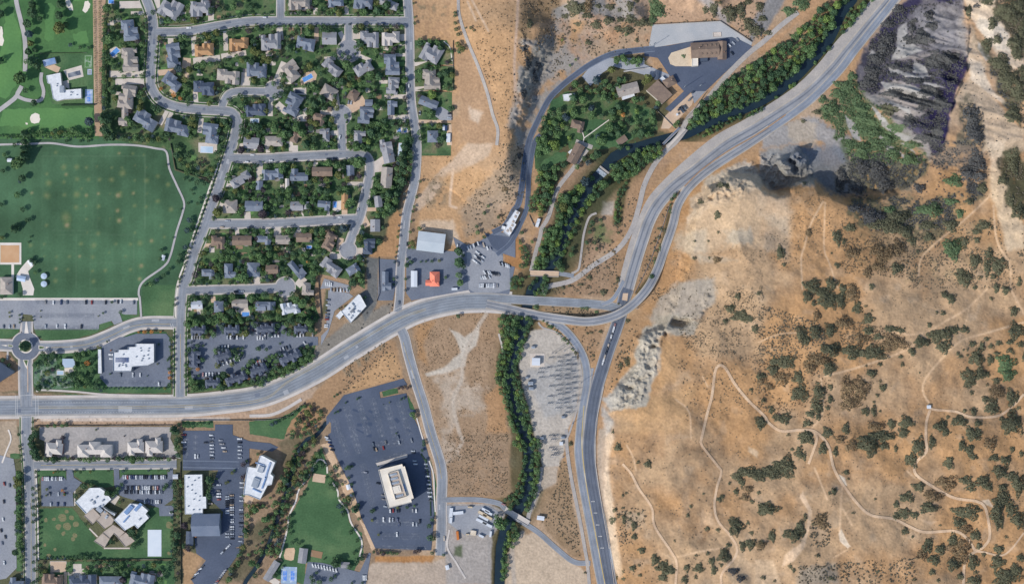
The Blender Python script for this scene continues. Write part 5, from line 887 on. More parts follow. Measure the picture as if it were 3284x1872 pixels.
# picnic shelters
def shelter(t, x, y, w_, h_, rot, col, label, cat='shelter', name='picnic_shelter', hh_=3.2):
    c = T(t, x, y); b = hgt(*c); px, py, _ = W(*c, b+hh_); o = empty(name, (px, py, b), -math.radians(rot)); s = MPP/Z; V, F = [], []; hipblock(V, F, 0, 0, w_*s, h_*s, hh_, .45, True, .2); obj('roof', mesh('roof', V, F, col), o)
    for sx in (-1, 1):
        for sy in (-1, 1):
            V, F = [], []; box(V, F, sx*w_*s*.42, sy*h_*s*.42, .25, .25, -.2, hh_); obj('post', mesh('post', V, F, M_wc), o)
    tag(o, label, cat); return o
M_sh = cm('white_shade_roof', '206,212,220', rough=.5)
shelter('b1', 300, 1145, 50, 60, -35, M_sh, 'white tilted shade roof at the upper end of the park plaza'); shelter('b1', 92, 162, 42, 30, 0, M_sh, 'small white shelter left of the great shaded park tree'); shelter('b1', 1570, 1100, 30, 48, 15, M_sh, 'small white shelter beside the park footpath bend')
shelter('b1', 205, 1300, 80, 50, 10, cm('pale_blue_canopy', '160,184,214'), 'pale blue canopy over the plaza beside the hip-roofed park building'); 
for y, l in ((1277, 'upper of the twin round white tanks beside the park plaza'), (1352, 'lower of the twin round white tanks beside the park plaza')):
    c = T('b1', 430, y); o = empty('water_tank', G(*c)); V = [(0, 0, 3.6)]; F = []; n = 24; r = 3.4
    for z, q in ((-.2, r), (3.0, r)): V += [(q*math.cos(2*PI*k/n), q*math.sin(2*PI*k/n), z) for k in range(n)]
    obj('shell', mesh('shell', V, [(1+k, 1+(k+1) % n, 1+n+(k+1) % n, 1+n+k) for k in range(n)], M_wc), o); obj('lid', mesh('lid', [(p[0], p[1], p[2]+.02) for p in V], [(0, 1+n+k, 1+n+(k+1) % n) for k in range(n)], cm('tank_lid', '178,196,214', rough=.4)), o); tag(o, l, 'tank')
# shops by the boulevard bend
w_ = flat('white_office', 'white square-roofed office set diagonally beside the boulevard curve', 'office building', 'c2 882,238 1048,70 1068,80 1124,185 972,345', 8, M_wr, M_wc, .7, U('c2', '990,160 955,210 1010,190 1040,235 1055,238 1000,245 950,270 988,280 975,300 1000,170', 16, 14, 45)+[('c2', 990, 228, 50, 20, -45, 2.0, cm('dark_unit', '70,84,104'))], short='the diagonal white office')
flat('office_annex', 'small white annex roof at the left corner of the diagonal office', 'annex', 'c2 830,280 880,225 905,262 865,312', 4.5, M_wr, M_wc, .4)
o = house('b2', 1320, 1325, 84, 175, 0, 'B', 'l', 'clinic'); tag(o, 'long blue-roofed clinic beside the vertical street above the boulevard', 'clinic'); LAND.append((*T('b2', 1320, 1325), 'the blue-roofed clinic'))
def gabled(name, label, cat, t, x, y, w_, h_, rot, hh_, mat, wall=None, pitch=.12, short=None, oh=.3, gable=True, across=False):
    c = T(t, x, y); b = hgt(*c)+.02; px, py, _ = W(*c, b+hh_); o = empty(name, (px, py, b), -math.radians(rot)); s = MPP/Z; V, F = [], []; box(V, F, 0, 0, w_*s-.4, h_*s-.4, -.4, hh_-.05); obj('wall', mesh('wall', V, F, wall or M_wc), o)
    V, F = [], []
    if across: hipblock(V, F, 0, 0, h_*s, w_*s, hh_, pitch, gable, oh); V = [(y_, x_, z_) for x_, y_, z_ in V]; F = [f[::-1] for f in F]
    else: hipblock(V, F, 0, 0, w_*s, h_*s, hh_, pitch, gable, oh)
    obj('roof', mesh('roof', V, F, mat), o); tag(o, label, cat); BLK.append((c[0], c[1], max(w_, h_)/Z/2, min(w_, h_)/Z/2))
    if short: LAND.append((c[0], c[1], short))
    return o
gabled('warehouse', 'large pale metal-roofed warehouse above the salmon-roofed shop', 'warehouse', 'b2', 1748, 950, 258, 180, 7, 8, M_lg, short='the pale metal warehouse')
gabled('station_canopy', 'white ribbed fuel canopy left of the salmon-roofed shop', 'canopy', 'b2', 1585, 1303, 56, 150, 0, 5, M_sh, short='the fuel canopy')
o = house('b2', 1765, 1305, 130, 132, 0, 'R', 'l', 'shop'); tag(o, 'salmon red L-shaped shop roof near the boulevard junction', 'shop'); LAND.append((*T('b2', 1765, 1305), 'the salmon-roofed shop'))
flat('bus_depot_office', 'long white-roofed building with tan rooftop panels on the sloping lot by the river', 'building', 'b3 160,640 205,664 152,768 168,780 100,895 42,850 78,790 66,768 85,750', 5.5, M_wr, M_wc, .5, [('b3', x, y, 22, 22, 28, .5, M_tr) for x, y in ((178, 668), (160, 705), (128, 788), (108, 820), (84, 840), (116, 842), (138, 752))], short='the long white river-lot building')
flat('small_office', 'little white block left of the long white river-lot building', 'shed', 'b3 30,790 65,800 55,835 22,820', 3.5, M_wr, M_wc, .3)
# school
sc = flat('school', 'cross-plan school with white and tan flat roofs on a green lawn', 'school', 'd1 722,668 820,575 860,530 962,530 1012,565 1070,640 990,712 1040,750 1108,780 1100,800 990,720 900,722 826,780', 7.5, M_wr, M_wc, .9, U('d1', '930,620 900,665 875,650 990,650 985,700 905,680', 22, 16, -40)+[('d1', 960, 738, 60, 40, 40, 2.5)], short='the cross-shaped school')
for s_, hh_, m_ in (('d1 888,720 966,800 888,880 806,800', 6.6, M_tr), ('d1 1005,738 1095,835 1075,882 1005,925 918,838', 6.2, M_tr), ('d1 1252,680 1330,690 1355,690 1425,750 1400,780 1432,818 1325,922 1292,888 1200,940 1098,840', 7.2, M_wr), ('d1 1086,884 1200,955 1138,1012 1092,968 1052,1018 986,960', 5.8, M_tr), ('d1 985,966 1054,1022 1002,1106 902,1042', 5.2, M_tr), ('d1 1210,958 1298,1040 1248,1075 1204,1098 1134,1012', 5.1, M_tr)):
    flat('', '', '', s_, hh_, m_, M_wc, .6, ([('d1', 1240, 740, 95, 40, -48, 1.8, M_bgl, 'skylight'), ('d1', 1215, 830, 80, 14, -48, 1.2, M_bgl, 'skylight'), ('d1', 1345, 830, 20, 14, -48), ('d1', 1330, 715, 30, 90, 42, 1.0, M_bgl, 'skylight')] if '1252,680' in s_ else U('d1', '1010,760 1030,800 1020,815', 22, 18, 45) if '1005,738' in s_ else ()), root=sc)
flat('medical_building', 'long white flat roof beside the grey church roof', 'building', 'd1 1775,405 1945,402 1950,615 1982,615 1985,728 1950,730 1950,783 1780,783', 6.5, M_wr, M_wc, .5, U('d1', '1813,432 1910,435 1872,460 1845,502 1803,520 1845,552 1878,585 1922,612 1865,640 1915,652 1812,706 1915,740 1860,740', 12, 9), short='the long white-roofed building')
gabled('church', 'big grey metal-roofed church hall in the dark lower car park', 'church', 'd1', 1983, 888, 268, 208, -1, 8, M_gr, M_wg, .5, short='the grey church hall', oh=.2)
gabled('shed', 'small slate shed left below the grey church hall', 'shed', 'd1', 1825, 1015, 66, 132, 2, 4, ROOF['D'][0], pitch=.3)
gabled('storage_shed', 'little grey shed beside the school street gate', 'shed', 'd1', 1688, 422, 46, 40, 0, 3, ROOF['L'][0], pitch=.3)
flat('office_building', 'jagged white office roof tilted beside the dark canal ravine', 'office building', 'd2 100,220 128,222 246,286 202,396 230,420 212,500 172,508 100,645 -10,600 -60,598 -38,420 -20,330 10,330 60,340', 12, M_wr, M_wc, 1.0, [('d2', 110, 350, 50, 60, 20, 2.4), ('d2', 60, 480, 60, 90, 20, 2.0), ('d2', 175, 360, 16, 150, 18, 1.2, M_bgl, 'skylight'), ('d2', 140, 480, 14, 120, 20, 1.2, M_bgl, 'skylight'), ('d2', 100, 300, 90, 10, 18, 1.0, M_bgl, 'skylight'), ('d2', 70, 555, 90, 12, 25, 1.0, M_bgl, 'skylight')], short='the jagged white office')
big = flat('office_tower', 'big cream-roofed glass office block in the dark asphalt car park', 'office building', 'd2 1240,357 1470,300 1478,325 1495,320 1582,630 1556,640 1562,668 1338,724 1300,585', 19, M_br, M_wd, .9, [('d2', 1382, 400, 74, 22, -15, 1.8), ('d2', 1392, 440, 74, 22, -15, 1.8), ('d2', 1402, 482, 74, 22, -15, 1.8), ('d2', 1415, 545, 84, 70, -15, 2.4, M_br), ('d2', 1442, 605, 80, 24, -15, 1.8), ('d2', 1490, 530, 22, 70, -15, .8, M_bgl, 'skylight')], cap=M_br, short='the big cream-roofed office')
flat('', '', '', 'd2 1330,392 1432,362 1512,615 1405,645', 21, M_tr, M_wc, 1.9, root=big, cap=M_br)
flat('office_terrace', 'low pale entrance terrace wrapping the top corner of the cream-roofed office', 'terrace', 'd2 1215,292 1520,205 1520,235 1232,318', 1.0, M_walk, M_wc, .1)
gabled('barn', 'grey gabled hall beside the brown court at the park foot', 'hall', 'd2', 514, 1182, 78, 140, 8, 4.5, ROOF['G'][0], pitch=.35, short='the grey park hall')
gabled('long_shed', 'long slanting grey shed beside the canal at the bottom edge', 'shed', 'd2', 213, 1328, 64, 205, 32, 4, ROOF['G'][0], pitch=.3, short='the long slanting shed')
gabled('cottage', 'small grey flat cottage above the bottom car park trees', 'cottage', 'd2', 922, 1273, 80, 54, 4, 3.5, ROOF['G'][0], pitch=.25)
gabled('garden_shed', 'white shed in the tree strip left of the cream-roofed office lot', 'shed', 'd2', 952, 522, 34, 44, -15, 3, M_sh, pitch=.25); gabled('garden_shed', 'tiny white shed below another in the tree strip of the office lot', 'shed', 'd2', 982, 602, 30, 18, -10, 2.6, M_sh, pitch=.25)
# riverside settlement
o = house('a3', 1985, 482, 258, 140, -3, 'N', 'g', 'lodge'); V = []; F = []
for k in range(4):
    for sy in (-1, 1):
        box(V, F, (-4+k*5.2), sy*4.2, 1.6, 2.4, 4.6, 7.6)
obj('dormers', mesh('dormers', V, F, ROOF['N'][0]), [c_ for c_ in o.children if c_.name.startswith('roof')][0]); tag(o, 'wide brown-roofed lodge with dormers on the dark asphalt apron', 'lodge'); LAND.append((*T('a3', 1985, 482), 'the brown-roofed lodge'))
o = house('a3', 2150, 485, 78, 165, 0, 'N', 'g', 'lodge_wing'); tag(o, 'brown upright roof attached right of the wide brown lodge', 'lodge wing')
flat('flat_annex', 'cream flat-roofed annex under the wide brown lodge', 'annex', 'a3 1860,562 1918,562 1918,636 1860,640', 4.5, M_br, M_wc, .4); flat('glass_porch', 'small dark glazed porch below the wide brown lodge', 'porch', 'a3 1935,560 2010,555 2010,592 1935,595', 3.5, cm('dark_glazed_roof', '82,92,108', rough=.3), M_wd, .3)
o = house('a3', 1240, 862, 200, 100, -14, 'T', 'g', 'hall'); tag(o, 'long taupe hall with white porch among riverside trees', 'hall'); LAND.append((*T('a3', 1240, 862), 'the long taupe hall'))
flat('porch', 'white porch roof along the lower side of the long taupe hall', 'porch', 'a3 1182,935 1300,896 1308,925 1190,965', 3.4, M_wr, M_wc, .1)
flat('great_hall', 'big square taupe-brown roof set diagonally in the riverside settlement', 'hall', 'a3 1420,870 1528,770 1672,912 1572,1002', 6.5, ROOF['N'][0], M_wc, .05, short='the diagonal great hall')
o = house('a3', 1645, 790, 110, 80, -28, 'N', 'h', 'small_hall'); tag(o, 'small brown hip roof above the big diagonal hall', 'hall')
gabled('plant_building', 'narrow dark upright plant shed above the diagonal hall', 'shed', 'a3', 1520, 722, 34, 92, 8, 4, ROOF['D'][0], pitch=.2); flat('pump_house', 'small white flat shed between diagonal hall and dark plant shed', 'shed', 'a3 1545,760 1575,735 1610,765 1580,800', 3.5, M_wr, M_wc, .3)
flat('cottage', 'white-roofed cottage on the lawn beside the curving utility road', 'cottage', 'a3 615,912 730,898 735,950 668,975 625,970', 4, M_wr, M_wc, .3, short='the white-roofed cottage')
o = house('a3', 755, 1215, 118, 108, 12, 'N', 'l', 'house'); tag(o, 'brown cottage with orange-tinted gables in the middle of the park lawn', 'cottage'); LAND.append((*T('a3', 755, 1215), 'the park-lawn cottage'))
o = house('b3', 740, 100, 90, 190, 28, 'N', 'g', 'house'); tag(o, 'brown gabled house with white porch above the pale river track', 'house'); LAND.append((*T('b3', 740, 100), 'the house above the river track'))
flat('porch', 'white square porch roof left of the brown house on the river track', 'porch', 'b3 665,85 700,55 728,82 695,112', 3.2, M_wr, M_wc, .1)
o = house('a3', 1185, 1350, 92, 56, -35, 'N', 'g', 'cabin'); tag(o, 'small brown cabin under trees beside the river dam', 'cabin'); LAND.append((*T('a3', 1185, 1350), 'the riverside cabin'))
gabled('control_building', 'white windowless control building in the pale substation yard', 'building', 'c3', 357, 718, 74, 66, 2, 4.5, M_sh, pitch=.06, short='the white control building')
gabled('control_hut', 'tiny white hut at the lower substation gear', 'hut', 'd3', 600, 103, 28, 28, 0, 3, M_sh, pitch=.06); gabled('gauge_hut', 'small white shed beside the lower river bridge', 'shed', 'd3', 402, 820, 66, 36, 8, 3.5, M_sh, pitch=.12, short='the white shed by the lower bridge')
gabled('hilltop_hut', 'tiny white hut beside the forked track on the open hill', 'hut', 'c4', 1640, 1153, 34, 28, 0, 2.6, M_sh, pitch=.1); gabled('site_hut', 'small white site hut below the gravel yard', 'hut', 'd2', 1905, 1295, 30, 40, -15, 3, M_sh, pitch=.1)
gabled('gazebo', 'small square brown gazebo beside the lower cul-de-sac bulb', 'gazebo', 'a2', 770, 1055, 36, 36, 0, 3, ROOF['N'][0], pitch=.4, gable=False)
flat('helipad_frame', 'small pale walled pad above the brown-roofed lodge', 'pad', 'a3 2060,315 2140,312 2142,355 2062,358', .8, M_conc, M_wc, .5)
# bridges
def bridge(label, s, w_, dz, mat, name='bridge', thick=1.0):
    L = pts(s) if isinstance(s, str) else s; c = L[len(L)//2]; o = empty(name, W(c[0], c[1], 0)); inv = Matrix.Translation(-Vector(W(c[0], c[1], 0)))
    d = ribbon('deck', L, w_, mat, 'mark', smoothit=False, dz=dz, make_struct=False, across=2); d.parent = o; d.matrix_parent_inverse = inv; d.name = 'deck'
    for sd in (-1, 1):
        a_, b_ = np.array(L[0][:2]), np.array(L[-1][:2]); u = (b_-a_)/np.linalg.norm(b_-a_); n_ = np.array([-u[1], u[0]])*sd*w_/2; V, F = [], []; p, q = a_+n_, b_+n_; m_ = (p+q)/2; x, y, z = W(m_[0], m_[1], 0)
        h0 = float(samp(H0, *m_)); ln = np.linalg.norm(q-p)*MPP; box(V, F, 0, 0, ln, .35, dz-thick+.4+h0, dz+1.4+h0); pr = obj('parapet', mesh('parapet', V, F, M_walk)); pr.parent = o; pr.matrix_parent_inverse = inv; pr.location = (x, y, 0); pr.rotation_euler.z = math.atan2(-(q-p)[1], (q-p)[0])
    tag(o, label, 'bridge'); return o
bridge('wide cream deck bridge over the wooded river above the boulevard', 'b3 300,1248 577,1258', 18, .5, M_tanc); bridge('small grey bridge carrying the bottom lane over the river', 'd3 60,735 290,870', 17, .4, M_walk)
bridge('narrow steel and concrete bridge over the upper river by the gravel yard', 'a3 1620,1420 1790,1240', 9, .5, M_walk, 'footbridge'); bridge('pipe bridge running beside the narrow upper river bridge', 'a3 1580,1390 1740,1230', 7, .7, M_gr, 'pipe_bridge')
V, F = [], []; c0 = T('b3', 1035, 270)
dm = empty('weir', W(*c0, 0)); box(V, F, 0, 0, 19, 2.2, -3, -.3, -math.radians(38)); obj('sill', mesh('sill', V, F, M_grav), dm); V, F = [], []; box(V, F, -3, -3.4, 18, 5, -2.4, -1.2, -math.radians(38)); obj('apron', mesh('apron', V, F, cm('wet_rock_foam', '120,136,150 190,198,206', scale=.6)), dm); tag(dm, 'pale concrete weir crossing the dark river in the woods', 'weir')
# ------------------------------------------------------------ vegetation
TONE = {'M': ('mid-green', (86, 114, 76), (102, 130, 84)), 'D': ('dark green', (66, 92, 68), (80, 106, 76)), 'O': ('olive green', (96, 106, 66), (116, 122, 74)), 'R': ('rust-orange', (176, 122, 70), (190, 136, 82)), 'P': ('dark purplish', (72, 66, 74), (84, 76, 80)), 'Y': ('light green', (104, 128, 70), (122, 144, 80)), 'B': ('blue-green', (66, 84, 92), (80, 98, 100))}
def leafm(name, a_, b_, rnd=.14):
    m = nmat(name, [tuple(lin(*a_)), tuple(lin(*b_))], scale=.35, fine=.22, fscale=1.1, rough=.8, rnd=rnd, spec=.15); return m
LEAF = {k: leafm('leaves_'+v[0].replace('-', '_').replace(' ', '_'), v[1], v[2]) for k, v in TONE.items()}
M_trunk = cm('bark', '84,72,60 100,88,74', scale=2)
def quads(C, N, size, r):
    """leaf clumps: one small quad per centre C facing about N"""
    N = N+r.normal(0, .45, N.shape); N /= np.linalg.norm(N, axis=1)[:, None]+1e-9
    a_ = np.cross(N, r.normal(0, 1, N.shape)); a_ /= np.linalg.norm(a_, axis=1)[:, None]+1e-9; b_ = np.cross(N, a_); s = size[:, None]
    V = np.stack([C-a_*s-b_*s*.8, C+a_*s-b_*s*.6, C+a_*s*.8+b_*s, C-a_*s*.7+b_*s*.9], 1); return V.reshape(-1, 3)
def crown_pts(seed, n, conif=False):
    r = np.random.default_rng(seed)
    if conif:
        t = r.random(n)**.7; an = r.random(n)*2*PI; rad = t*(.85+.15*np.sin(an*7+seed)); z = 2.3*(1-t)+.1
        C = np.stack([rad*np.cos(an), rad*np.sin(an), z], 1); N = np.stack([np.cos(an), np.sin(an), .6+0*an], 1); return quads(C, N, r.uniform(.09, .17, n), r)
    k = r.integers(5, 10); L = [(0, 0, .85, .62)]+[(r.uniform(.32, .62)*math.cos(a_), r.uniform(.32, .62)*math.sin(a_), r.uniform(.5, .95), r.uniform(.28, .46)) for a_ in np.arange(k)/k*2*PI+r.random()]
    w_ = np.array([l[3]**2 for l in L]); w_ /= w_.sum(); id_ = r.choice(len(L), n, p=w_); D = r.normal(0, 1, (n, 3)); D[:, 2] = np.abs(D[:, 2])*1.1-.35; D /= np.linalg.norm(D, axis=1)[:, None]
    c = np.array([l[:3] for l in L])[id_]; R_ = np.array([l[3] for l in L])[id_]*r.uniform(.8, 1.06, n)
    C = c+D*R_[:, None]*np.array([1, 1, .9]); return quads(C, D, r.uniform(.07, .15, n), r)
def qmesh(name, V, mats, mi=None):
    n = len(V)//4; me = bpy.data.meshes.new(name); me.vertices.add(len(V)); me.vertices.foreach_set('co', np.asarray(V, np.float32).ravel()); me.loops.add(len(V)); me.loops.foreach_set('vertex_index', np.arange(len(V), dtype=np.int32))
    me.polygons.add(n); me.polygons.foreach_set('loop_start', np.arange(0, len(V), 4, dtype=np.int32)); me.polygons.foreach_set('loop_total', np.full(n, 4, np.int32))
    for m in mats: me.materials.append(m)
    if mi is not None: me.polygons.foreach_set('material_index', np.asarray(mi, np.int32))
    me.update(); return me
PROTO = [crown_pts(100+i, 460) for i in range(7)]+[crown_pts(200+i, 300, True) for i in range(2)]
PLOW = [crown_pts(300+i, 170) for i in range(6)]
TREES = []                                                 # x, y, r(plan), tone
def addt(s, r0=None):
    t = None
    for tok in s.split():
        if tok[0] in 'abcd' and ',' not in tok: t = tok; continue
        p = tok.split(','); tn = p[3] if len(p) > 3 else 'M'; c = T(t, float(p[0]), float(p[1])); TREES.append((c[0], c[1], float(p[2])/Z, tn, 1))
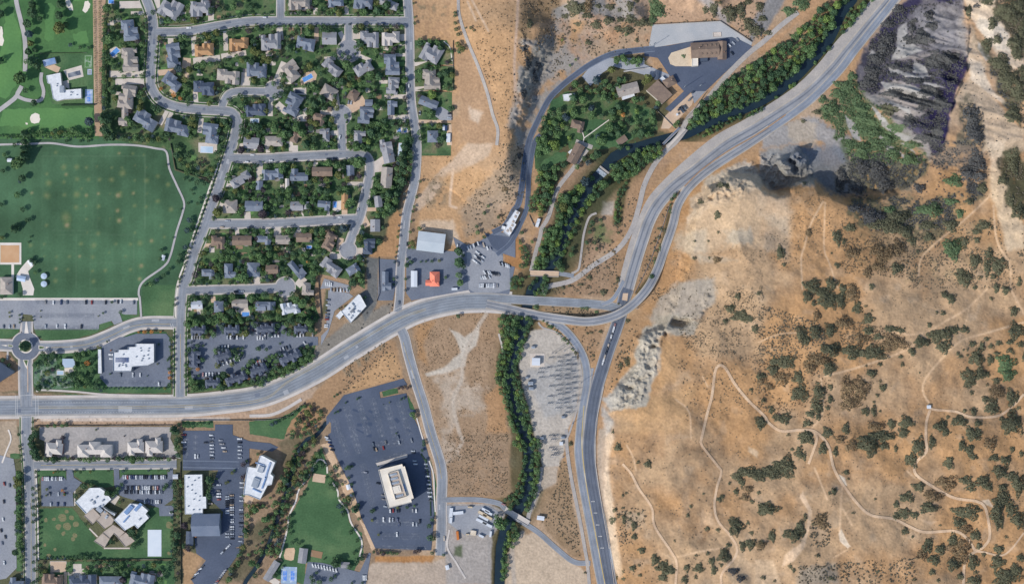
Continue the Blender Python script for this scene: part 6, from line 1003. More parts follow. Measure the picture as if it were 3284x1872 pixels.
addt('''a1 340,140,62,D 330,60,48,D 400,190,34,D 285,240,48,D 300,340,46,B 310,430,42,O 290,510,46,D 350,490,30,D 330,600,60,D 385,650,46,D 270,600,34,M 220,765,72,M 590,160,50,D 600,50,50,D 600,285,72,O 650,250,40,M 260,880,36,D 690,440,26,B 780,465,24,D 860,468,24,D 20,30,34,D 20,150,50,D 10,590,40,D 1050,95,52,M 1080,385,58,M 1030,370,40,D 1140,370,38,M 1030,460,34,O 1180,690,32,D 1110,890,42,D 880,1180,56,B 1030,1150,72,D 1030,1260,58,D 1240,1155,40,M 340,1000,40,D 250,1290,44,D 340,1305,30,M 410,1300,30,M 480,1300,26,M 580,1280,28,O 650,1300,34,M 700,1305,30,M 755,1290,36,M 800,1290,28,D 860,1260,34,D 1100,1330,52,D 1060,1290,40,D 1320,1310,30,M 1420,1310,30,M 1480,1315,26,B 1240,1350,26,D 1340,1355,22,D 1400,1355,22,D 860,1360,20,D 780,1360,20,D 650,1360,22,D 250,1370,40,D 150,1400,26,D 1555,860,24,R 1680,920,30,R 1742,950,26,R 1340,410,36,P 1560,412,26,P 1730,670,46,B 1835,680,42,O 1910,640,40,M 1970,630,42,M 2035,625,38,M 1540,1060,40,D 2450,500,44,O 2510,510,32,O 2320,930,36,D 2200,960,20,D 1850,1200,38,O 2170,1180,40,D 1380,280,30,M 1410,200,28,M 1960,370,38,D 2060,360,38,D 1740,200,40,D 1570,210,34,B 2150,420,40,D 1050,560,30,D 1480,130,30,D 1385,150,20,M 1480,750,24,D 1400,500,20,D 1400,595,22,D 1505,500,18,M 1500,560,18,M 1500,610,18,M 1380,745,36,M 1830,960,34,D 1510,960,26,D 1620,1300,34,D 2340,1230,40,D 2420,1200,34,D 2500,1230,46,M 2400,1330,36,O 1370,900,34,M 2100,1310,30,D 2040,110,40,D 1820,1010,24,D
a2 30,500,30,O 90,520,40,O 80,700,20,M 130,945,22,M 200,130,20,D 420,320,28,M 580,330,44,M 480,300,24,D 700,290,34,D 370,370,34,D 390,470,46,D 820,320,24,D 1070,430,48,D 1000,280,14,M 1100,130,46,M 1240,110,46,D 1330,70,60,D 1440,120,24,M 620,60,24,D 730,90,26,D 960,70,26,D 1030,60,28,B 830,540,34,D 950,640,62,M 900,600,30,D 1170,730,46,M 1250,740,44,D 1260,350,24,M 1250,440,30,D 1050,700,30,D 760,690,30,D 690,720,34,D 630,850,62,M 580,830,36,D 700,960,50,D 640,1010,48,D 720,1050,34,D 580,980,36,D 660,880,34,D 320,730,36,D 370,860,24,D 540,690,24,O 640,660,26,M 1200,840,34,M 1210,920,36,M 900,800,46,D 830,770,36,M 1000,1110,24,D 980,1170,18,M 1490,1070,24,M 1300,1170,40,D 1380,1190,40,D 1460,1180,40,D 1510,1200,28,D 1180,1290,54,D 1230,1240,40,D 1090,1250,30,M 1150,1370,38,Y 1030,1400,42,M 960,1400,36,O 1080,1420,40,M 340,1300,54,M 250,1240,56,M 460,1230,56,M 520,1290,50,M 550,1390,50,D 600,1240,40,D 70,1230,54,D 100,1300,36,D 300,1390,26,M 220,1430,30,O 330,1430,30,O 100,1430,30,P 790,1320,22,P 1760,920,52,Y 1640,930,30,P 1750,1110,52,M 1720,1200,22,Y 1640,1280,34,M 1640,1200,20,P 1650,1340,28,D 1820,650,24,M 1650,700,36,M 1700,650,28,D 1890,840,40,M 1930,700,30,D 1820,430,30,M 1740,400,30,M 1560,1340,36,D 1500,1370,40,D 1520,1300,30,D 240,1000,20,D 250,1060,20,M 1980,130,22,D 1980,160,22,D 1985,230,24,D 1990,290,26,D 2010,340,26,D 2010,440,40,O 2050,480,38,O 2020,500,36,D 2130,275,20,D 2160,300,14,D 2080,275,12,D
b1 250,130,60,D 200,200,70,M 250,60,50,D 280,20,40,D 230,340,42,D 200,370,24,B 240,325,20,Y 180,500,40,M 230,640,34,D 280,740,34,D 150,820,46,D 190,790,30,D 30,910,30,O 40,270,30,D 20,590,30,D 300,900,14,D 280,950,14,D 310,1120,30,D 350,1150,34,D 350,1240,24,M 50,110,26,M 70,150,20,D 1850,450,24,D 1860,490,12,D 1940,530,30,D 1910,580,24,D 1820,575,20,D 1830,740,36,B 1860,770,26,D 1810,840,38,B 1850,830,32,D 1790,1000,32,B 1740,1080,34,D 1720,1140,34,D 1780,340,22,D 1910,380,34,D 1970,390,30,D 1830,360,20,D 1550,1110,26,D 1560,1030,26,D 1745,635,14,D 1670,910,14,D 1460,1350,34,M 1520,1310,26,B 1580,1270,28,D 1640,1210,24,D 1400,1370,18,D 1610,210,14,D 2090,530,46,P 2140,500,30,B 2110,670,62,O 2310,670,40,M 2330,70,44,P 2520,60,44,P 2410,240,40,D 2440,340,24,P 2540,450,34,P 2230,850,28,P 2540,690,46,P 2190,980,34,M 2210,1030,30,M 1940,1080,30,O 1890,1260,40,P 1890,1170,24,D 1930,1330,38,D 2350,1290,64,M 2120,1280,46,D 2270,460,34,O 2360,500,24,M 2430,420,30,M 1870,280,26,D 1960,210,22,D 1750,210,28,D 2100,100,40,D 2130,40,36,D 2080,170,26,D 2520,1090,50,M 2440,1000,30,D 2220,1340,24,D 2350,1140,26,P
b2 320,260,48,M 330,220,40,M 1070,190,72,M 1000,160,34,D 850,220,46,M 870,310,54,O 910,250,34,D 990,330,34,P 1060,320,34,P 670,360,24,D 395,190,14,M 550,200,20,D 90,210,14,M 210,60,28,O 330,50,30,O 110,40,34,P 570,50,34,D 820,40,26,M 960,20,34,M 1040,50,50,M 1100,50,38,M 1210,340,34,M 1250,420,40,M 1350,490,50,D 1420,480,44,D 1340,610,50,M 1410,560,44,M 1380,640,48,D 1270,640,36,D 1160,570,40,M 1500,40,50,D 1480,110,42,D 1490,200,48,D 1480,370,56,D 1500,280,40,D 1450,430,40,D 690,450,44,D 750,470,46,D 640,480,36,M 920,440,34,M 560,460,32,D 980,570,52,M 940,600,36,M 870,440,30,D 730,530,24,D 650,220,20,M 380,660,38,P 600,680,34,O 820,680,28,P 120,680,40,P 20,340,30,P 120,430,26,P 250,475,22,D 640,590,28,D 760,540,24,D 380,840,40,M 320,825,22,M 440,825,22,M 700,850,44,M 670,810,20,D 910,820,50,B 660,980,34,M 830,930,20,O 1640,820,28,M 1090,860,34,B 1260,950,36,D 1290,810,26,D 1240,700,34,M 90,1080,40,M 130,1120,50,M 200,1070,42,M 60,1060,30,D 260,1080,34,M 330,1100,34,D 430,1060,36,D 500,1040,40,D 100,1210,36,D 130,1310,34,M 220,1320,28,P 320,1200,34,D 340,1250,34,M 360,1300,30,M 560,1140,16,R 640,1140,34,D 620,1310,40,D 620,1340,30,M 930,1140,36,D 1090,1160,28,M 1000,1340,46,D 970,1390,30,D 1570,960,34,O 1580,1000,30,M 1520,1170,30,D 1560,1140,28,D 1650,1140,14,D 1700,1135,16,D 1760,1135,22,D 1830,1130,20,O 2020,1040,50,D 2060,1080,24,D 2020,1150,60,D 2060,1180,34,D 2020,1270,40,M 2030,1340,42,M 2190,800,24,D 2200,860,28,M 2260,900,26,D 2265,670,24,D 2300,605,22,M 2400,710,22,D 1890,1290,20,M
c1 248,570,56,D 1085,145,20,D 1170,240,24,D 1000,250,16,D 100,245,16,O 100,285,14,O 395,230,10,O 395,290,8,O 950,280,10,O 195,270,16,D 200,310,16,D 195,340,14,D 320,290,12,D 325,320,12,D 950,575,20,O 1035,525,14,D 1340,432,16,R 1400,430,26,R 1470,430,26,R 1550,430,14,R 1645,510,18,D 1640,575,18,D 1640,680,22,D 1620,700,18,D 1630,785,20,D 1640,820,22,R 1640,870,24,R 1595,970,22,O 1640,940,28,D 950,950,44,D 940,900,30,D 980,990,22,B 1070,610,10,R 1065,835,14,D 1535,550,16,D 1520,740,12,O 1420,855,10,D 810,860,46,M 760,680,50,M 740,640,34,D 820,640,42,M 870,620,34,M 900,700,40,D 850,730,36,R 820,760,40,M 890,790,36,M 740,780,38,M 680,850,34,D 730,870,40,D 860,850,34,D 430,690,30,D 500,690,30,D 900,840,34,D 780,930,34,D 640,940,26,D 560,690,20,D 1850,120,34,D 1870,85,28,D 1810,440,24,D 1830,360,46,M 1900,340,46,M 1960,360,36,M 2020,330,36,M 2100,330,36,M 2180,300,44,M 2250,240,50,D 2200,330,30,M 2330,330,34,M 2400,300,34,D 1800,350,36,D 2180,170,34,D 2290,100,28,D 2430,100,44,M 2430,130,36,M 2310,430,34,D 2330,400,24,M 2150,440,16,D 2500,435,22,D 1830,600,34,D 1890,610,34,D 1800,640,24,M 1800,750,28,M 1800,850,30,M 1910,790,24,R 1860,950,26,D 1960,950,26,D 2150,970,40,D 2030,960,20,D 2400,880,16,R 2440,920,34,D 2340,590,24,D 2500,590,28,D 2220,960,26,M 2290,950,24,M 2360,920,26,M 470,1335,24,D 540,1330,26,M 610,1330,26,M 650,1320,26,D 1680,1370,44,D 1710,1400,36,D 1730,1320,24,D 1780,1330,26,M 1830,1330,26,D 1860,1350,14,D 1900,1320,20,D 1940,1320,22,M 2010,1310,22,D 350,1400,40,D 320,1440,36,D 25,100,24,D 200,75,30,D 40,700,30,D 100,750,26,D 930,1370,14,D
c2 30,100,46,M 160,70,40,D 250,110,30,M 310,120,26,M 460,130,48,M 520,160,54,M 560,110,34,D 420,70,34,D 520,320,44,D 580,340,56,M 640,320,34,D 600,400,44,D 640,440,26,D 430,350,30,D 280,370,34,D 260,430,20,D 330,350,26,D 100,435,16,D 100,355,16,D 590,420,20,R 500,590,26,D 540,620,34,D 560,570,26,M 480,600,20,D 80,590,24,D 170,600,24,D 300,545,16,D 330,660,28,D 290,740,28,P 370,770,28,M 430,730,30,M 500,700,32,M 560,680,34,M 300,800,34,M 230,820,34,M 160,790,30,D 200,880,36,M 260,860,30,M 330,850,34,M 150,880,40,D 100,910,30,D 30,900,34,D 420,810,26,M 480,780,26,M 540,740,30,M 600,700,30,M 620,660,26,M 1115,100,24,D 870,205,14,D 920,185,14,D 2010,280,28,D 850,1030,18,D 820,1050,16,D 660,1200,20,D 690,1190,22,D 640,1290,24,M 560,1270,24,D 590,1230,20,D 610,1320,20,D 700,1200,14,D 930,1110,14,D 1040,1075,16,D 1060,1065,12,D 825,1210,14,D 855,1195,18,D 1460,1080,14,D 1490,1065,16,D 1440,975,20,P 1480,970,20,P 1525,970,22,P 1570,1220,34,M 1590,1250,26,M 1415,1405,12,D 1350,1110,10,O 500,1150,20,D 440,1200,26,D 380,1240,26,D 320,1270,24,D 260,1300,26,B 220,1320,26,B 1290,1130,6,D
d1 320,50,44,D 330,110,50,D 350,170,54,D 370,220,50,D 400,240,34,D 320,180,34,D 350,20,40,D 500,235,28,O 610,245,24,D 615,40,28,P 710,240,26,P 830,255,34,M 870,255,36,M 920,250,36,M 960,245,26,M 1120,240,28,P 1240,240,40,D 1290,250,44,M 1340,245,36,M 1460,250,30,M 1500,245,34,M 1540,245,28,D 1590,240,22,P 1680,235,26,P 1720,60,40,D 1720,140,40,M 1725,210,36,D 1700,100,30,D 1200,30,10,P 330,530,26,D 325,590,20,D 330,650,22,D 340,710,34,D 340,780,30,D 330,850,26,D 340,1100,24,D 340,1165,20,D 335,1235,26,D 350,1310,30,D 340,1430,26,D 310,1440,18,D 370,700,22,D 380,630,20,D 830,510,40,D 890,500,30,M 800,500,30,D 740,600,34,D 750,650,24,D 1060,570,42,D 1100,590,34,M 1130,560,34,D 1150,530,28,M 1180,490,26,D 1160,665,20,M 1610,500,30,D 1590,530,26,M 1690,480,34,D 1690,520,36,D 1700,570,34,D 1690,630,30,D 1690,690,34,D 1700,740,24,D 1750,500,26,M 1740,460,20,M 1760,620,24,D 1735,690,16,O 1740,750,20,M 1700,880,24,D 1720,800,24,M 1680,970,40,D 1720,980,44,D 1700,1060,44,D 1700,1120,40,D 1690,1190,40,D 1720,1000,34,D 1790,880,44,P 1820,1100,40,P 1780,1080,30,D 1830,1120,24,P 2030,450,50,D 2040,510,34,D 2020,600,40,D 2010,560,26,M 2090,440,16,M 1890,990,16,R 460,540,20,O 450,600,14,O 610,550,20,R 630,590,18,M 730,370,16,O 780,370,24,D 880,370,20,O 1280,950,46,D 1310,1000,34,D 1300,1080,38,D 1330,1050,28,D 1260,930,30,M 1080,1035,34,D 1100,1050,24,D 1250,960,24,B 750,1190,28,D 800,1190,30,D 860,1190,32,D 920,1190,32,D 830,1215,28,M 900,1240,30,D 960,1240,34,D 1020,1250,34,M 1080,1250,34,D 1140,1250,34,D 1180,1250,30,M 700,1230,24,D 1230,1230,24,D 1300,1240,26,D 1250,1270,24,P 1340,1360,28,D 1200,1400,44,P 1640,1250,34,D 1600,1330,36,D 1680,1280,34,D 1700,1400,34,D 1560,1400,40,M 1720,1340,24,P 940,1330,24,D 400,1390,26,D 400,1260,26,D 390,1320,26,D 650,1300,20,D 830,870,24,D 860,890,20,M 2240,380,22,O 2260,360,16,M 2180,480,20,O 2200,470,16,O 2350,300,34,P 2350,420,34,P 2380,560,28,M 2370,690,26,O 2450,700,28,O 2380,270,20,D 2490,200,24,D 2350,600,20,M 540,370,16,O 520,380,12,R
d2 700,160,14,M 640,190,24,D 610,240,26,D 700,310,34,D 740,310,20,D 740,430,14,D 790,380,34,D 840,320,36,D 860,400,28,D 790,440,30,M 780,500,40,D 820,530,30,D 850,480,26,D 960,330,30,D 930,340,20,M 990,320,18,D 960,430,22,D 990,490,20,D 900,490,20,M 870,620,24,M 920,640,34,M 960,620,36,O 1000,590,20,D 870,700,34,B 900,710,24,D 930,700,30,D 960,650,30,D 1020,730,42,D 1050,690,26,D 1060,820,26,D 910,780,30,D 900,760,24,B 530,560,22,D 500,610,24,D 380,810,26,M 400,790,24,D 370,920,26,D 400,960,20,D 390,880,30,D 420,1050,26,D 480,1060,26,D 350,850,20,D 980,950,30,D 1000,910,22,D 1040,1030,24,D 1060,1110,20,D 1010,1150,24,D 1040,1220,40,D 1090,1200,30,D 840,1240,54,D 880,1210,36,D 970,1280,34,D 720,1210,14,D 820,1200,24,D 320,1290,18,M 250,1370,30,D 270,1350,24,D 600,1380,30,D 650,1340,20,D 620,1420,34,D 790,1400,30,D 830,1370,20,D 680,1430,34,M 1090,1440,20,D 990,1440,18,D 1240,1150,24,P 1290,1160,26,P 1200,1140,20,D 1330,1150,20,D 1600,1140,30,P 1640,1130,24,P 1180,750,26,D 1200,740,22,D 1185,835,20,O 1245,975,18,O 1735,890,30,D 1760,830,26,D 1740,1000,40,D 1770,1010,34,D 1665,165,20,D 1680,110,24,D 1680,80,20,D 1700,260,20,D 1430,715,20,O 1520,710,22,D 1590,700,18,M 1760,1150,24,D 1870,1170,20,D 2420,860,74,M 2380,800,34,M 2480,850,40,D 2510,720,34,M 2520,680,30,D 2530,900,24,D 2540,980,34,D 1240,320,8,D
a3 1130,590,42,M 1190,570,46,M 1230,610,38,M 1290,600,42,M 1350,590,44,M 1330,630,34,M 1080,680,44,O 940,780,46,B 980,840,30,D 1010,900,34,M 1160,780,44,D 1200,780,40,M 1060,840,34,M 1010,950,42,M 1060,970,40,D 1430,760,48,O 1400,800,36,O 730,820,46,M 690,860,28,P 780,880,40,M 720,950,48,D 720,1000,38,M 810,970,52,M 880,880,26,M 870,900,20,O 850,850,30,D 1150,1030,46,D 1190,1000,30,M 1310,970,44,M 1370,960,40,D 1320,1040,18,D 1400,1020,26,D 1480,1080,34,D 1510,1040,30,B 720,1100,50,M 700,1080,36,Y 640,1140,48,B 820,1060,42,M 890,1050,44,B 900,1120,42,M 990,1120,34,D 1090,1080,44,D 1090,1140,40,M 1160,1090,38,O 1190,1110,34,R 1230,1160,30,D 1210,1060,26,D 1060,1230,54,M 1120,1240,48,D 1150,1290,46,D 1070,1290,46,D 980,1370,64,M 1010,1330,46,M 950,1320,36,B 1160,1420,40,D 1210,1250,26,M 1290,1280,34,D 1370,1280,50,D 1430,1300,40,M 1440,1200,36,D 1480,1170,46,M 1360,1320,36,D 530,1190,42,M 560,1240,38,D 540,1280,30,M 460,1230,34,D 580,1080,38,M 520,1110,34,D 560,1380,44,Y 520,1410,40,M 430,1340,44,M 400,1400,38,M 450,1300,30,D 680,1350,20,Y 640,1400,16,M 870,1330,24,D 850,1280,22,D 600,1050,30,D 1530,1000,36,M 1240,1430,30,M 1700,1210,34,M 1720,1180,30,M 610,390,20,Y 740,580,18,Y 685,635,18,M
b3 460,70,52,M 400,40,46,M 540,30,56,Y 380,110,40,M 440,10,40,M 620,210,38,D 570,240,32,M 640,190,30,D 750,230,34,M 860,190,36,B 940,110,52,D 900,130,40,M 820,150,30,D 830,370,56,B 890,340,38,M 790,430,54,Y 740,420,28,M 1010,400,52,M 980,440,30,D 1060,370,26,D 460,310,46,M 500,330,34,M 470,400,50,M 430,440,34,D 460,500,50,D 430,560,40,M 400,620,40,Y 400,680,40,O 320,945,24,M 310,620,24,D 300,560,20,D 950,500,34,D 660,520,48,D 640,560,46,M 620,620,50,O 680,640,46,M 600,700,44,M 640,740,40,D 700,560,34,D 740,540,46,M 570,640,34,D 1660,540,26,D 1690,500,30,D 1650,590,16,D 900,765,32,D 876,850,28,D 845,955,28,D 920,955,30,D 940,1015,25,D 980,890,20,D 975,805,20,M 980,740,26,D 695,1070,34,M 710,1010,26,D 360,1150,36,Y 370,1110,30,M 430,1190,32,M 210,1010,24,M 220,1180,34,D 230,1100,30,D 270,1150,22,M 260,1000,20,D 220,860,28,D 440,1330,34,D 420,1390,34,D 400,1440,30,D 170,1290,30,D 160,1380,34,D 290,1280,14,M 300,1390,26,D 330,1340,30,D 1470,1280,30,D 1400,1380,20,D 1430,1330,16,D 1370,1410,16,D 1510,1030,14,D 1150,860,20,D 880,800,20,D''')
def dist_polys(x, y):
    for (cx, cy, a_, b_) in BLK:
        if abs(x-cx) < a_*.8 and abs(y-cy) < a_*.8: return False
    return True
DV = np.array(DRV)
RDS = [(np.array(l), w_) for l, w_ in R.values()]
def roadfree(x, y, m=4):
    if DV is not None and np.min(np.hypot(DV[:, 0]-x, DV[:, 1]-y)-DV[:, 2]) < 2: return False
    for l, w_ in RDS:
        if np.min(np.hypot(l[:, 0]-x, l[:, 1]-y)) < w_/2+m: return False
    return True
def scatter(s, n, r0, r1, tones, gap=.9, veg=True, avoid=True, rv=0):
    P = pts(s); xs = [p[0] for p in P]; ys = [p[1] for p in P]; k = 0; tr = 0
    A_ = np.array([(t_[0], t_[1], t_[2]) for t_ in TREES])
    while k < n and tr < n*14:
        tr += 1; x = random.uniform(min(xs), max(xs)); y = random.uniform(min(ys), max(ys)); r = random.uniform(r0, r1)/Z
        if not inside(np.array([x]), np.array([y]), P)[0]: continue
        if np.any(np.hypot(A_[:, 0]-x, A_[:, 1]-y) < (A_[:, 2]+r)*gap*.62): continue
        if avoid and (not dist_polys(x, y) or not roadfree(x, y)): continue
        if rv and float(samp(driv, x, y)) < rv: continue
        TREES.append((x, y, r, random.choice(tones), 0)); A_ = np.vstack([A_, (x, y, r)]); k += 1
# riverside woods
for s, n, a_, b_ in (('a4 870,0 620,60 480,220 300,380 120,490 0,590 0,960 250,820 480,600 680,350 760,180', 190, 17, 54), ('a4 1090,0 950,180 760,370 600,560 350,810 200,920 0,1050 0,1000 400,700 700,420 800,250 900,60', 70, 18, 34), ('a3 2555,590 2380,650 2250,750 2080,870 1950,1000 1880,1100 1820,1200 1830,1260 2100,1120 2555,950', 95, 24, 46), ('a3 2555,1030 2300,1110 2050,1210 1900,1310 1950,1330 2250,1180 2555,1065', 34, 14, 24),
                     ('b3 1550,0 1560,120 1400,210 1280,330 1140,380 1080,300 1090,200 1260,110 1400,20', 75, 24, 42), ('b3 1380,210 1240,330 1210,480 1170,560 1175,740 1120,790 1110,560 1180,400 1290,260', 26, 16, 26), ('b3 1000,340 900,560 780,700 690,960 620,1080 640,1220 500,1220 620,1000 700,740 860,520 960,360', 85, 22, 40),
                     ('b3 560,520 800,440 820,520 700,720 610,900 560,1080 470,1200 340,1210 400,1000 430,880 450,800 540,800 550,640', 110, 24, 44), ('b3 360,1290 480,1290 440,1456 300,1456', 22, 20, 36), ('b3 190,900 310,1080 250,1200 200,1000', 14, 18, 30), ('b3 120,1290 230,1300 220,1400 120,1400', 10, 16, 28), ('b3 290,520 380,420 380,560 330,680 290,640', 16, 20, 32),
                     ('c3 20,260 340,300 300,400 230,600 180,740 180,860 230,1050 280,1150 310,1400 150,1400 60,1150 60,1000 -30,900 0,700 30,640 80,520 20,430', 150, 22, 40), ('c2 2400,280 2555,330 2555,560 2440,640 2400,700 2555,820 2555,1300 2500,1250 2400,980 2380,800 2440,560', 60, 20, 38), ('d3 160,0 400,60 390,420 370,560 290,760 230,700 60,640 140,560 200,420 260,200 150,100', 90, 20, 40), ('d3 100,850 200,880 160,1080 80,1100 30,1456 20,1200 60,1000', 26, 18, 34), ('d2 2460,1150 2500,1200 2460,1456 2420,1300', 10, 16, 26),
                     ('c3 420,310 560,400 680,520 740,640 700,600 560,440 430,340', 20, 8, 14), ('a3 400,1100 560,1050 700,1150 680,1380 560,1430 370,1430', 16, 26, 42), ('a3 1100,1040 1500,1080 1500,1320 1300,1330 1060,1200', 12, 26, 42), ('a3 900,760 1180,820 1120,960 940,960', 16, 22, 34), ('b3 380,240 560,240 520,500 500,600 400,700 360,700', 24, 24, 40)):
    scatter(s, n, a_, b_, 'MMMMDDDY', .8, avoid=False, rv=13 if 'a4' in s else 8)
# gardens
for s, n in (('a1 1040,100 1410,100 1420,1000 1640,1110 1640,1330 1000,1320 990,400', 70), ('a1 1520,0 2555,0 2555,180 1520,230', 34), ('a2 370,0 1490,0 1490,150 370,150', 40), ('a1 1530,360 2555,270 2555,840 2300,840 2050,1010 1800,1000 1540,850', 90), ('a2 0,260 1500,260 1510,1120 960,1160 940,1456 850,1456 840,1200 380,1300 0,1200', 190), ('a1 2330,940 2555,960 2555,1456 2300,1456', 26), ('a2 0,1190 840,1200 840,1440 0,1440', 40), ('a2 950,1180 1540,1140 1570,1456 960,1456', 40), ('a1 1650,1110 2220,1170 2160,1456 2060,1456 1650,1320', 30), ('a2 1600,390 1960,390 1970,1050 1600,1150', 40), ('a2 1640,1190 1930,1190 1930,1440 1650,1440', 10),
             ('b2 0,200 1080,180 1050,640 1000,690 0,700', 110), ('b1 2220,210 2555,210 2555,700 2080,700 2120,480', 44), ('b2 1150,300 1560,100 1560,300 1400,640 1330,700 1160,690', 50), ('b1 1980,840 2555,830 2555,1340 1880,1340', 60), ('b2 0,810 860,810 850,1060 620,1310 430,1320 0,1320', 90), ('b2 1010,880 1270,920 1100,1090 1100,1390 960,1300', 20), ('b1 1700,20 2090,240 2020,360 1700,240', 24), ('c1 1810,80 2555,80 2555,330 1810,380', 44), ('c2 0,90 640,110 650,320 0,320', 44), ('c1 1810,510 1990,560 1900,960 1810,960', 10), ('c1 2080,590 2340,600 2330,640 2080,720', 8), ('c1 1820,920 2400,860 c2 640,650 500,780 0,940 c1 1820,1010', 40), ('d1 400,1250 1660,1240 1660,1350 400,1380', 26),
             ('c1 340,640 560,640 700,900 960,860 960,980 360,980', 40), ('d1 160,370 210,370 215,1340 165,1340', 34), ('d1 2380,640 2555,700 d2 -20,800 -60,1200 -200,1430 d1 2170,1430 2400,960', 60), ('d2 140,640 280,560 430,100 620,30 640,100 460,500 300,1000 60,1400 -40,1200 140,900', 70), ('d2 240,720 420,480 560,330 620,160 690,180 600,380 440,600 370,800 280,1180 200,1200', 44), ('c2 500,1100 760,1200 620,1440 330,1440 420,1280', 26), ('c1 1830,340 2555,340 c2 0,330 620,330 620,460 0,460 c1 1830,480', 40), ('c1 1990,870 2555,740 2555,960 c2 -60,960 c1 1990,960', 26), ('c2 0,700 600,560 600,720 100,900 0,900', 30), ('c1 2070,590 2350,590 2300,760 2070,760', 10), ('d2 250,560 440,100 560,120 440,420 300,800 200,1100', 40), ('d1 430,240 1640,240 1640,262 430,262', 20), ('d1 1960,430 2080,430 2080,640 1990,640', 12), ('a1 250,1260 900,1260 900,1330 250,1330', 16), ('a1 1000,1290 1640,1320 1640,1380 1000,1350', 18), ('b2 1450,0 1560,0 1560,300 1400,660 1380,560', 16)):
    scatter(s, int(n*.25), 30, 42, 'MMDDO', .8); scatter(s, int(n*.85), 12, 32, 'MMMDDDOPBM', .74)
# street trees
def rowt(t, x0, y0, x1, y1, n, r, tn='D', jit=4):
    for k in range(n):
        u = (k+.5)/n; c = T(t, x0+(x1-x0)*u+random.uniform(-jit, jit), y0+(y1-y0)*u+random.uniform(-jit, jit)); TREES.append((c[0], c[1], r/Z*random.uniform(.8, 1.15), random.choice(tn), 0))
for a_ in (('d1', 215, 420, 222, 1440, 17, 20), ('b1', 2080, 300, 1710, 1400, 24, 15), ('a2', 30, 245, 1450, 240, 22, 13), ('a2', 700, 155, 1480, 155, 10, 10), ('a1', 1410, 350, 1405, 690, 7, 14), ('a1', 1516, 380, 1510, 690, 6, 12), ('b2', 60, 185, 900, 175, 6, 13), ('c1', 1650, 460, 1655, 1000, 9, 16), ('c1', 1795, 520, 1797, 990, 8, 18), ('a1', 1005, 480, 1010, 1140, 18, 26), ('a1', 1000, 60, 1010, 350, 7, 24), ('d1', 420, 1200, 740, 1205, 10, 16), ('c1', 1000, 975, 1600, 975, 14, 14), ('c1', 380, 880, 520, 960, 5, 14), ('a1', 0, 1310, 240, 1310, 9, 16), ('a1', 60, 1330, 900, 1325, 22, 14), ('d1', 390, 740, 380, 1200, 9, 14), ('d1', 1655, 740, 1660, 1200, 10, 20), ('a1', 2560, 480, 2560, 490, 1, 14), ('b2', 1540, 1160, 1500, 1180, 2, 16), ('d2', 1250, 1148, 1440, 1158, 8, 18)):
    rowt(*a_, tn='DDMB')
for key, pb in (('r3', .62), ('r4', .6), ('r8', .5), ('r10', .45), ('r11', .4), ('r12', .35), ('r6', .5), ('r13', .3), ('r2s', .5)):
    L_, w_ = R[key]
    for i in range(2, len(L_)-3, 2):
        for sd in (-1, 1):
            if random.random() > pb: continue
            u = L_[i+1]-L_[i]; u = u/np.linalg.norm(u); p = L_[i]+np.array([-u[1], u[0]])*sd*(w_/2+7); x, y = p
            if not dist_polys(x, y) or np.min(np.hypot(DV[:, 0]-x, DV[:, 1]-y)-DV[:, 2]) < 3 or any(np.min(np.hypot(l[:, 0]-x, l[:, 1]-y)) < ww/2+1 for l, ww in RDS): continue
            TREES.append((x, y, random.uniform(4.6, 8), random.choice('DDMMB'), 0))
TREES = [t_ for t_ in TREES if -160 < t_[0] < 3440 and -140 < t_[1] < 2010]
TREES.sort(key=lambda t_: -t_[2])
LAND += [(*T(q.split()[0], *[float(v) for v in q.split()[1].split(',')]), ph) for q, ph in (('a4 500,500', 'the long upper river wood'), ('a4 850,150', 'the top-edge river bend'), ('a3 2100,950', 'the wood by the utility yard'), ('b3 1300,200', 'the woods beside the gravel fork'), ('b3 1035,270', 'the river weir'), ('b3 640,620', 'the mid-river wood'), ('b3 560,980', 'the thicket above the cream bridge'), ('b3 440,1256', 'the cream deck bridge'), ('c3 150,560', 'the river west of the substation'), ('c3 190,1000', 'the river bank by the substation'), ('d3 280,200', 'the narrow lower river reach'), ('d3 170,800', 'the lower river bridge'), ('b1 250,100', 'the shaded top corner of the playing field'), ('b1 250,700', 'the field\'s left border'), ('b1 1850,800', 'the strip between field and avenue'), ('b1 1500,1300', 'the lower footpath bend'), ('c1 248,570', 'the roundabout'), ('c1 450,850', 'the mini golf greens'), ('c1 700,250', 'the long park lot'), ('d1 280,900', 'the tree-lined lower avenue'), ('d2 430,300', 'the dark canal'), ('d2 230,950', 'the lower canal'), ('d2 600,900', 'the triangular park lawn'), ('d2 1000,650', 'the park\'s tree strip'), ('a1 930,400', 'the nursery rows'), ('a1 330,350', 'the golf fairway trees'), ('a1 600,1250', 'the golf lower hedge'), ('a2 2000,350', 'the straw field track'), ('c2 1900,900', 'the pale dirt clearing'), ('b2 2020,1150', 'the used-car yard trees'), ('c3 900,250', 'the curved overpass'), ('b3 1660,540', 'the highway divide'), ('b3 930,870', 'the green gravel meadow'))]
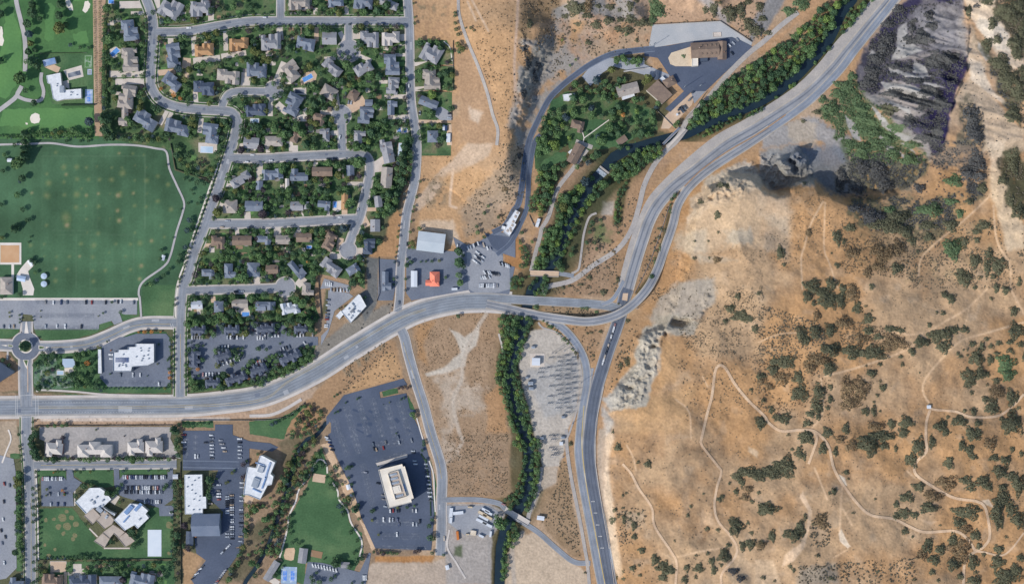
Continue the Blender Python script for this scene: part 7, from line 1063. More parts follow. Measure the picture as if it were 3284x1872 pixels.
def nearest_labels(items, fmt, land, cap=16):
    """items: (x, y, adjective); label each by the nearest named place, direction and rank"""
    keys = {}
    LA = np.array([(l[0], l[1]) for l in land])
    for i, it in enumerate(items):
        d = np.hypot(LA[:, 0]-it[0], LA[:, 1]-it[1]); j = int(np.argmin(d)); dx, dy = it[0]-LA[j, 0], it[1]-LA[j, 1]; an = math.degrees(math.atan2(-dy, dx)) % 360
        dr = ['right of', 'upper right of', 'above', 'upper left of', 'left of', 'lower left of', 'below', 'lower right of'][int(((an+22.5) % 360)//45)]
        keys.setdefault((j, dr, it[2]), []).append((d[j], i))
    out = [None]*len(items)
    for (j, dr, ad), L in keys.items():
        L.sort()
        for k, (_, i) in enumerate(L):
            out[i] = fmt(ad, '' if len(L) == 1 else ordw(k+1)+' nearest ', dr, land[j][2])
    for o_ in out:
        if len(o_.split()) > cap: print('LONG LABEL', o_)
    return out
IND = TREES[:300]; REST = TREES[300:]
labs = nearest_labels([(t_[0], t_[1], TONE[t_[3]][0]) for t_ in IND], lambda ad, rk, dr, ph: f"{ad} tree, {rk}{dr} {ph}", LAND)
CM_ = {}; V, F = [], []
for k in range(2):
    z = (0, 1)[k]; q = (.5, .28)[k]; V += [(q*math.cos(a_), q*math.sin(a_), z) for a_ in np.arange(7)/7*2*PI]
TRM = mesh('trunk', V, [(i, (i+1) % 7, 7+(i+1) % 7, 7+i) for i in range(7)], M_trunk)
for t_, lb in zip(IND, labs):
    x, y, r, tn, _ = t_; pk = random.randrange(7) if tn not in 'DB' or random.random() < .75 else 7+random.randrange(2); key = (pk, tn)
    if key not in CM_: CM_[key] = qmesh('crown', PROTO[pk], [LEAF[tn]])
    rm = r*MPP; o = empty('tree', G(x, y, 0), random.uniform(0, 6.28)); o['label'] = lb; o['category'] = 'tree'; o['group'] = 'larger trees of the gardens, park and river bank'
    th = rm*.55; tr_ = obj('trunk', TRM, o, (0, 0, -.2)); tr_.scale = (rm*.13, rm*.13, th+rm*.8); c_ = obj('crown', CM_[key], o, (0, 0, th)); c_.scale = (rm, rm, rm*random.uniform(.85, 1.1))
tk = list(TONE); VV, MI = [], []
for x, y, r, tn, _ in REST:
    P = PLOW[random.randrange(6)]; a_ = random.uniform(0, 6.28); ca, sa = math.cos(a_), math.sin(a_); rm = r*MPP; g = G(x, y, 0)
    Q = np.stack([(P[:, 0]*ca-P[:, 1]*sa)*rm+g[0], (P[:, 0]*sa+P[:, 1]*ca)*rm+g[1], P[:, 2]*rm+g[2]+rm*.45], 1); VV.append(Q); MI.append(np.full(len(P)//4, tk.index(tn)))
o = obj('woodland', qmesh('woodland', np.concatenate(VV), [LEAF[k] for k in tk], np.concatenate(MI))); o['kind'] = 'stuff'; o['label'] = 'smaller garden and riverside trees too many to count'; o['category'] = 'woodland'
print('trees', len(TREES))
# nursery saplings in two rows
SP = [qmesh('sapling', crown_pts(400+i, 60), [LEAF['DMD'[i]]]) for i in range(3)]
for col_, (xa, xb) in enumerate(((908, 930), (958, 965))):
    for k in range(46):
        u = (k+.5)/46; x, y = T('a1', xa+(xb-xa)*u+random.uniform(-3, 3), 10+1000*u); o = obj('nursery_sapling', SP[random.randrange(3)], None, G(x, y, .2)); o.scale = (1.35*random.uniform(.8, 1.2),)*2+(1.5,); o.rotation_euler.z = random.uniform(0, 6)
        o['label'] = f"nursery sapling, {ordw(k+1)} from top in the {'left' if col_ == 0 else 'right'} row of the bare nursery strip"; o['category'] = 'sapling'; o['group'] = 'saplings in the nursery rows'
# ---- hillside thickets and bushes
BT = {'d': ('dark olive', leafm('scrub_dark', (96, 98, 78), (112, 112, 90), 0)), 'b': ('brownish', leafm('scrub_brown', (122, 106, 82), (138, 120, 94), 0)), 'g': ('green', leafm('scrub_green', (92, 114, 84), (108, 128, 92), 0)), 'k': ('greyish', leafm('scrub_grey', (84, 86, 88), (102, 102, 100), 0)), 's': ('sage', leafm('scrub_sage', (112, 106, 92), (128, 120, 102), 0)), 'u': ('umber', leafm('scrub_umber', (134, 118, 96), (146, 128, 104), 0))}
BUSH = []
def addb(t, s, tn='d'):
    for tok in s.split():
        p = tok.split(','); q = p[4] if len(p) > 4 else tn; c = T(t, float(p[0]), float(p[1])); BUSH.append((c[0], c[1], float(p[2])/Z, float(p[3])/Z, q))
addb('b4', '755,900,45,70 820,940,25,30 210,1050,40,65 245,1165,22,20 760,1170,32,25 700,1058,12,12 520,1370,80,70 700,1350,60,60 600,1430,50,40 810,1400,35,50 900,1410,60,60,b 1090,1380,25,30 880,810,60,40 1250,780,170,80 1420,850,70,60 1630,790,80,40 1850,790,70,60 1640,900,50,40 1480,940,40,40 1940,670,40,45,g 1870,1010,90,100,g 1980,950,40,55 2170,790,80,45 2100,850,50,30 2100,930,30,30 2080,1130,60,70 2220,1060,40,50 2200,1190,35,90 2310,1170,80,80 1980,1300,80,70 1950,1240,40,40 2130,1290,25,20 2260,1280,35,25 2080,1380,25,20 2290,1390,30,45 2380,1410,40,40 2510,1330,25,50 1330,1200,60,50 1200,1050,120,90,b 1350,1000,60,70,b 900,1050,70,60,b 1150,1180,80,40,b 1050,1240,40,60,b 1530,1040,15,20 2450,170,60,120 2430,560,30,60 2500,660,60,70 2350,350,50,50 2120,310,70,50,k 2150,430,50,50 1100,700,120,70,k 1350,700,120,60 1650,640,130,60,g 1850,560,70,30,g 800,330,50,90,k 960,420,50,50,k 1000,60,90,90,g 1260,640,60,40,g 2100,180,80,100,k 2020,280,60,60,k 480,860,30,40,b 1880,360,80,60,g 2030,560,40,30 440,380,20,16 1150,260,90,90,k 1000,220,70,80,k 1220,400,80,70,k 1450,160,90,50,g 1300,100,70,60,g 1550,430,60,40,k 950,620,90,40,k')
addb('c4', '470,90,50,55 530,155,25,30 640,110,60,110 700,120,50,90 790,120,50,80 900,80,70,80,b 950,200,45,60 1055,305,55,50 1030,185,18,16 1090,230,12,12 550,430,60,65 690,410,55,65 1060,420,50,45 830,340,90,60,b 1280,400,80,30 1370,420,45,25 410,450,50,80 460,510,40,45 700,600,100,60 900,620,90,70 1100,630,140,70 1300,540,140,80,b 1000,500,80,50,b 1150,480,50,30 1570,530,80,50 1700,470,70,60 1800,450,80,60 1780,570,80,60 1880,410,50,40 1980,410,45,35 1480,620,35,40 1370,670,25,20 1170,740,25,22 1385,745,22,22 1645,365,25,25 1715,245,16,16 1775,250,25,25 1790,70,35,35 1855,110,45,45 2080,10,25,15 2240,115,22,20 2460,230,45,45 2480,420,80,80 2060,545,35,30 2150,570,30,50 2240,570,30,25 2310,540,35,25 2420,530,35,25 2100,680,70,80 2030,870,80,90 2140,830,50,60 2230,700,35,50 2380,730,90,80,g 2400,840,70,60,g 2290,900,40,30 2050,1015,25,22 2290,1000,80,80,b 2440,1060,60,80 2250,1150,65,80 2180,1080,35,35 2070,1195,35,40 1980,1190,22,20 1930,1290,80,50 1820,1250,20,20 1760,1340,60,60 1700,1340,30,25 1800,1400,40,35 2110,1310,35,35 2030,1380,40,40 2110,1400,40,45 2440,1310,100,110 2340,1270,25,25 2500,1165,22,20 250,720,110,60 150,720,40,40 140,800,50,50 220,880,90,70,b 380,870,50,60 570,700,140,60,b 680,780,60,70 500,780,60,60,b 400,1020,80,80 580,1010,60,80 560,1140,60,60 580,1180,35,40 500,1220,45,35 575,1250,30,30 470,1310,50,35 120,1180,30,40 230,1260,90,50 690,1080,30,40 690,960,25,30 665,1160,25,22 850,960,70,100,b 980,980,90,120,b 870,1110,90,80,b 1090,830,50,40 1170,905,16,16 1195,965,36,35 1145,1040,20,18 1110,1105,15,15 1110,1190,25,60 1030,1195,40,40 1170,1195,13,13 840,1360,35,55 1420,1300,70,60 1390,1400,50,50 1280,1320,40,50 1130,1340,90,50,b 1150,1430,120,40 660,1400,50,50 30,1310,40,50 50,1090,25,25 285,1420,20,15 460,1430,70,40 1035,757,14,12 1920,640,20,20 1945,668,20,20 1970,605,16,12 2010,598,14,16 2010,655,14,12 2300,640,40,20 2420,610,40,24 2520,550,34,30 2200,500,30,20 2560,680,30,40 2450,640,20,16 2200,840,26,26 2200,940,16,16 1550,825,10,8 1800,1300,20,20 560,280,40,60,b 30,900,50,50,b 100,960,50,40,b')
addb('d4', '460,50,70,60 620,150,40,60 740,180,25,50 390,190,40,60 440,230,20,50 250,330,110,100 120,380,120,70 320,160,22,16 1060,110,110,100 1230,30,90,50 1210,125,45,40 1320,155,20,40 1390,20,40,20 1540,130,60,90 1470,260,60,70 1670,90,35,60 2070,30,70,50 1960,120,35,60 2030,170,40,60 2070,230,35,30 2230,110,60,70,b 1830,290,50,60 2270,240,50,35 2380,265,50,45 2440,160,25,30 2530,200,25,30 2320,370,70,60 1995,455,60,45 2040,530,50,35 2160,470,80,60 2220,530,40,30 2430,420,60,50 2500,500,60,100 2350,520,50,30 1810,480,110,70,b 1540,520,60,45 1430,620,70,50 1640,720,90,50 1680,610,100,60,b 1325,690,30,35 1400,770,60,50 1330,800,40,35 1500,790,45,35 2010,760,130,70 1930,860,60,50 2090,985,50,50 2000,920,60,50,b 2350,640,90,80 2300,780,60,140 2430,740,60,60 2500,840,60,80 1870,1030,45,65 1940,1130,100,130,b 1880,1260,70,60 2065,1240,50,75 2120,1090,30,30 2165,1170,25,22 2300,1240,70,60 2310,1120,50,45 2520,1200,35,40 1640,1050,40,40 1620,1100,50,60 1750,1120,50,50 1570,1170,50,60,b 1690,1220,60,50 1410,945,35,35 1670,1340,30,30 1465,1275,20,15 1940,1380,35,35 2080,1420,70,50 2380,1390,130,90 2470,1320,60,60 725,560,28,35 685,580,20,18 840,380,32,25 860,445,14,14 90,730,100,60 330,980,90,60 130,990,35,60 25,1060,30,30 570,1180,25,20 305,1285,20,25 340,1320,18,25 45,1390,22,20 150,1425,20,15 530,875,18,18 450,810,20,35 910,770,20,15 1120,635,15,12 600,850,70,80,b 700,1400,40,20 1145,1335,20,15 1745,890,15,12 400,920,50,80 780,60,60,40,b 900,120,60,60,b 1480,1000,16,16 1500,1410,20,16 1730,1420,20,20 2380,1000,20,16 2090,1340,30,20')
addb('d3', '1145,140,35,38 1435,300,35,38 1340,280,18,20 1115,740,25,22 1195,725,16,16 1090,840,28,35 1205,830,22,50 1300,890,28,45 1270,835,16,18 1305,1000,28,28 1375,1130,35,32 1290,1300,35,30 1360,1370,20,18 1200,1405,20,18 1350,1275,15,15 1195,1330,12,25 1505,1220,45,50 1580,1290,60,60 1650,1320,50,45 1580,1390,45,40 1520,1300,18,18 1790,1410,35,40 1895,1385,18,25 1810,1300,30,35 1925,1300,50,45 2050,1235,30,40 2070,1320,30,45 2170,1180,60,70 2140,1270,20,20 2210,1080,28,25 2345,1090,30,50 2420,1070,50,50 2520,1080,50,50,b 2005,920,25,22 2110,930,25,20 2280,900,70,90 2395,865,18,22 2150,620,22,35 2120,640,25,25 1850,705,18,20 1820,795,18,25 1970,585,14,16 2285,565,25,35 2400,540,55,35,b 2370,620,50,40,b 2440,660,25,20 2400,380,140,50 2500,400,80,60 2300,430,50,40 2340,480,30,40 2500,575,20,20 2530,730,40,60 2220,485,15,18 830,1345,18,14 1135,1390,12,25 1900,1180,18,14 2010,1160,20,20 1690,1040,10,14 2430,960,25,18 1260,770,20,16 1340,780,20,16 1150,800,16,18 690,100,22,26 1190,600,14,24 1225,580,18,14 2260,1330,60,30,k 2330,1400,50,30,k')
addb('c3', '2330,280,90,50 2400,310,60,30 2230,210,50,40 2180,330,25,25 2465,400,35,38 2300,90,30,30 2510,1300,45,60 2430,990,20,22 2520,860,50,40 1240,325,25,20 980,430,22,18 850,445,18,14 910,660,14,14 740,635,18,20 1240,720,25,50 1100,1390,15,20 1010,50,35,30 830,205,50,16,g 940,240,30,16,g 660,260,20,14 360,190,26,26,g 500,380,50,16,g 760,650,12,60,b 1170,750,20,30 620,500,20,20,g 1150,160,12,10 890,440,20,12 2500,60,30,20')
addb('b3', '2105,690,33,38 2145,400,60,25 2200,410,22,25 1885,940,14,12 2015,940,10,10 1885,1105,22,18 2025,1100,12,16 2100,1120,40,30,b 1940,560,30,25 790,1355,35,16 615,1385,26,20 875,1290,25,30 680,1370,20,14 1145,1310,20,35 1560,820,30,20 1540,900,20,20 1500,940,20,14 1600,840,14,30 1650,640,12,40,g 1550,1000,12,40,g 1500,1130,12,50,g 170,500,20,30,k 120,330,20,30,k 200,120,24,30,k 60,440,40,20,b 2110,855,18,16 1110,1040,20,14,b')
addb('a3', '745,80,110,65 850,80,60,50,b 960,60,30,25 1070,70,50,28 1265,60,35,45 1500,60,60,80,g 1540,110,70,60,g 1480,190,40,50,g 640,160,35,25 850,150,50,30 940,240,50,45 760,235,30,22 1060,200,60,40 1270,190,55,45 1400,220,60,40 1230,290,80,30 1140,280,30,30 860,415,35,28 1330,390,22,22 730,300,15,18 300,230,30,45 1990,100,30,30 2070,90,40,70 2230,130,70,80 2330,100,50,80 2400,230,50,60 2430,280,40,40 2490,300,50,50 2130,30,20,20 2400,20,40,30 2510,60,40,40 2540,180,40,30 1330,10,26,20 860,20,40,40,b 1160,95,20,20 1170,190,40,26 1340,230,40,26 1450,210,40,30 460,90,20,16,b 400,40,20,20,b 340,120,20,16,b 1780,540,22,20,g 250,470,40,30,k 280,620,30,60,k 240,900,30,40,k 380,640,30,40,k 350,760,30,60,k 1230,330,20,20,g')
addb('a4', '1640,150,45,50,k 1670,250,60,40,k 1580,380,100,60,k 1450,380,60,40,k 1200,450,60,80,k 1140,560,80,50,k 1100,700,80,70,k 1050,800,80,60,k 1250,380,60,60,k 1480,280,30,40,k 1700,590,100,80,k 1850,560,90,60,k 1300,640,70,30,k 1420,660,60,30,k 1300,720,60,20,k 1520,780,110,30,k 1300,900,110,40,k 1450,940,90,40,k 1650,880,110,50,k 1750,1000,90,70,k 1600,1000,90,60,k 1450,1150,60,50,k 1600,1330,90,40,k 1720,1280,60,80,k 2400,120,130,110 2500,60,60,60 2480,450,70,120 2330,600,90,80 2400,760,100,90 2500,880,60,100 2200,430,50,70 2060,1150,80,150,k 2100,1300,80,80,k 2450,1100,70,90 2200,20,60,30 850,830,110,60,g 780,900,80,60,g 700,1050,90,70,g 1000,1150,90,120,g 1100,1250,120,90,g 1250,1330,80,70,g 620,960,40,40,g 900,740,50,40,g 90,320,40,24 300,110,70,40,g 420,40,80,60,g 560,1080,40,24 430,1165,26,18 640,1130,40,26,g 1000,1040,80,60,g 1250,1060,80,60 1140,1400,90,60,g 880,1400,40,60,g 1330,1230,90,40,g 950,960,50,60,g 1480,1400,90,30,g 2370,880,20,18 2300,380,40,50 2540,300,40,80 2550,700,50,70 2100,60,40,20,k 2020,110,30,60 2250,230,40,60 300,342,16,12 10,290,30,50,k 1500,200,40,20,k 1560,300,40,30,k 1350,90,60,40,k 1250,230,60,40,k')
def blob(bx, by, rx, ry, seed, dens=1.0):
    r = np.random.default_rng(seed); rxm, rym = rx*MPP, ry*MPP; ar = PI*rxm*rym; n = int(np.clip(ar*3.0*dens, 30, 1400)); t = r.random(n)*2*PI
    ed = 1+.22*np.sin(3*t+seed)+.16*np.sin(5*t+seed*1.7)+.1*np.sin(9*t+seed*.6)+.05*np.sin(17*t+seed); q = r.random(n)**.5; x = np.cos(t)*q*ed*rxm; y = np.sin(t)*q*ed*rym
    hmx = min(3.6, .7+.42*min(rxm, rym)); z = hmx*np.sqrt(np.clip(1.03-q**2, 0, 1))*(.55+.6*vnoise(x*.45+seed, y*.45, 5))*r.uniform(.7, 1.05, n)
    C = np.stack([x, y, z], 1); N = np.stack([np.cos(t)*q*.9, np.sin(t)*q*.9, .8+0*t], 1); C = C.copy()
    V = quads(C, N, r.uniform(.35, .75, n)*min(1, .45+.16*min(rxm, rym)), r); return V
def draped(V, bx, by, ox, oy, oz):
    px = bx+V[:, 0]/MPP; py = by-V[:, 1]/MPP; h = samp(H, px, py); k = (CAMH-h)/CAMH*MPP; V = V.copy(); Xw = (px-CX)*k; Yw = (CY-py)*k; V[:, 0] = Xw-ox; V[:, 1] = Yw-oy; V[:, 2] += h-oz; return V
BUSH = [b for b in BUSH if b[0]-b[2] < 3284+10]
BUSH.sort(key=lambda b: -b[2]*b[3]); LB = [(*T(q.split()[0], *[float(v) for v in q.split()[1].split(',')]), ph) for q, ph in (('c4 530,1385', 'the main trail fork'), ('c4 1640,1155', 'the hilltop hut'), ('c4 1920,540', 'the upper trail junction'), ('c4 1580,960', 'the upper trail hook'), ('c3 2120,760', 'the hairpin track'), ('c4 630,860', 'the faint cross trail\'s start'), ('c4 420,0', 'the twin pale trails'), ('c4 1460,560', 'the cross trail\'s long thicket'), ('d4 780,470', 'the trail\'s pale spoil patch'), ('d4 1300,830', 'the lower trail\'s mid bend'), ('d4 2090,1140', 'the lower right trail crossing'), ('d4 2180,700', 'the right-hand track corner'), ('d4 1510,340', 'the S-bend track'), ('d4 480,300', 'the short trail spur'), ('d4 470,900', 'the pale gully'), ('d4 150,1300', 'the pale bottom clearing'), ('d4 820,1000', 'the white scar'), ('d3 1710,1250', 'the lower track bend'), ('d3 1500,900', 'the middle left track'), ('d3 2110,850', 'the long track\'s lower bend'), ('d3 2140,360', 'the long track\'s elbow'), ('d3 1200,300', 'the faint hill path end'), ('b4 400,400', 'the quarry pit'), ('b4 1500,700', 'the scrubby saddle'), ('b4 2280,900', 'the ridge trail'), ('b4 1560,1120', 'the diagonal trail'), ('b4 600,1000', 'the paired hill paths'), ('a4 1300,800', 'the dark north-east face'), ('a4 1600,500', 'the scree fan'), ('a4 2350,400', 'the pale quarry road'), ('a4 800,900', 'the green highway slope'), ('a4 1100,1200', 'the green gully slope'), ('a3 750,80', 'the top-edge scrub above the valley'), ('a3 1500,120', 'the tall green top-edge clump'), ('a3 2230,150', 'the scrub above the gravel yard'), ('a3 300,700', 'the grey bluff'), ('c3 900,250', 'the curved overpass'), ('c3 1400,700', 'the grey rock cliff'), ('c3 2300,280', 'the shoulder above the cliff'), ('b3 2100,700', 'the pale hill shoulder'), ('b3 1600,800', 'the highway divide'), ('b3 750,1340', 'the bridge access road'), ('c4 2380,780', 'the big green clump'), ('c4 2440,1200', 'the right-edge scrub'), ('c3 2500,1300', 'the lone mid-hill clump'), ('d4 2300,450', 'the right-hand scrub belt'), ('c4 950,1000', 'the big brown thicket'))]
IB = BUSH[:300]
labs = nearest_labels([(b[0], b[1], ('large ' if b[2]*b[3] > 500 else 'small ' if b[2]*b[3] < 90 else '')+BT[b[4]][0]) for b in IB], lambda ad, rk, dr, ph: f"{ad} bush, {rk}{dr} {ph}", LB)
for i, (b, lb) in enumerate(zip(IB, labs)):
    x, y, rx, ry, tn = b; g = G(x, y, 0); V = draped(blob(x, y, rx, ry, 500+i, 1.0 if tn != 'b' else .62), x, y, *g)
    o = obj('scrub_bush', qmesh('scrub_bush', V, [BT[tn][1]]), None, g); tag(o, lb, 'bush', 'dry scrub bushes of the hillsides')
# small sage and scrub, one ground cover
SC_V = []; SC_M = []; bk = list(BT)
for i, b in enumerate(BUSH[300:]):
    V = draped(blob(b[0], b[1], b[2], b[3], 900+i), b[0], b[1], 0, 0, 0); SC_V.append(V); SC_M.append(np.full(len(V)//4, bk.index(b[4])))
def tufts(s, n, r0, r1, tn='d', clump=.5):
    P = pts(s); xs = [p[0] for p in P]; ys = [p[1] for p in P]; m = int(n*3.5); x = rng.uniform(min(xs), max(xs), m); y = rng.uniform(min(ys), max(ys), m)
    ok = inside(x, y, P) & (vnoise(x/28, y/28, 71) > clump*rng.random(m)+.12*clump) & (samp(driv, x, y) > 18)
    x = x[ok]; y = y[ok]; lum = samp(S, x, y).mean(-1); th = {'k': .17, 'g': .2}.get(tn, .34); q = rng.random(len(x)) < np.clip((th-lum)/.05+.12, .03, 1); x = x[q][:n]; y = y[q][:n]; k = 7; n_ = len(x)
    for l, w_ in RDS+ROADX:
        if not len(x): return
        d = np.min(np.hypot(l[None, :, 0]-x[:, None], l[None, :, 1]-y[:, None]), 1); q = d > w_/2+2; x = x[q]; y = y[q]
    n_ = len(x); g = np.stack([(x-CX), (CY-y), samp(H, x, y)], 1); kk = (CAMH-g[:, 2])/CAMH*MPP; g[:, 0] *= kk; g[:, 1] *= kk; r = rng.uniform(r0, r1, n_)**1.1*MPP
    C = np.repeat(g, k, 0); rr = np.repeat(r, k)[:, None]; D = rng.normal(0, 1, C.shape); D[:, 2] = np.abs(D[:, 2]); D /= np.linalg.norm(D, axis=1)[:, None]; C = C+D*rr*np.array([.75, .75, .6]); SC_V.append(quads(C, D, np.repeat(r, k)*.55, rng)); SC_M.append(np.full(len(C), bk.index({'d': 's', 'b': 'u'}.get(tn, tn))))
ROADX = [(np.array(smooth_line(l, 8)), w_) for l, w_ in ((BL, 60), (RA, 32), (RB, 30), (HW, 48), ([(1600, 957), (1700, 963), (1833, 970), (1930, 978), (1990, 990)], 32))]
for s, n, a_, b_, tn, cl in (('a2 2050,0 2555,0 a3 190,0 180,1000 60,1400 a2 2450,1300 2200,500', 420, 1.4, 2.6, 'b', .6), ('a3 200,0 600,0 560,300 200,700', 220, 1.6, 3.2, 'b', .6), ('a3 180,400 520,400 400,1100 80,1400', 260, 1.6, 3.4, 'k', .6), ('a3 500,0 1480,0 1480,440 800,560 500,800', 420, 1.5, 3, 'd', .8), ('a3 1600,40 2555,40 2555,400 2400,380 2150,200 1600,230', 260, 1.5, 3, 'd', .7), ('b3 0,0 240,0 250,500 0,850', 200, 1.5, 3, 'd', .7), ('b2 2050,600 2555,150 2555,700 2300,850 2100,900', 160, 1.5, 3, 'd', .8),
    ('b2 1600,100 2450,100 2400,480 1700,700', 160, 1.2, 2.2, 'b', .9), ('c2 1580,340 2300,230 2400,700 2500,1300 d2 2480,600 1920,600 c2 1780,1300 1690,850 1600,600', 1100, .9, 1.9, 'b', .7), ('d2 1900,20 2500,20 2480,600 1930,600', 700, .9, 1.9, 'd', .7), ('c2 640,560 1000,300 1380,150 1380,240 800,640 620,760', 420, 1.6, 3.4, 'k', .4), ('c2 900,780 1230,520 1350,540 1470,860 900,1020', 220, 1.4, 2.8, 'd', .9), ('d3 590,250 660,300 720,700 800,1200 400,850 560,480', 330, 1.4, 2.6, 'd', .5),
    ('c3 430,170 800,190 980,290 700,300 c3 450,230', 80, 1.5, 3, 'd', .5), ('c3 640,390 1000,380 900,740', 60, 1.5, 3, 'd', .8), ('b3 1560,620 1700,480 1500,1180 1310,1440', 160, 1.4, 3, 'd', .6), ('b3 1100,700 1400,350 1240,860 800,1240 800,1000', 260, 1.5, 3.2, 'd', .7), ('b3 480,1420 1250,900 1130,1456 500,1456', 220, 1.5, 3.2, 'd', .6), ('c3 1240,300 1340,240 1330,500 1200,800 1060,1000 1150,600', 130, 1.5, 3.4, 'd', .6), ('b4 0,460 1000,480 860,1000 300,1200 0,1300', 600, .9, 1.9, 'd', .7), ('b3 1750,700 2555,500 2555,1456 1600,1456', 500, .9, 1.8, 'd', .8),
    ('c3 1350,0 2555,0 2555,750 1800,600 1700,300', 1500, 1, 2.1, 'd', .6), ('c4 0,150 600,350 700,650 300,700 0,650', 900, 1.3, 2.8, 'd', .5), ('c3 1700,650 2555,650 2555,1200 1800,1300', 380, 1.1, 2.4, 'd', .9), ('b4 1400,850 2400,700 2500,1400 1430,1400', 1300, 1.2, 2.6, 'd', .6), ('b4 800,700 1450,900 1430,1300 800,1250', 700, 1.4, 3, 'b', .5), ('c4 740,300 1400,420 1300,560 800,560', 420, 1.4, 3, 'b', .5), ('c4 0,700 700,620 680,1300 0,1200', 600, 1.4, 3, 'b', .7), ('c4 700,0 2555,0 2555,1456 700,1456', 650, .9, 1.7, 'd', .9), ('d4 0,0 2555,0 2555,1456 0,1456', 900, .9, 1.8, 'd', .9), ('d3 1100,700 1450,740 1400,900 1230,1100 1100,1100', 130, 1.5, 3, 'd', .3), ('d4 380,1280 1500,1200 1500,1456 380,1456', 420, 1.5, 3.4, 'd', .4), ('d3 1050,0 2500,0 2500,1456 1150,1456', 400, 1, 2.2, 'd', .9), ('d4 480,750 700,780 680,1100 500,1100', 120, 1.6, 3.4, 'd', .4),
    ('a4 1200,100 1940,0 2020,500 1850,1000 1750,1456 1500,1300 1000,880 1060,450', 3200, 1.4, 3.2, 'k', .45), ('a4 740,860 1000,860 1640,1456 b4 1600,200 900,200 a4 700,1150', 1800, 1.4, 3, 'g', .5), ('b4 740,100 1600,100 2200,400 1900,820 1100,860 740,480', 3400, 1.3, 3, 'k', .4), ('b4 1640,-40 2240,0 2200,520 1650,300', 1300, 1.3, 3, 'k', .4), ('a4 2000,500 2150,560 2555,1000 2555,1456 2000,1456 1900,1000', 1500, 1.2, 2.6, 'k', .6), ('a4 2200,0 2555,0 2555,1200 2200,600 2420,500', 900, 1.5, 3.2, 'd', .5), ('b4 2200,0 2555,200 2555,1200 2250,500', 800, 1.3, 2.8, 'd', .7), ('a4 560,1080 1000,800 900,1456 600,1300', 500, 1.5, 3, 'g', .6), ('c1 330,1230 1650,1230 1650,1330 330,1330', 140, 1.2, 2.2, 'b', .8)):
    tufts(s, n, a_, b_, tn, cl)
SC_M = [np.asarray(m) for m in SC_M]; o = obj('scrub_cover', qmesh('scrub_cover', np.concatenate(SC_V), [BT[k][1] for k in bk], np.concatenate(SC_M)[:sum(len(v) for v in SC_V)//4])); o['kind'] = 'stuff'; o['label'] = 'low sage scrub dotted over the dry ground'; o['category'] = 'scrub'
# ------------------------------------------------------------ cars
CARC = [('white', (214, 218, 222)), ('silver', (168, 176, 186)), ('black', (34, 40, 50)), ('grey', (96, 106, 120)), ('dark blue', (44, 62, 98)), ('red', (140, 52, 48)), ('tan', (168, 150, 128))]
CPM = {n_: cm('car_paint_'+n_.replace(' ', '_'), '%d,%d,%d' % c_, rough=.3, spec=.6) for n_, c_ in CARC}; M_tyre = cm('tyre_rubber', '28,28,30')
def taper(V, F, a_, b_, z0, a2, b2, z1, ox=0):
    k = len(V); V += [(x*a_/2, y*b_/2, z0) for x, y in ((-1, -1), (1, -1), (1, 1), (-1, 1))]+[(ox+x*a2/2, y*b2/2, z1) for x, y in ((-1, -1), (1, -1), (1, 1), (-1, 1))]
    F += [(k+4, k+5, k+6, k+7), (k+3, k+2, k+1, k)]+[(k+i, k+(i+1) % 4, k+4+(i+1) % 4, k+4+i) for i in range(4)]
def car_meshes(kind):
    out = {}
    V, F, MI_ = [], [], []
    ln, hb = {'car': (4.6, .95), 'suv': (4.9, 1.1), 'truck': (5.7, 1.1)}[kind]
    taper(V, F, ln, 1.9, .32, ln-.1, 1.86, .62); MI_ += [0]*6; taper(V, F, ln-.12, 1.85, .62, ln-.5, 1.7, hb); MI_ += [0]*6
    cabx, cabl = {'car': (-.2, 2.2), 'suv': (-.5, 3.2), 'truck': (.35, 1.9)}[kind]; k = len(V); taper(V, F, cabl*.78, 1.36, hb+.5, cabl*.7, 1.3, hb+.56); V[k:] = [(x+cabx, y, z) for x, y, z in V[k:]]; MI_ += [0]*6
    for sx in (-1, 1):
        for sy in (-1, 1):
            k = len(V); m_ = 8
            for yy in (.72, .96):
                V += [(sx*ln*.32+.34*math.cos(a_), sy*yy, .34+.34*math.sin(a_)) for a_ in np.arange(m_)/m_*2*PI]
            F += [(k+i, k+(i+1) % m_, k+m_+(i+1) % m_, k+m_+i) for i in range(m_)]+[tuple(k+m_+i for i in range(m_))]; MI_ += [1]*(m_+1)
    for n_ in CPM: out[n_] = mesh('body', V, F, [CPM[n_], M_tyre], MI_)
    V, F = [], []; taper(V, F, cabl, 1.64, hb-.02, cabl*.76, 1.34, hb+.52); V = [(x+cabx, y, z) for x, y, z in V]; return out, mesh('window', V, F, M_glass)
CARS = {k: car_meshes(k) for k in ('car', 'suv', 'truck')}
MANY = ('school', 'inner column', 'outer column', 'right kerb of the dark')
def carat(x, y, ang, phrase, i, n, axis, col=None):
    col = col or random.choices([c_[0] for c_ in CARC], (30, 22, 20, 14, 6, 4, 4))[0]; kind = random.choices(('car', 'suv', 'truck'), (5, 4, 1.4))[0]; g = G(x, y, .42); o = empty('parked_car', g, -math.radians(ang)+random.uniform(-.03, .03)+(PI if random.random() < .5 else 0))
    obj('body', CARS[kind][0][col], o); obj('window', CARS[kind][1], o); w_ = {'car': 'car', 'suv': 'sport utility car', 'truck': 'pickup truck'}[kind]; w_ = w_.replace('sport utility car', 'tall car')
    o['label'] = f"{col} {w_} {phrase}" if n == 1 else f"{col} {w_}, {ordw(i+1)} from {axis} {phrase}"; o['category'] = 'car'; o['group'] = 'parked and moving cars'
    if len(o['label'].split()) > 16: print('LONG', o['label'])
CST = []
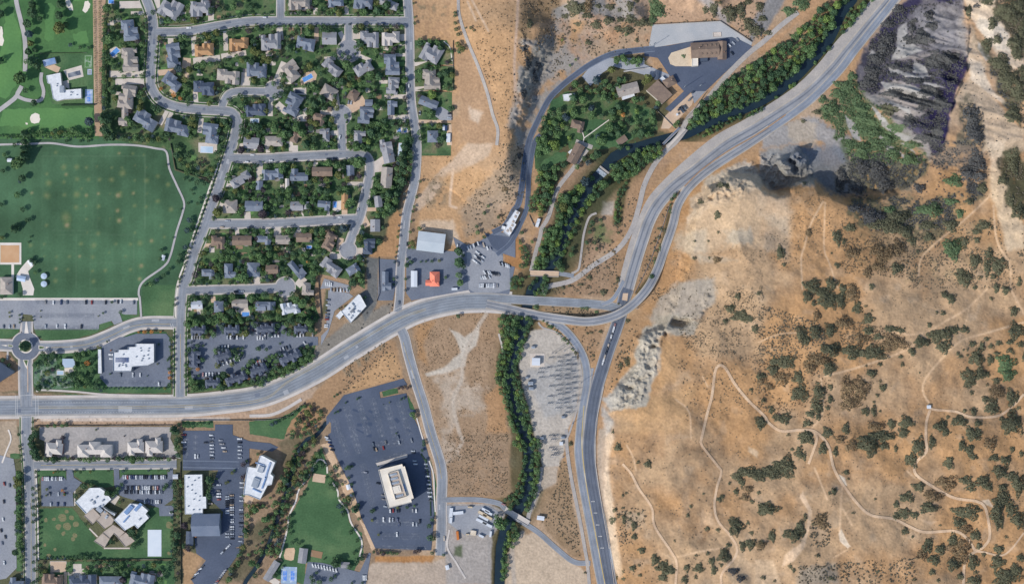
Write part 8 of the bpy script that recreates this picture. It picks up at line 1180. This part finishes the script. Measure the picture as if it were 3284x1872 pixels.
def carrow(phrase, s, ang, n=None, drop=0, col=None):
    P = pts(s)
    if n: P = [tuple(np.array(P[0])+(np.array(P[1])-np.array(P[0]))*k/(n-1)) for k in range(n)]; P = [p for p in P if random.random() >= drop] or P[:1]
    ax = 'left' if abs(P[-1][0]-P[0][0]) >= abs(P[-1][1]-P[0][1]) else 'top'; P.sort(key=lambda p: p[0 if ax == 'left' else 1])
    if any(q in phrase for q in MANY):
        CST.extend((p, ang) for p in P); return
    for i, p in enumerate(P): carat(p[0], p[1], ang, phrase, i, len(P), ax, col)
carrow('in the top row of the long park lot', 'c1 440,146 515,150 590,146 648,146 828,147 885,148 1018,148 1135,142 1165,142 1288,147', 90)
carrow('in the bottom row of the long park lot', 'c1 35,380 92,380 135,378 440,378 548,376 628,378 785,380', 90)
carrow('under the first upper condominium', 'c1 1850,485 1950,485', 90, 5); carrow('under the second upper condominium', 'c1 2190,485 2345,485', 90, 6, .2); carrow('between the second and third upper condominiums', 'c1 2385,370 2385,440', 0, 4); carrow('under the third upper condominium', 'c1 2480,490 2555,488', 90, 4); carrow('between the third and fourth condominiums', 'c2 70,405 70,440', 0, 2); carrow('under the fourth upper condominium', 'c2 120,465 280,462', 90, 6, .2); carrow('under the fifth upper condominium', 'c2 460,460 610,460', 90, 6, .2)
carrow('above the second lower condominium', 'c1 1955,842 2110,842', 90, 6); carrow('above the central lower condominium', 'c1 2110,580 2200,575', 90, 4); carrow('left of the last lower condominium rows', 'c1 2360,772 2500,728', 70, 6); carrow('beside the first lower condominium', 'c1 1870,855 1870,890', 0, 2); carrow('in the middle condominium row', 'c1 2110,750 2300,690', 70, 6, .3); carrow('above the sixth lower condominium', 'c2 20,748 130,715', 70, 6); carrow('above the last lower condominium', 'c2 300,600 440,560', 70, 6, .3); carrow('by the condominium exit', 'c2 530,540 560,560', 60, 2)
carrow('left of the diagonal white office', 'c2 757,125 755,175 752,230 750,265 748,292 746,312 740,365 738,384', 0); carrow('in the upper strip above that office', 'b2 735,1350 790,1355', 90, 4, 0, 'white'); carrow('in the strip above the diagonal white office', 'b2 785,1408 940,1412', 90, 6, .1)
carrow('along the curved upper edge of the car yard', 'b2 2105,1005 2130,1000 2160,985 2180,970 2200,963 2230,965 2255,977 2290,1007 2320,1012', 70); carrow('in the car yard\'s long upper cluster', 'b2 2262,1240 2400,1258', 60, 8); carrow('in the car yard\'s tan lower cluster', 'b2 2230,1292 2310,1285', 60, 5); carrow('in the car yard\'s bottom row', 'b2 2215,1367 2385,1367', 90, 11); carrow('in the car yard\'s central diagonal pair', 'b2 2195,1050 2250,1095', 40, 3); carrow('in the car yard\'s second diagonal', 'b2 2175,1085 2235,1125', 40, 4); carrow('in the car yard\'s third diagonal', 'b2 2165,1130 2205,1160', 40, 3); carrow('in the right-hand row of the car yard', 'b3 18,1155 98,1183', 70, 6); carrow('beside the pale warehouse', 'b2 2003,985', 90, None, 0, 'white')
carrow('in the top row of the school\'s right lot', 'd1 1190,425 1595,425', 90, 21, .12); carrow('in the upper middle row of the school lot', 'd1 1215,527 1580,527', 90, 19, .08); carrow('in the lower middle row of the school lot', 'd1 1205,568 1560,568', 90, 18, .1); carrow('in the short bottom row of the school lot', 'd1 1395,662 1545,662', 90, 8, .1); carrow('in the top row of the school\'s left lot', 'd1 412,440 595,440', 90, 11, .1); carrow('in the middle row of the school\'s left lot', 'd1 480,588 620,588', 90, 6, .2); carrow('in the bottom row of the school\'s left lot', 'd1 490,685 620,685', 90, 3)
carrow('in the lot left of the medical block drive', 'd1 2035,22 2042,245', 0, 8); carrow('in the central column of the upper dark lot', 'd1 2125,72 2165,178', 0, 4); carrow('right of the central planting strip', 'd1 2308,58 2310,240', 0, 6); carrow('standing alone in the upper dark lot', 'd1 1982,95', 0); carrow('at the foot of the upper dark lot', 'd1 1880,225 1905,225', 90, 2); carrow('in the inner column beside the grey church', 'd1 2188,612 2190,770', 0, 8); carrow('in the outer column beside the grey church', 'd1 2232,600 2236,1018', 0, 19, .08); carrow('beside the long white-roofed building\'s right side', 'd1 2105,500 2108,640', 0, 6, .2); carrow('along the right kerb of the dark lot', 'd1 2328,480 2315,1040', 0, 14, .35)
carrow('under the grey church\'s right corner', 'd1 2188,970 2188,998', 0, 2); carrow('on the lower lot\'s upper right arm', 'd1 2140,1150 2205,1085', -45, 4); carrow('on the lower lot\'s left kerb', 'd1 1855,1400 1950,1285', -35, 6, .1); carrow('on the lower lot\'s right kerb', 'd1 2080,1445 2170,1320', -35, 7); carrow('on the left edge of the upper dark lot', 'd1 1770,20 1772,160', 0, 3)
carrow('beside the dirt strip of the office lot', 'd2 745,45 758,68 772,95 785,130 798,165', 15); carrow('in the open upper office lot', 'd2 1190,108 1200,152 1222,160 1290,145 1312,92 1440,92 1430,40 1560,72', 75); carrow('in the right-hand column beside the cream-roofed office', 'd2 1700,300 1745,650', 0, 10, .1); carrow('in the shadow of the cream-roofed office', 'd2 1575,175 1580,192 1592,270 1600,300', 0); carrow('left of the cream-roofed office', 'd2 1120,380 1240,485 1290,600 1292,640 1310,708', 10); carrow('just below the cream-roofed office', 'd2 1355,748 1440,746', 90, 4); carrow('below the office\'s right corner', 'd2 1572,745 1605,748', 90); carrow('in the middle rows below the office', 'd2 1290,832 1350,835 1380,835 1425,835 1440,878 1575,878 1610,880 1640,850', 90); carrow('alone in the lowest office rows', 'd2 1420,975', 90)
carrow('in the white-car row at the bottom lot', 'd2 610,1272 835,1322', 75, 9, 0, 'white'); carrow('at the bottom lot exit', 'd2 1108,1375 1112,1410', 0, 3, 0, 'white'); carrow('in the lot at the lower left edge', 'd1 42,490 38,660 92,505 30,830 12,938 52,1000 20,1060 42,1250', 80)
carrow('queued on the highway below the overpass', 'c3 1125,340 1000,730', 102, 15, .1); carrow('driving on the office side street', 'd2 1875,1015', 90); carrow('at the boulevard crosswalk', 'c2 1440,150', 90); carrow('on the vertical street by the warehouse', 'b2 1520,968', 90); carrow('on the street by the clinic', 'b2 1430,1160', 90); carrow('on the middle street', 'b1 2380,178 b2 30,112 210,166 440,155 765,150 825,148', 0); carrow('on the lower street', 'b1 2190,745 2140,806 2420,803 b2 870,712', 0); carrow('on the last cul-de-sac street', 'c1 2270,45 2325,43', 0); carrow('on the sloping link street', 'b2 1045,640 1085,460', 100); carrow('on the upper cul-de-sac', 'a2 980,990 955,985 940,1170 870,1320', 100); carrow('on the right-hand street', 'a2 1535,830 1640,1090', 90); carrow('on the top street', 'a2 1285,228 150,172 a1 1820,272', 0); carrow('at the round paved court', 'a2 1930,1095 1928,1135', 0); carrow('beside the brown-roofed lodge', 'a3 2220,440 2258,418 2295,385 2245,515', 45); carrow('on the bottom lane before the bridge', 'd3 45,688', 20); carrow('on the lower cul-de-sac bulb', 'b2 1050,1085 1070,1100 1085,1120 1095,1085', 20); carrow('in the school turning bay', 'd1 1650,770', 0); carrow('in the skylit office front row', 'c1 1160,845 1530,930 1280,845 1350,845', 90); carrow('in the skylit office side row', 'c1 1070,650 1072,690', 0); carrow('in front of the chapel drive', 'd1 2025,680', 0)
V, F, MI_ = [], [], []; mats = list(CPM.values())+[M_tyre, M_glass]
for p, ang in CST:
    c_ = random.choices(range(7), (30, 22, 20, 14, 6, 4, 4))[0]; kd = random.choice(('car', 'suv')); g = G(p[0], p[1], .42); R_ = Matrix.Rotation(-math.radians(ang)+random.uniform(-.03, .03), 4, 'Z')
    for me_, wi in ((CARS[kd][0]['white'], False), (CARS[kd][1], True)):
        k = len(V); V += [tuple(R_ @ v.co+Vector(g)) for v in me_.vertices]
        for f_ in me_.polygons: F.append(tuple(k+i for i in f_.vertices)); MI_.append(8 if wi else (7 if f_.material_index else c_))
o = obj('parked_cars', mesh('parked_cars', V, F, mats, MI_)); o['kind'] = 'stuff'; o['label'] = 'cars filling the school and church parking rows'; o['category'] = 'cars'
# ------------------------------------------------------------ boxes, trailers, gear, poles, fences
def container(t, x, y, w_, h_, rot, col, label, name='container', cat='container', z1=2.6):
    c = T(t, x, y); g = G(*c, .4); o = empty(name, g, -math.radians(rot)); s = MPP/Z; V, F = [], []; box(V, F, 0, 0, w_*s, h_*s, 0, z1); obj('box', mesh('box', V, F, col), o); V, F = [], []; lx = w_ >= h_; n = 6
    for k in range(n):
        u = (k-(n-1)/2)/n; box(V, F, u*w_*s if lx else 0, 0 if lx else u*h_*s, .15 if lx else w_*s*.98, h_*s*.98 if lx else .15, z1, z1+.07)
    obj('roof_ribs', mesh('roof_ribs', V, F, col), o); tag(o, label, cat)
M_or = cm('orange_steel', '196,120,64'); M_tn = cm('tan_steel', '206,188,160')
for a_ in (('d2', 1942, 765, 32, 90, 4, M_sh, 'white upright container at the left of the gravel yard'), ('d2', 1940, 835, 26, 60, 4, M_sh, 'short white container below the upright one in the gravel yard'), ('d2', 2010, 768, 100, 30, -6, M_sh, 'long white container lying across the left gravel yard'), ('d2', 2275, 742, 80, 22, 28, M_sh, 'topmost slanted white container of the right gravel yard stack'), ('d2', 2300, 765, 80, 22, 28, M_sh, 'second slanted white container of the right gravel yard stack'), ('d2', 2245, 775, 90, 26, 28, M_tn, 'tan slanted container in the right gravel yard stack'), ('d2', 2290, 805, 100, 24, 28, M_tn, 'lower tan slanted container in the right gravel yard'), ('d2', 2255, 815, 100, 22, 28, M_sh, 'white slanted container under the tan pair'), ('d2', 2235, 850, 110, 24, 26, M_sh, 'long white slanted container low in the right gravel yard'), ('d2', 2290, 880, 100, 24, 26, M_sh, 'bottom right slanted white container of the yard'), ('d2', 2005, 985, 22, 82, -6, M_or, 'narrow orange container standing alone below the gravel yard'), ('d2', 2155, 960, 54, 46, 8, M_tn, 'square tan equipment box in the lower gravel yard'), ('d2', 2232, 990, 50, 20, 24, M_sh, 'small white trailer right of the square tan box'), ('d2', 2322, 970, 20, 56, 8, M_sh, 'white trailer by the river edge of the yard'), ('d2', 2125, 712, 44, 12, 4, M_tn, 'thin tan skid near the top of the gravel yard'), ('d2', 2100, 975, 34, 12, 0, M_tn, 'small tan skid left of the square tan box'), ('a2', 1872, 1232, 22, 50, 2, M_sh, 'white trailer beside the blue one near the straw field'), ('a2', 1893, 1238, 22, 50, 2, CPM['dark blue'], 'blue trailer beside a white one near the straw field'), ('a2', 1916, 1330, 38, 84, 2, M_sh, 'big white camper parked on the dirt by the straw field'), ('b3', 375, 765, 30, 82, 18, M_sh, 'white round-backed trailer beside the pale river track'), ('b2', 1975, 1400, 56, 22, -2, M_sh, 'white truck box by the car yard entrance'), ('a3', 1735, 1050, 18, 40, 35, cm('dark_equipment', '64,74,88'), 'dark crate on the tan yard by the utility road'), ('a3', 1760, 1060, 20, 66, -35, cm('dark_equipment', '64,74,88'), 'long dark crate rack on the tan yard'), ('a3', 1785, 1040, 16, 50, -35, cm('dark_equipment', '64,74,88'), 'second dark crate rack on the tan yard'), ('a3', 1715, 1105, 18, 22, -35, M_sh, 'white crate at the lower end of the tan yard'), ('a3', 1835, 960, 14, 40, 40, cm('dark_equipment', '64,74,88'), 'small dark rack at the upper end of the tan yard'), ('a3', 1860, 895, 20, 14, 0, cm('dark_equipment', '64,74,88'), 'dark cabinet at the tan yard\'s top corner')):
    container(*a_)
c = T('b3', 1230, 0)
def gantry(x, y, wd, hh_, rot):
    g = G(x, y, 0); o = empty('substation_gantry', g, -math.radians(rot)); V, F = [], []
    for yy in (-.35, .35): box(V, F, 0, yy, wd, .1, hh_-.14, hh_)
    for k in range(int(wd/2.4)): box(V, F, -wd/2+.6+k*2.4, 0, .08, .7, hh_-.18, hh_-.02)
    obj('beam', mesh('beam', V, F, M_steel), o)
    for sx in (-1, 1):
        V, F = [], []; box(V, F, sx*wd/2, 0, .18, .18, -.2, hh_+1); obj('post', mesh('post', V, F, M_steel), o)
    V, F = [], []
    for k in (-1, 0, 1): box(V, F, k*wd/3.2, 0, .3, .3, hh_*.35, hh_-.25); box(V, F, k*wd/3.2, 1.6, .5, .9, 0, hh_*.34)
    obj('insulators', mesh('insulators', V, F, M_unit), o); return o
M_steel = cm('galvanised_steel', '120,130,142', rough=.5)
k = 0; base_g = {}
for ri, (xx, ys, wd, hh_) in enumerate(((492, (700, 790, 880, 970, 1060, 1140), 7, 6), (575, (690, 735, 780, 825, 870, 915, 960, 1005, 1050, 1095, 1140, 1190), 8, 8), (655, (680, 725, 770, 815, 860, 905, 950, 995, 1040, 1085, 1130, 1175, 1215), 7, 7), (720, (700, 760, 820, 880, 940, 1000, 1060, 1120), 6, 6), (400, (800, 840, 880), 8, 5))):
    nm = ['second left', 'tall middle', 'right middle', 'rightmost', 'leftmost'][ri]
    for j, yy in enumerate(ys):
        p = T('c3', xx+random.uniform(-12, 12), yy+random.uniform(-9, 9))
        if (wd, hh_) not in base_g: o = base_g[(wd, hh_)] = gantry(p[0], p[1], wd, hh_, 2)
        else:
            s_ = base_g[(wd, hh_)]; o = s_.copy(); COL.objects.link(o); o.location = G(p[0], p[1], 0)
            for ch in s_.children: c_ = ch.copy(); COL.objects.link(c_); c_.parent = o
        tag(o, f"steel busbar gantry, {ordw(j+1)} from top in the {nm} row of the substation", 'gantry', 'steel gantries of the substation')
for j, (x, y) in enumerate(((500, 40), (540, 45), (520, 80), (500, 160), (530, 180), (550, 210), (520, 230))):
    p = T('d3', x, y); s_ = base_g[(7, 6)]; o = s_.copy(); COL.objects.link(o); o.location = G(p[0], p[1], 0)
    for ch in s_.children: c_ = ch.copy(); COL.objects.link(c_); c_.parent = o
    tag(o, f"steel gantry, {ordw(j+1)} from top in the lower substation cluster", 'gantry', 'steel gantries of the substation')
def transformer(t, x, y, label, s_=1):
    p = T(t, x, y); o = empty('transformer', G(*p, 0)); V, F = [], []; box(V, F, 0, 0, 4*s_, 2.6*s_, 0, 3*s_); obj('tank', mesh('tank', V, F, M_unit), o); V, F = [], []
    for k in range(6): box(V, F, (-1.5+k*.6)*s_, 1.7*s_, .15, .8*s_, .4, 2.6*s_)
    obj('radiator', mesh('radiator', V, F, M_steel), o); V, F = [], []
    for k in (-1, 0, 1): box(V, F, k*1.1*s_, 0, .3, .3, 3*s_, 4.4*s_)
    obj('bushings', mesh('bushings', V, F, M_wd), o); tag(o, label, 'transformer')
transformer('c3', 305, 925, 'grey transformer at the left edge of the substation', 1.4); transformer('c3', 310, 975, 'grey transformer just below the left-edge one', 1.3); transformer('c3', 330, 580, 'grey transformer in the upper substation yard'); transformer('c3', 270, 870, 'small transformer left of the leftmost gantries', .8); transformer('d3', 415, 50, 'transformer at the top left of the lower gear cluster'); transformer('c3', 620, 1250, 'transformer under the right middle gantry row'); transformer('d3', 615, 45, 'transformer above the tiny white hut')
def pole(t, x, y, hh_, label):
    p = T(t, x, y); o = empty('utility_pole', G(*p, 0), .5); V, F = [], []; box(V, F, 0, 0, .45, .45, -.3, hh_); obj('mast', mesh('mast', V, F, M_steel), o)
    V, F = [], []
    for k in range(3): box(V, F, 0, 0, 3.4, .22, hh_-1.2-k*1.8, hh_-1-k*1.8)
    obj('crossarm', mesh('crossarm', V, F, M_steel), o); tag(o, label, 'pole', 'tall utility poles')
for a_ in (('c3', 515, 630, 22, 'tall steel pole at the head of the substation, leftmost of three'), ('c3', 545, 632, 20, 'tall steel pole at the head of the substation, middle of three'), ('c3', 630, 612, 16, 'tall steel pole at the head of the substation, rightmost of three'), ('c3', 790, 915, 16, 'steel pole between the substation and the highway'), ('c3', 710, 1305, 12, 'steel pole beside the lower substation track'), ('d3', 620, 225, 9, 'short pole at the foot of the lower gear cluster'), ('a3', 1780, 848, 22, 'tall pole on the edge of the dark utility lot'), ('a3', 1490, 440, 18, 'pole where the utility road meets the pale yard'), ('b3', 335, 780, 20, 'pole beside the white round-backed trailer'), ('a3', 1940, 826, 6, 'low pole in the dark utility lot'), ('c3', 1330, 205, 9, 'sign pole outside the overpass curve'), ('d1', 140, 300, 8, 'gate pole at the left-edge lot entrance')): pole(*a_)
def fence(s, hh_, mat, label, cat='fence', name='fence', th=.25):
    L = resample(pts(s), 6); V, F = [], []; c0 = L[0]; g0 = G(*c0, 0)
    for i, p in enumerate(L):
        q = L[min(i+1, len(L)-1)]-L[max(i-1, 0)]; n_ = np.array([-q[1], q[0]])/np.linalg.norm(q)*th/MPP/2
        for sg in (-1, 1):
            for z in (-.2, hh_): w3 = G(p[0]+n_[0]*sg, p[1]+n_[1]*sg, z); V.append((w3[0]-g0[0], w3[1]-g0[1], w3[2]-g0[2]))
        if i: a_, b_ = (i-1)*4, i*4; F += [(a_, b_, b_+1, a_+1), (a_+3, b_+3, b_+2, a_+2), (a_+1, b_+1, b_+3, a_+3)]
    me = mesh(name, V, F, mat); me.validate(); o = obj(name, me, None, g0); tag(o, label, cat); return o
M_fd = cm('weathered_wood', '92,84,78'); M_fm = cm('masonry_wall', '150,146,142')
fence('b1 1640,0 1690,250 1900,320 2050,360', 2, M_fd, 'brown garden fence bounding the top right corner of the playing field'); fence('d1 380,1222 1670,1214', 1.8, M_fd, 'dark fence along the bottom of the school lawn'); fence('c1 1740,1283 2555,1283 c2 0,1283 200,1278 380,1245 520,1115 540,1170', 2.2, M_fm, 'long grey wall curving under the boulevard embankment', 'wall', 'wall'); fence('d1 1735,280 1740,1456', 1.8, M_fd, 'upright fence between school grounds and church lot')
fence('c1 340,1335 1660,1330', 2, M_fd, 'fence above the cracked concrete lot'); fence('b2 1240,1095 1250,1440 c2 1220,140', 1.8, M_fm, 'wall left of the blue-roofed clinic', 'wall', 'wall'); fence('c2 590,220 680,300', 1.6, M_fd, 'short slanted fence beside the big condominium trees'); fence('b2 660,1250 670,1456 c2 690,300', 2, M_fd, 'dark fence between gardens and the strip of dry soil'); fence('a2 1960,390 1960,870', 1.6, M_fd, 'fence between the straw field and the upper house lots'); fence('a2 1945,1060 1945,1160', 1.6, M_fd, 'short fence beside the round paved court'); fence('a2 1700,590 1960,640', 1.2, M_fm, 'low wall below the uppermost straw field lot', 'wall', 'wall'); fence('a1 835,510 385,515', 1.6, M_fd, 'fence along the top of the villa garden'); fence('a1 590,1015 905,1012', 3, leafm('hedge_leaves', (44, 64, 48), (56, 78, 54), 0), 'dark clipped hedge below the white villa', 'hedge', 'hedge', 1.4)
fence('a1 1035,520 1035,1000', 2.4, leafm('hedge_leaves', (44, 64, 48), (56, 78, 54), 0), 'tall dark hedge between nursery strip and the first gardens', 'hedge', 'hedge', 1.6); fence('d2 1650,200 1700,280 1740,540 1745,800', 1.0, leafm('hedge_leaves', (44, 64, 48), (56, 78, 54), 0), 'low hedge along the office side street', 'hedge', 'hedge', 1.2); fence('b3 290,690 340,800', 1.6, M_fm, 'pale headwall beside the white round-backed trailer', 'wall', 'wall')
fence('a3 1520,1060 1700,1240 1860,1080 2000,880', 1.8, M_fm, 'pale wall around the tan storage yard', 'wall', 'wall'); fence('a3 1480,235 2130,203 2440,405', 1.6, M_fd, 'fence around the pale gravel yard above the lodge'); fence('a3 1200,690 1460,652', 2.6, M_fm, 'long retaining wall casting a dark strip above the settlement', 'wall', 'wall', 1.2); fence('c3 930,1456 935,1300 1010,960', 1.0, M_walk, 'pale concrete barrier along the highway\'s right shoulder', 'barrier', 'barrier', .5); fence('d3 928,0 930,300 990,700 1060,1100 1110,1456', 1.0, M_walk, 'pale lower barrier on the right side of the dark highway', 'barrier', 'barrier', .5)
fence('b3 1310,1440 1450,1150 1560,850 1640,600', .9, M_steel, 'guard rail between the two highway strands', 'guard rail', 'guard_rail', .3)
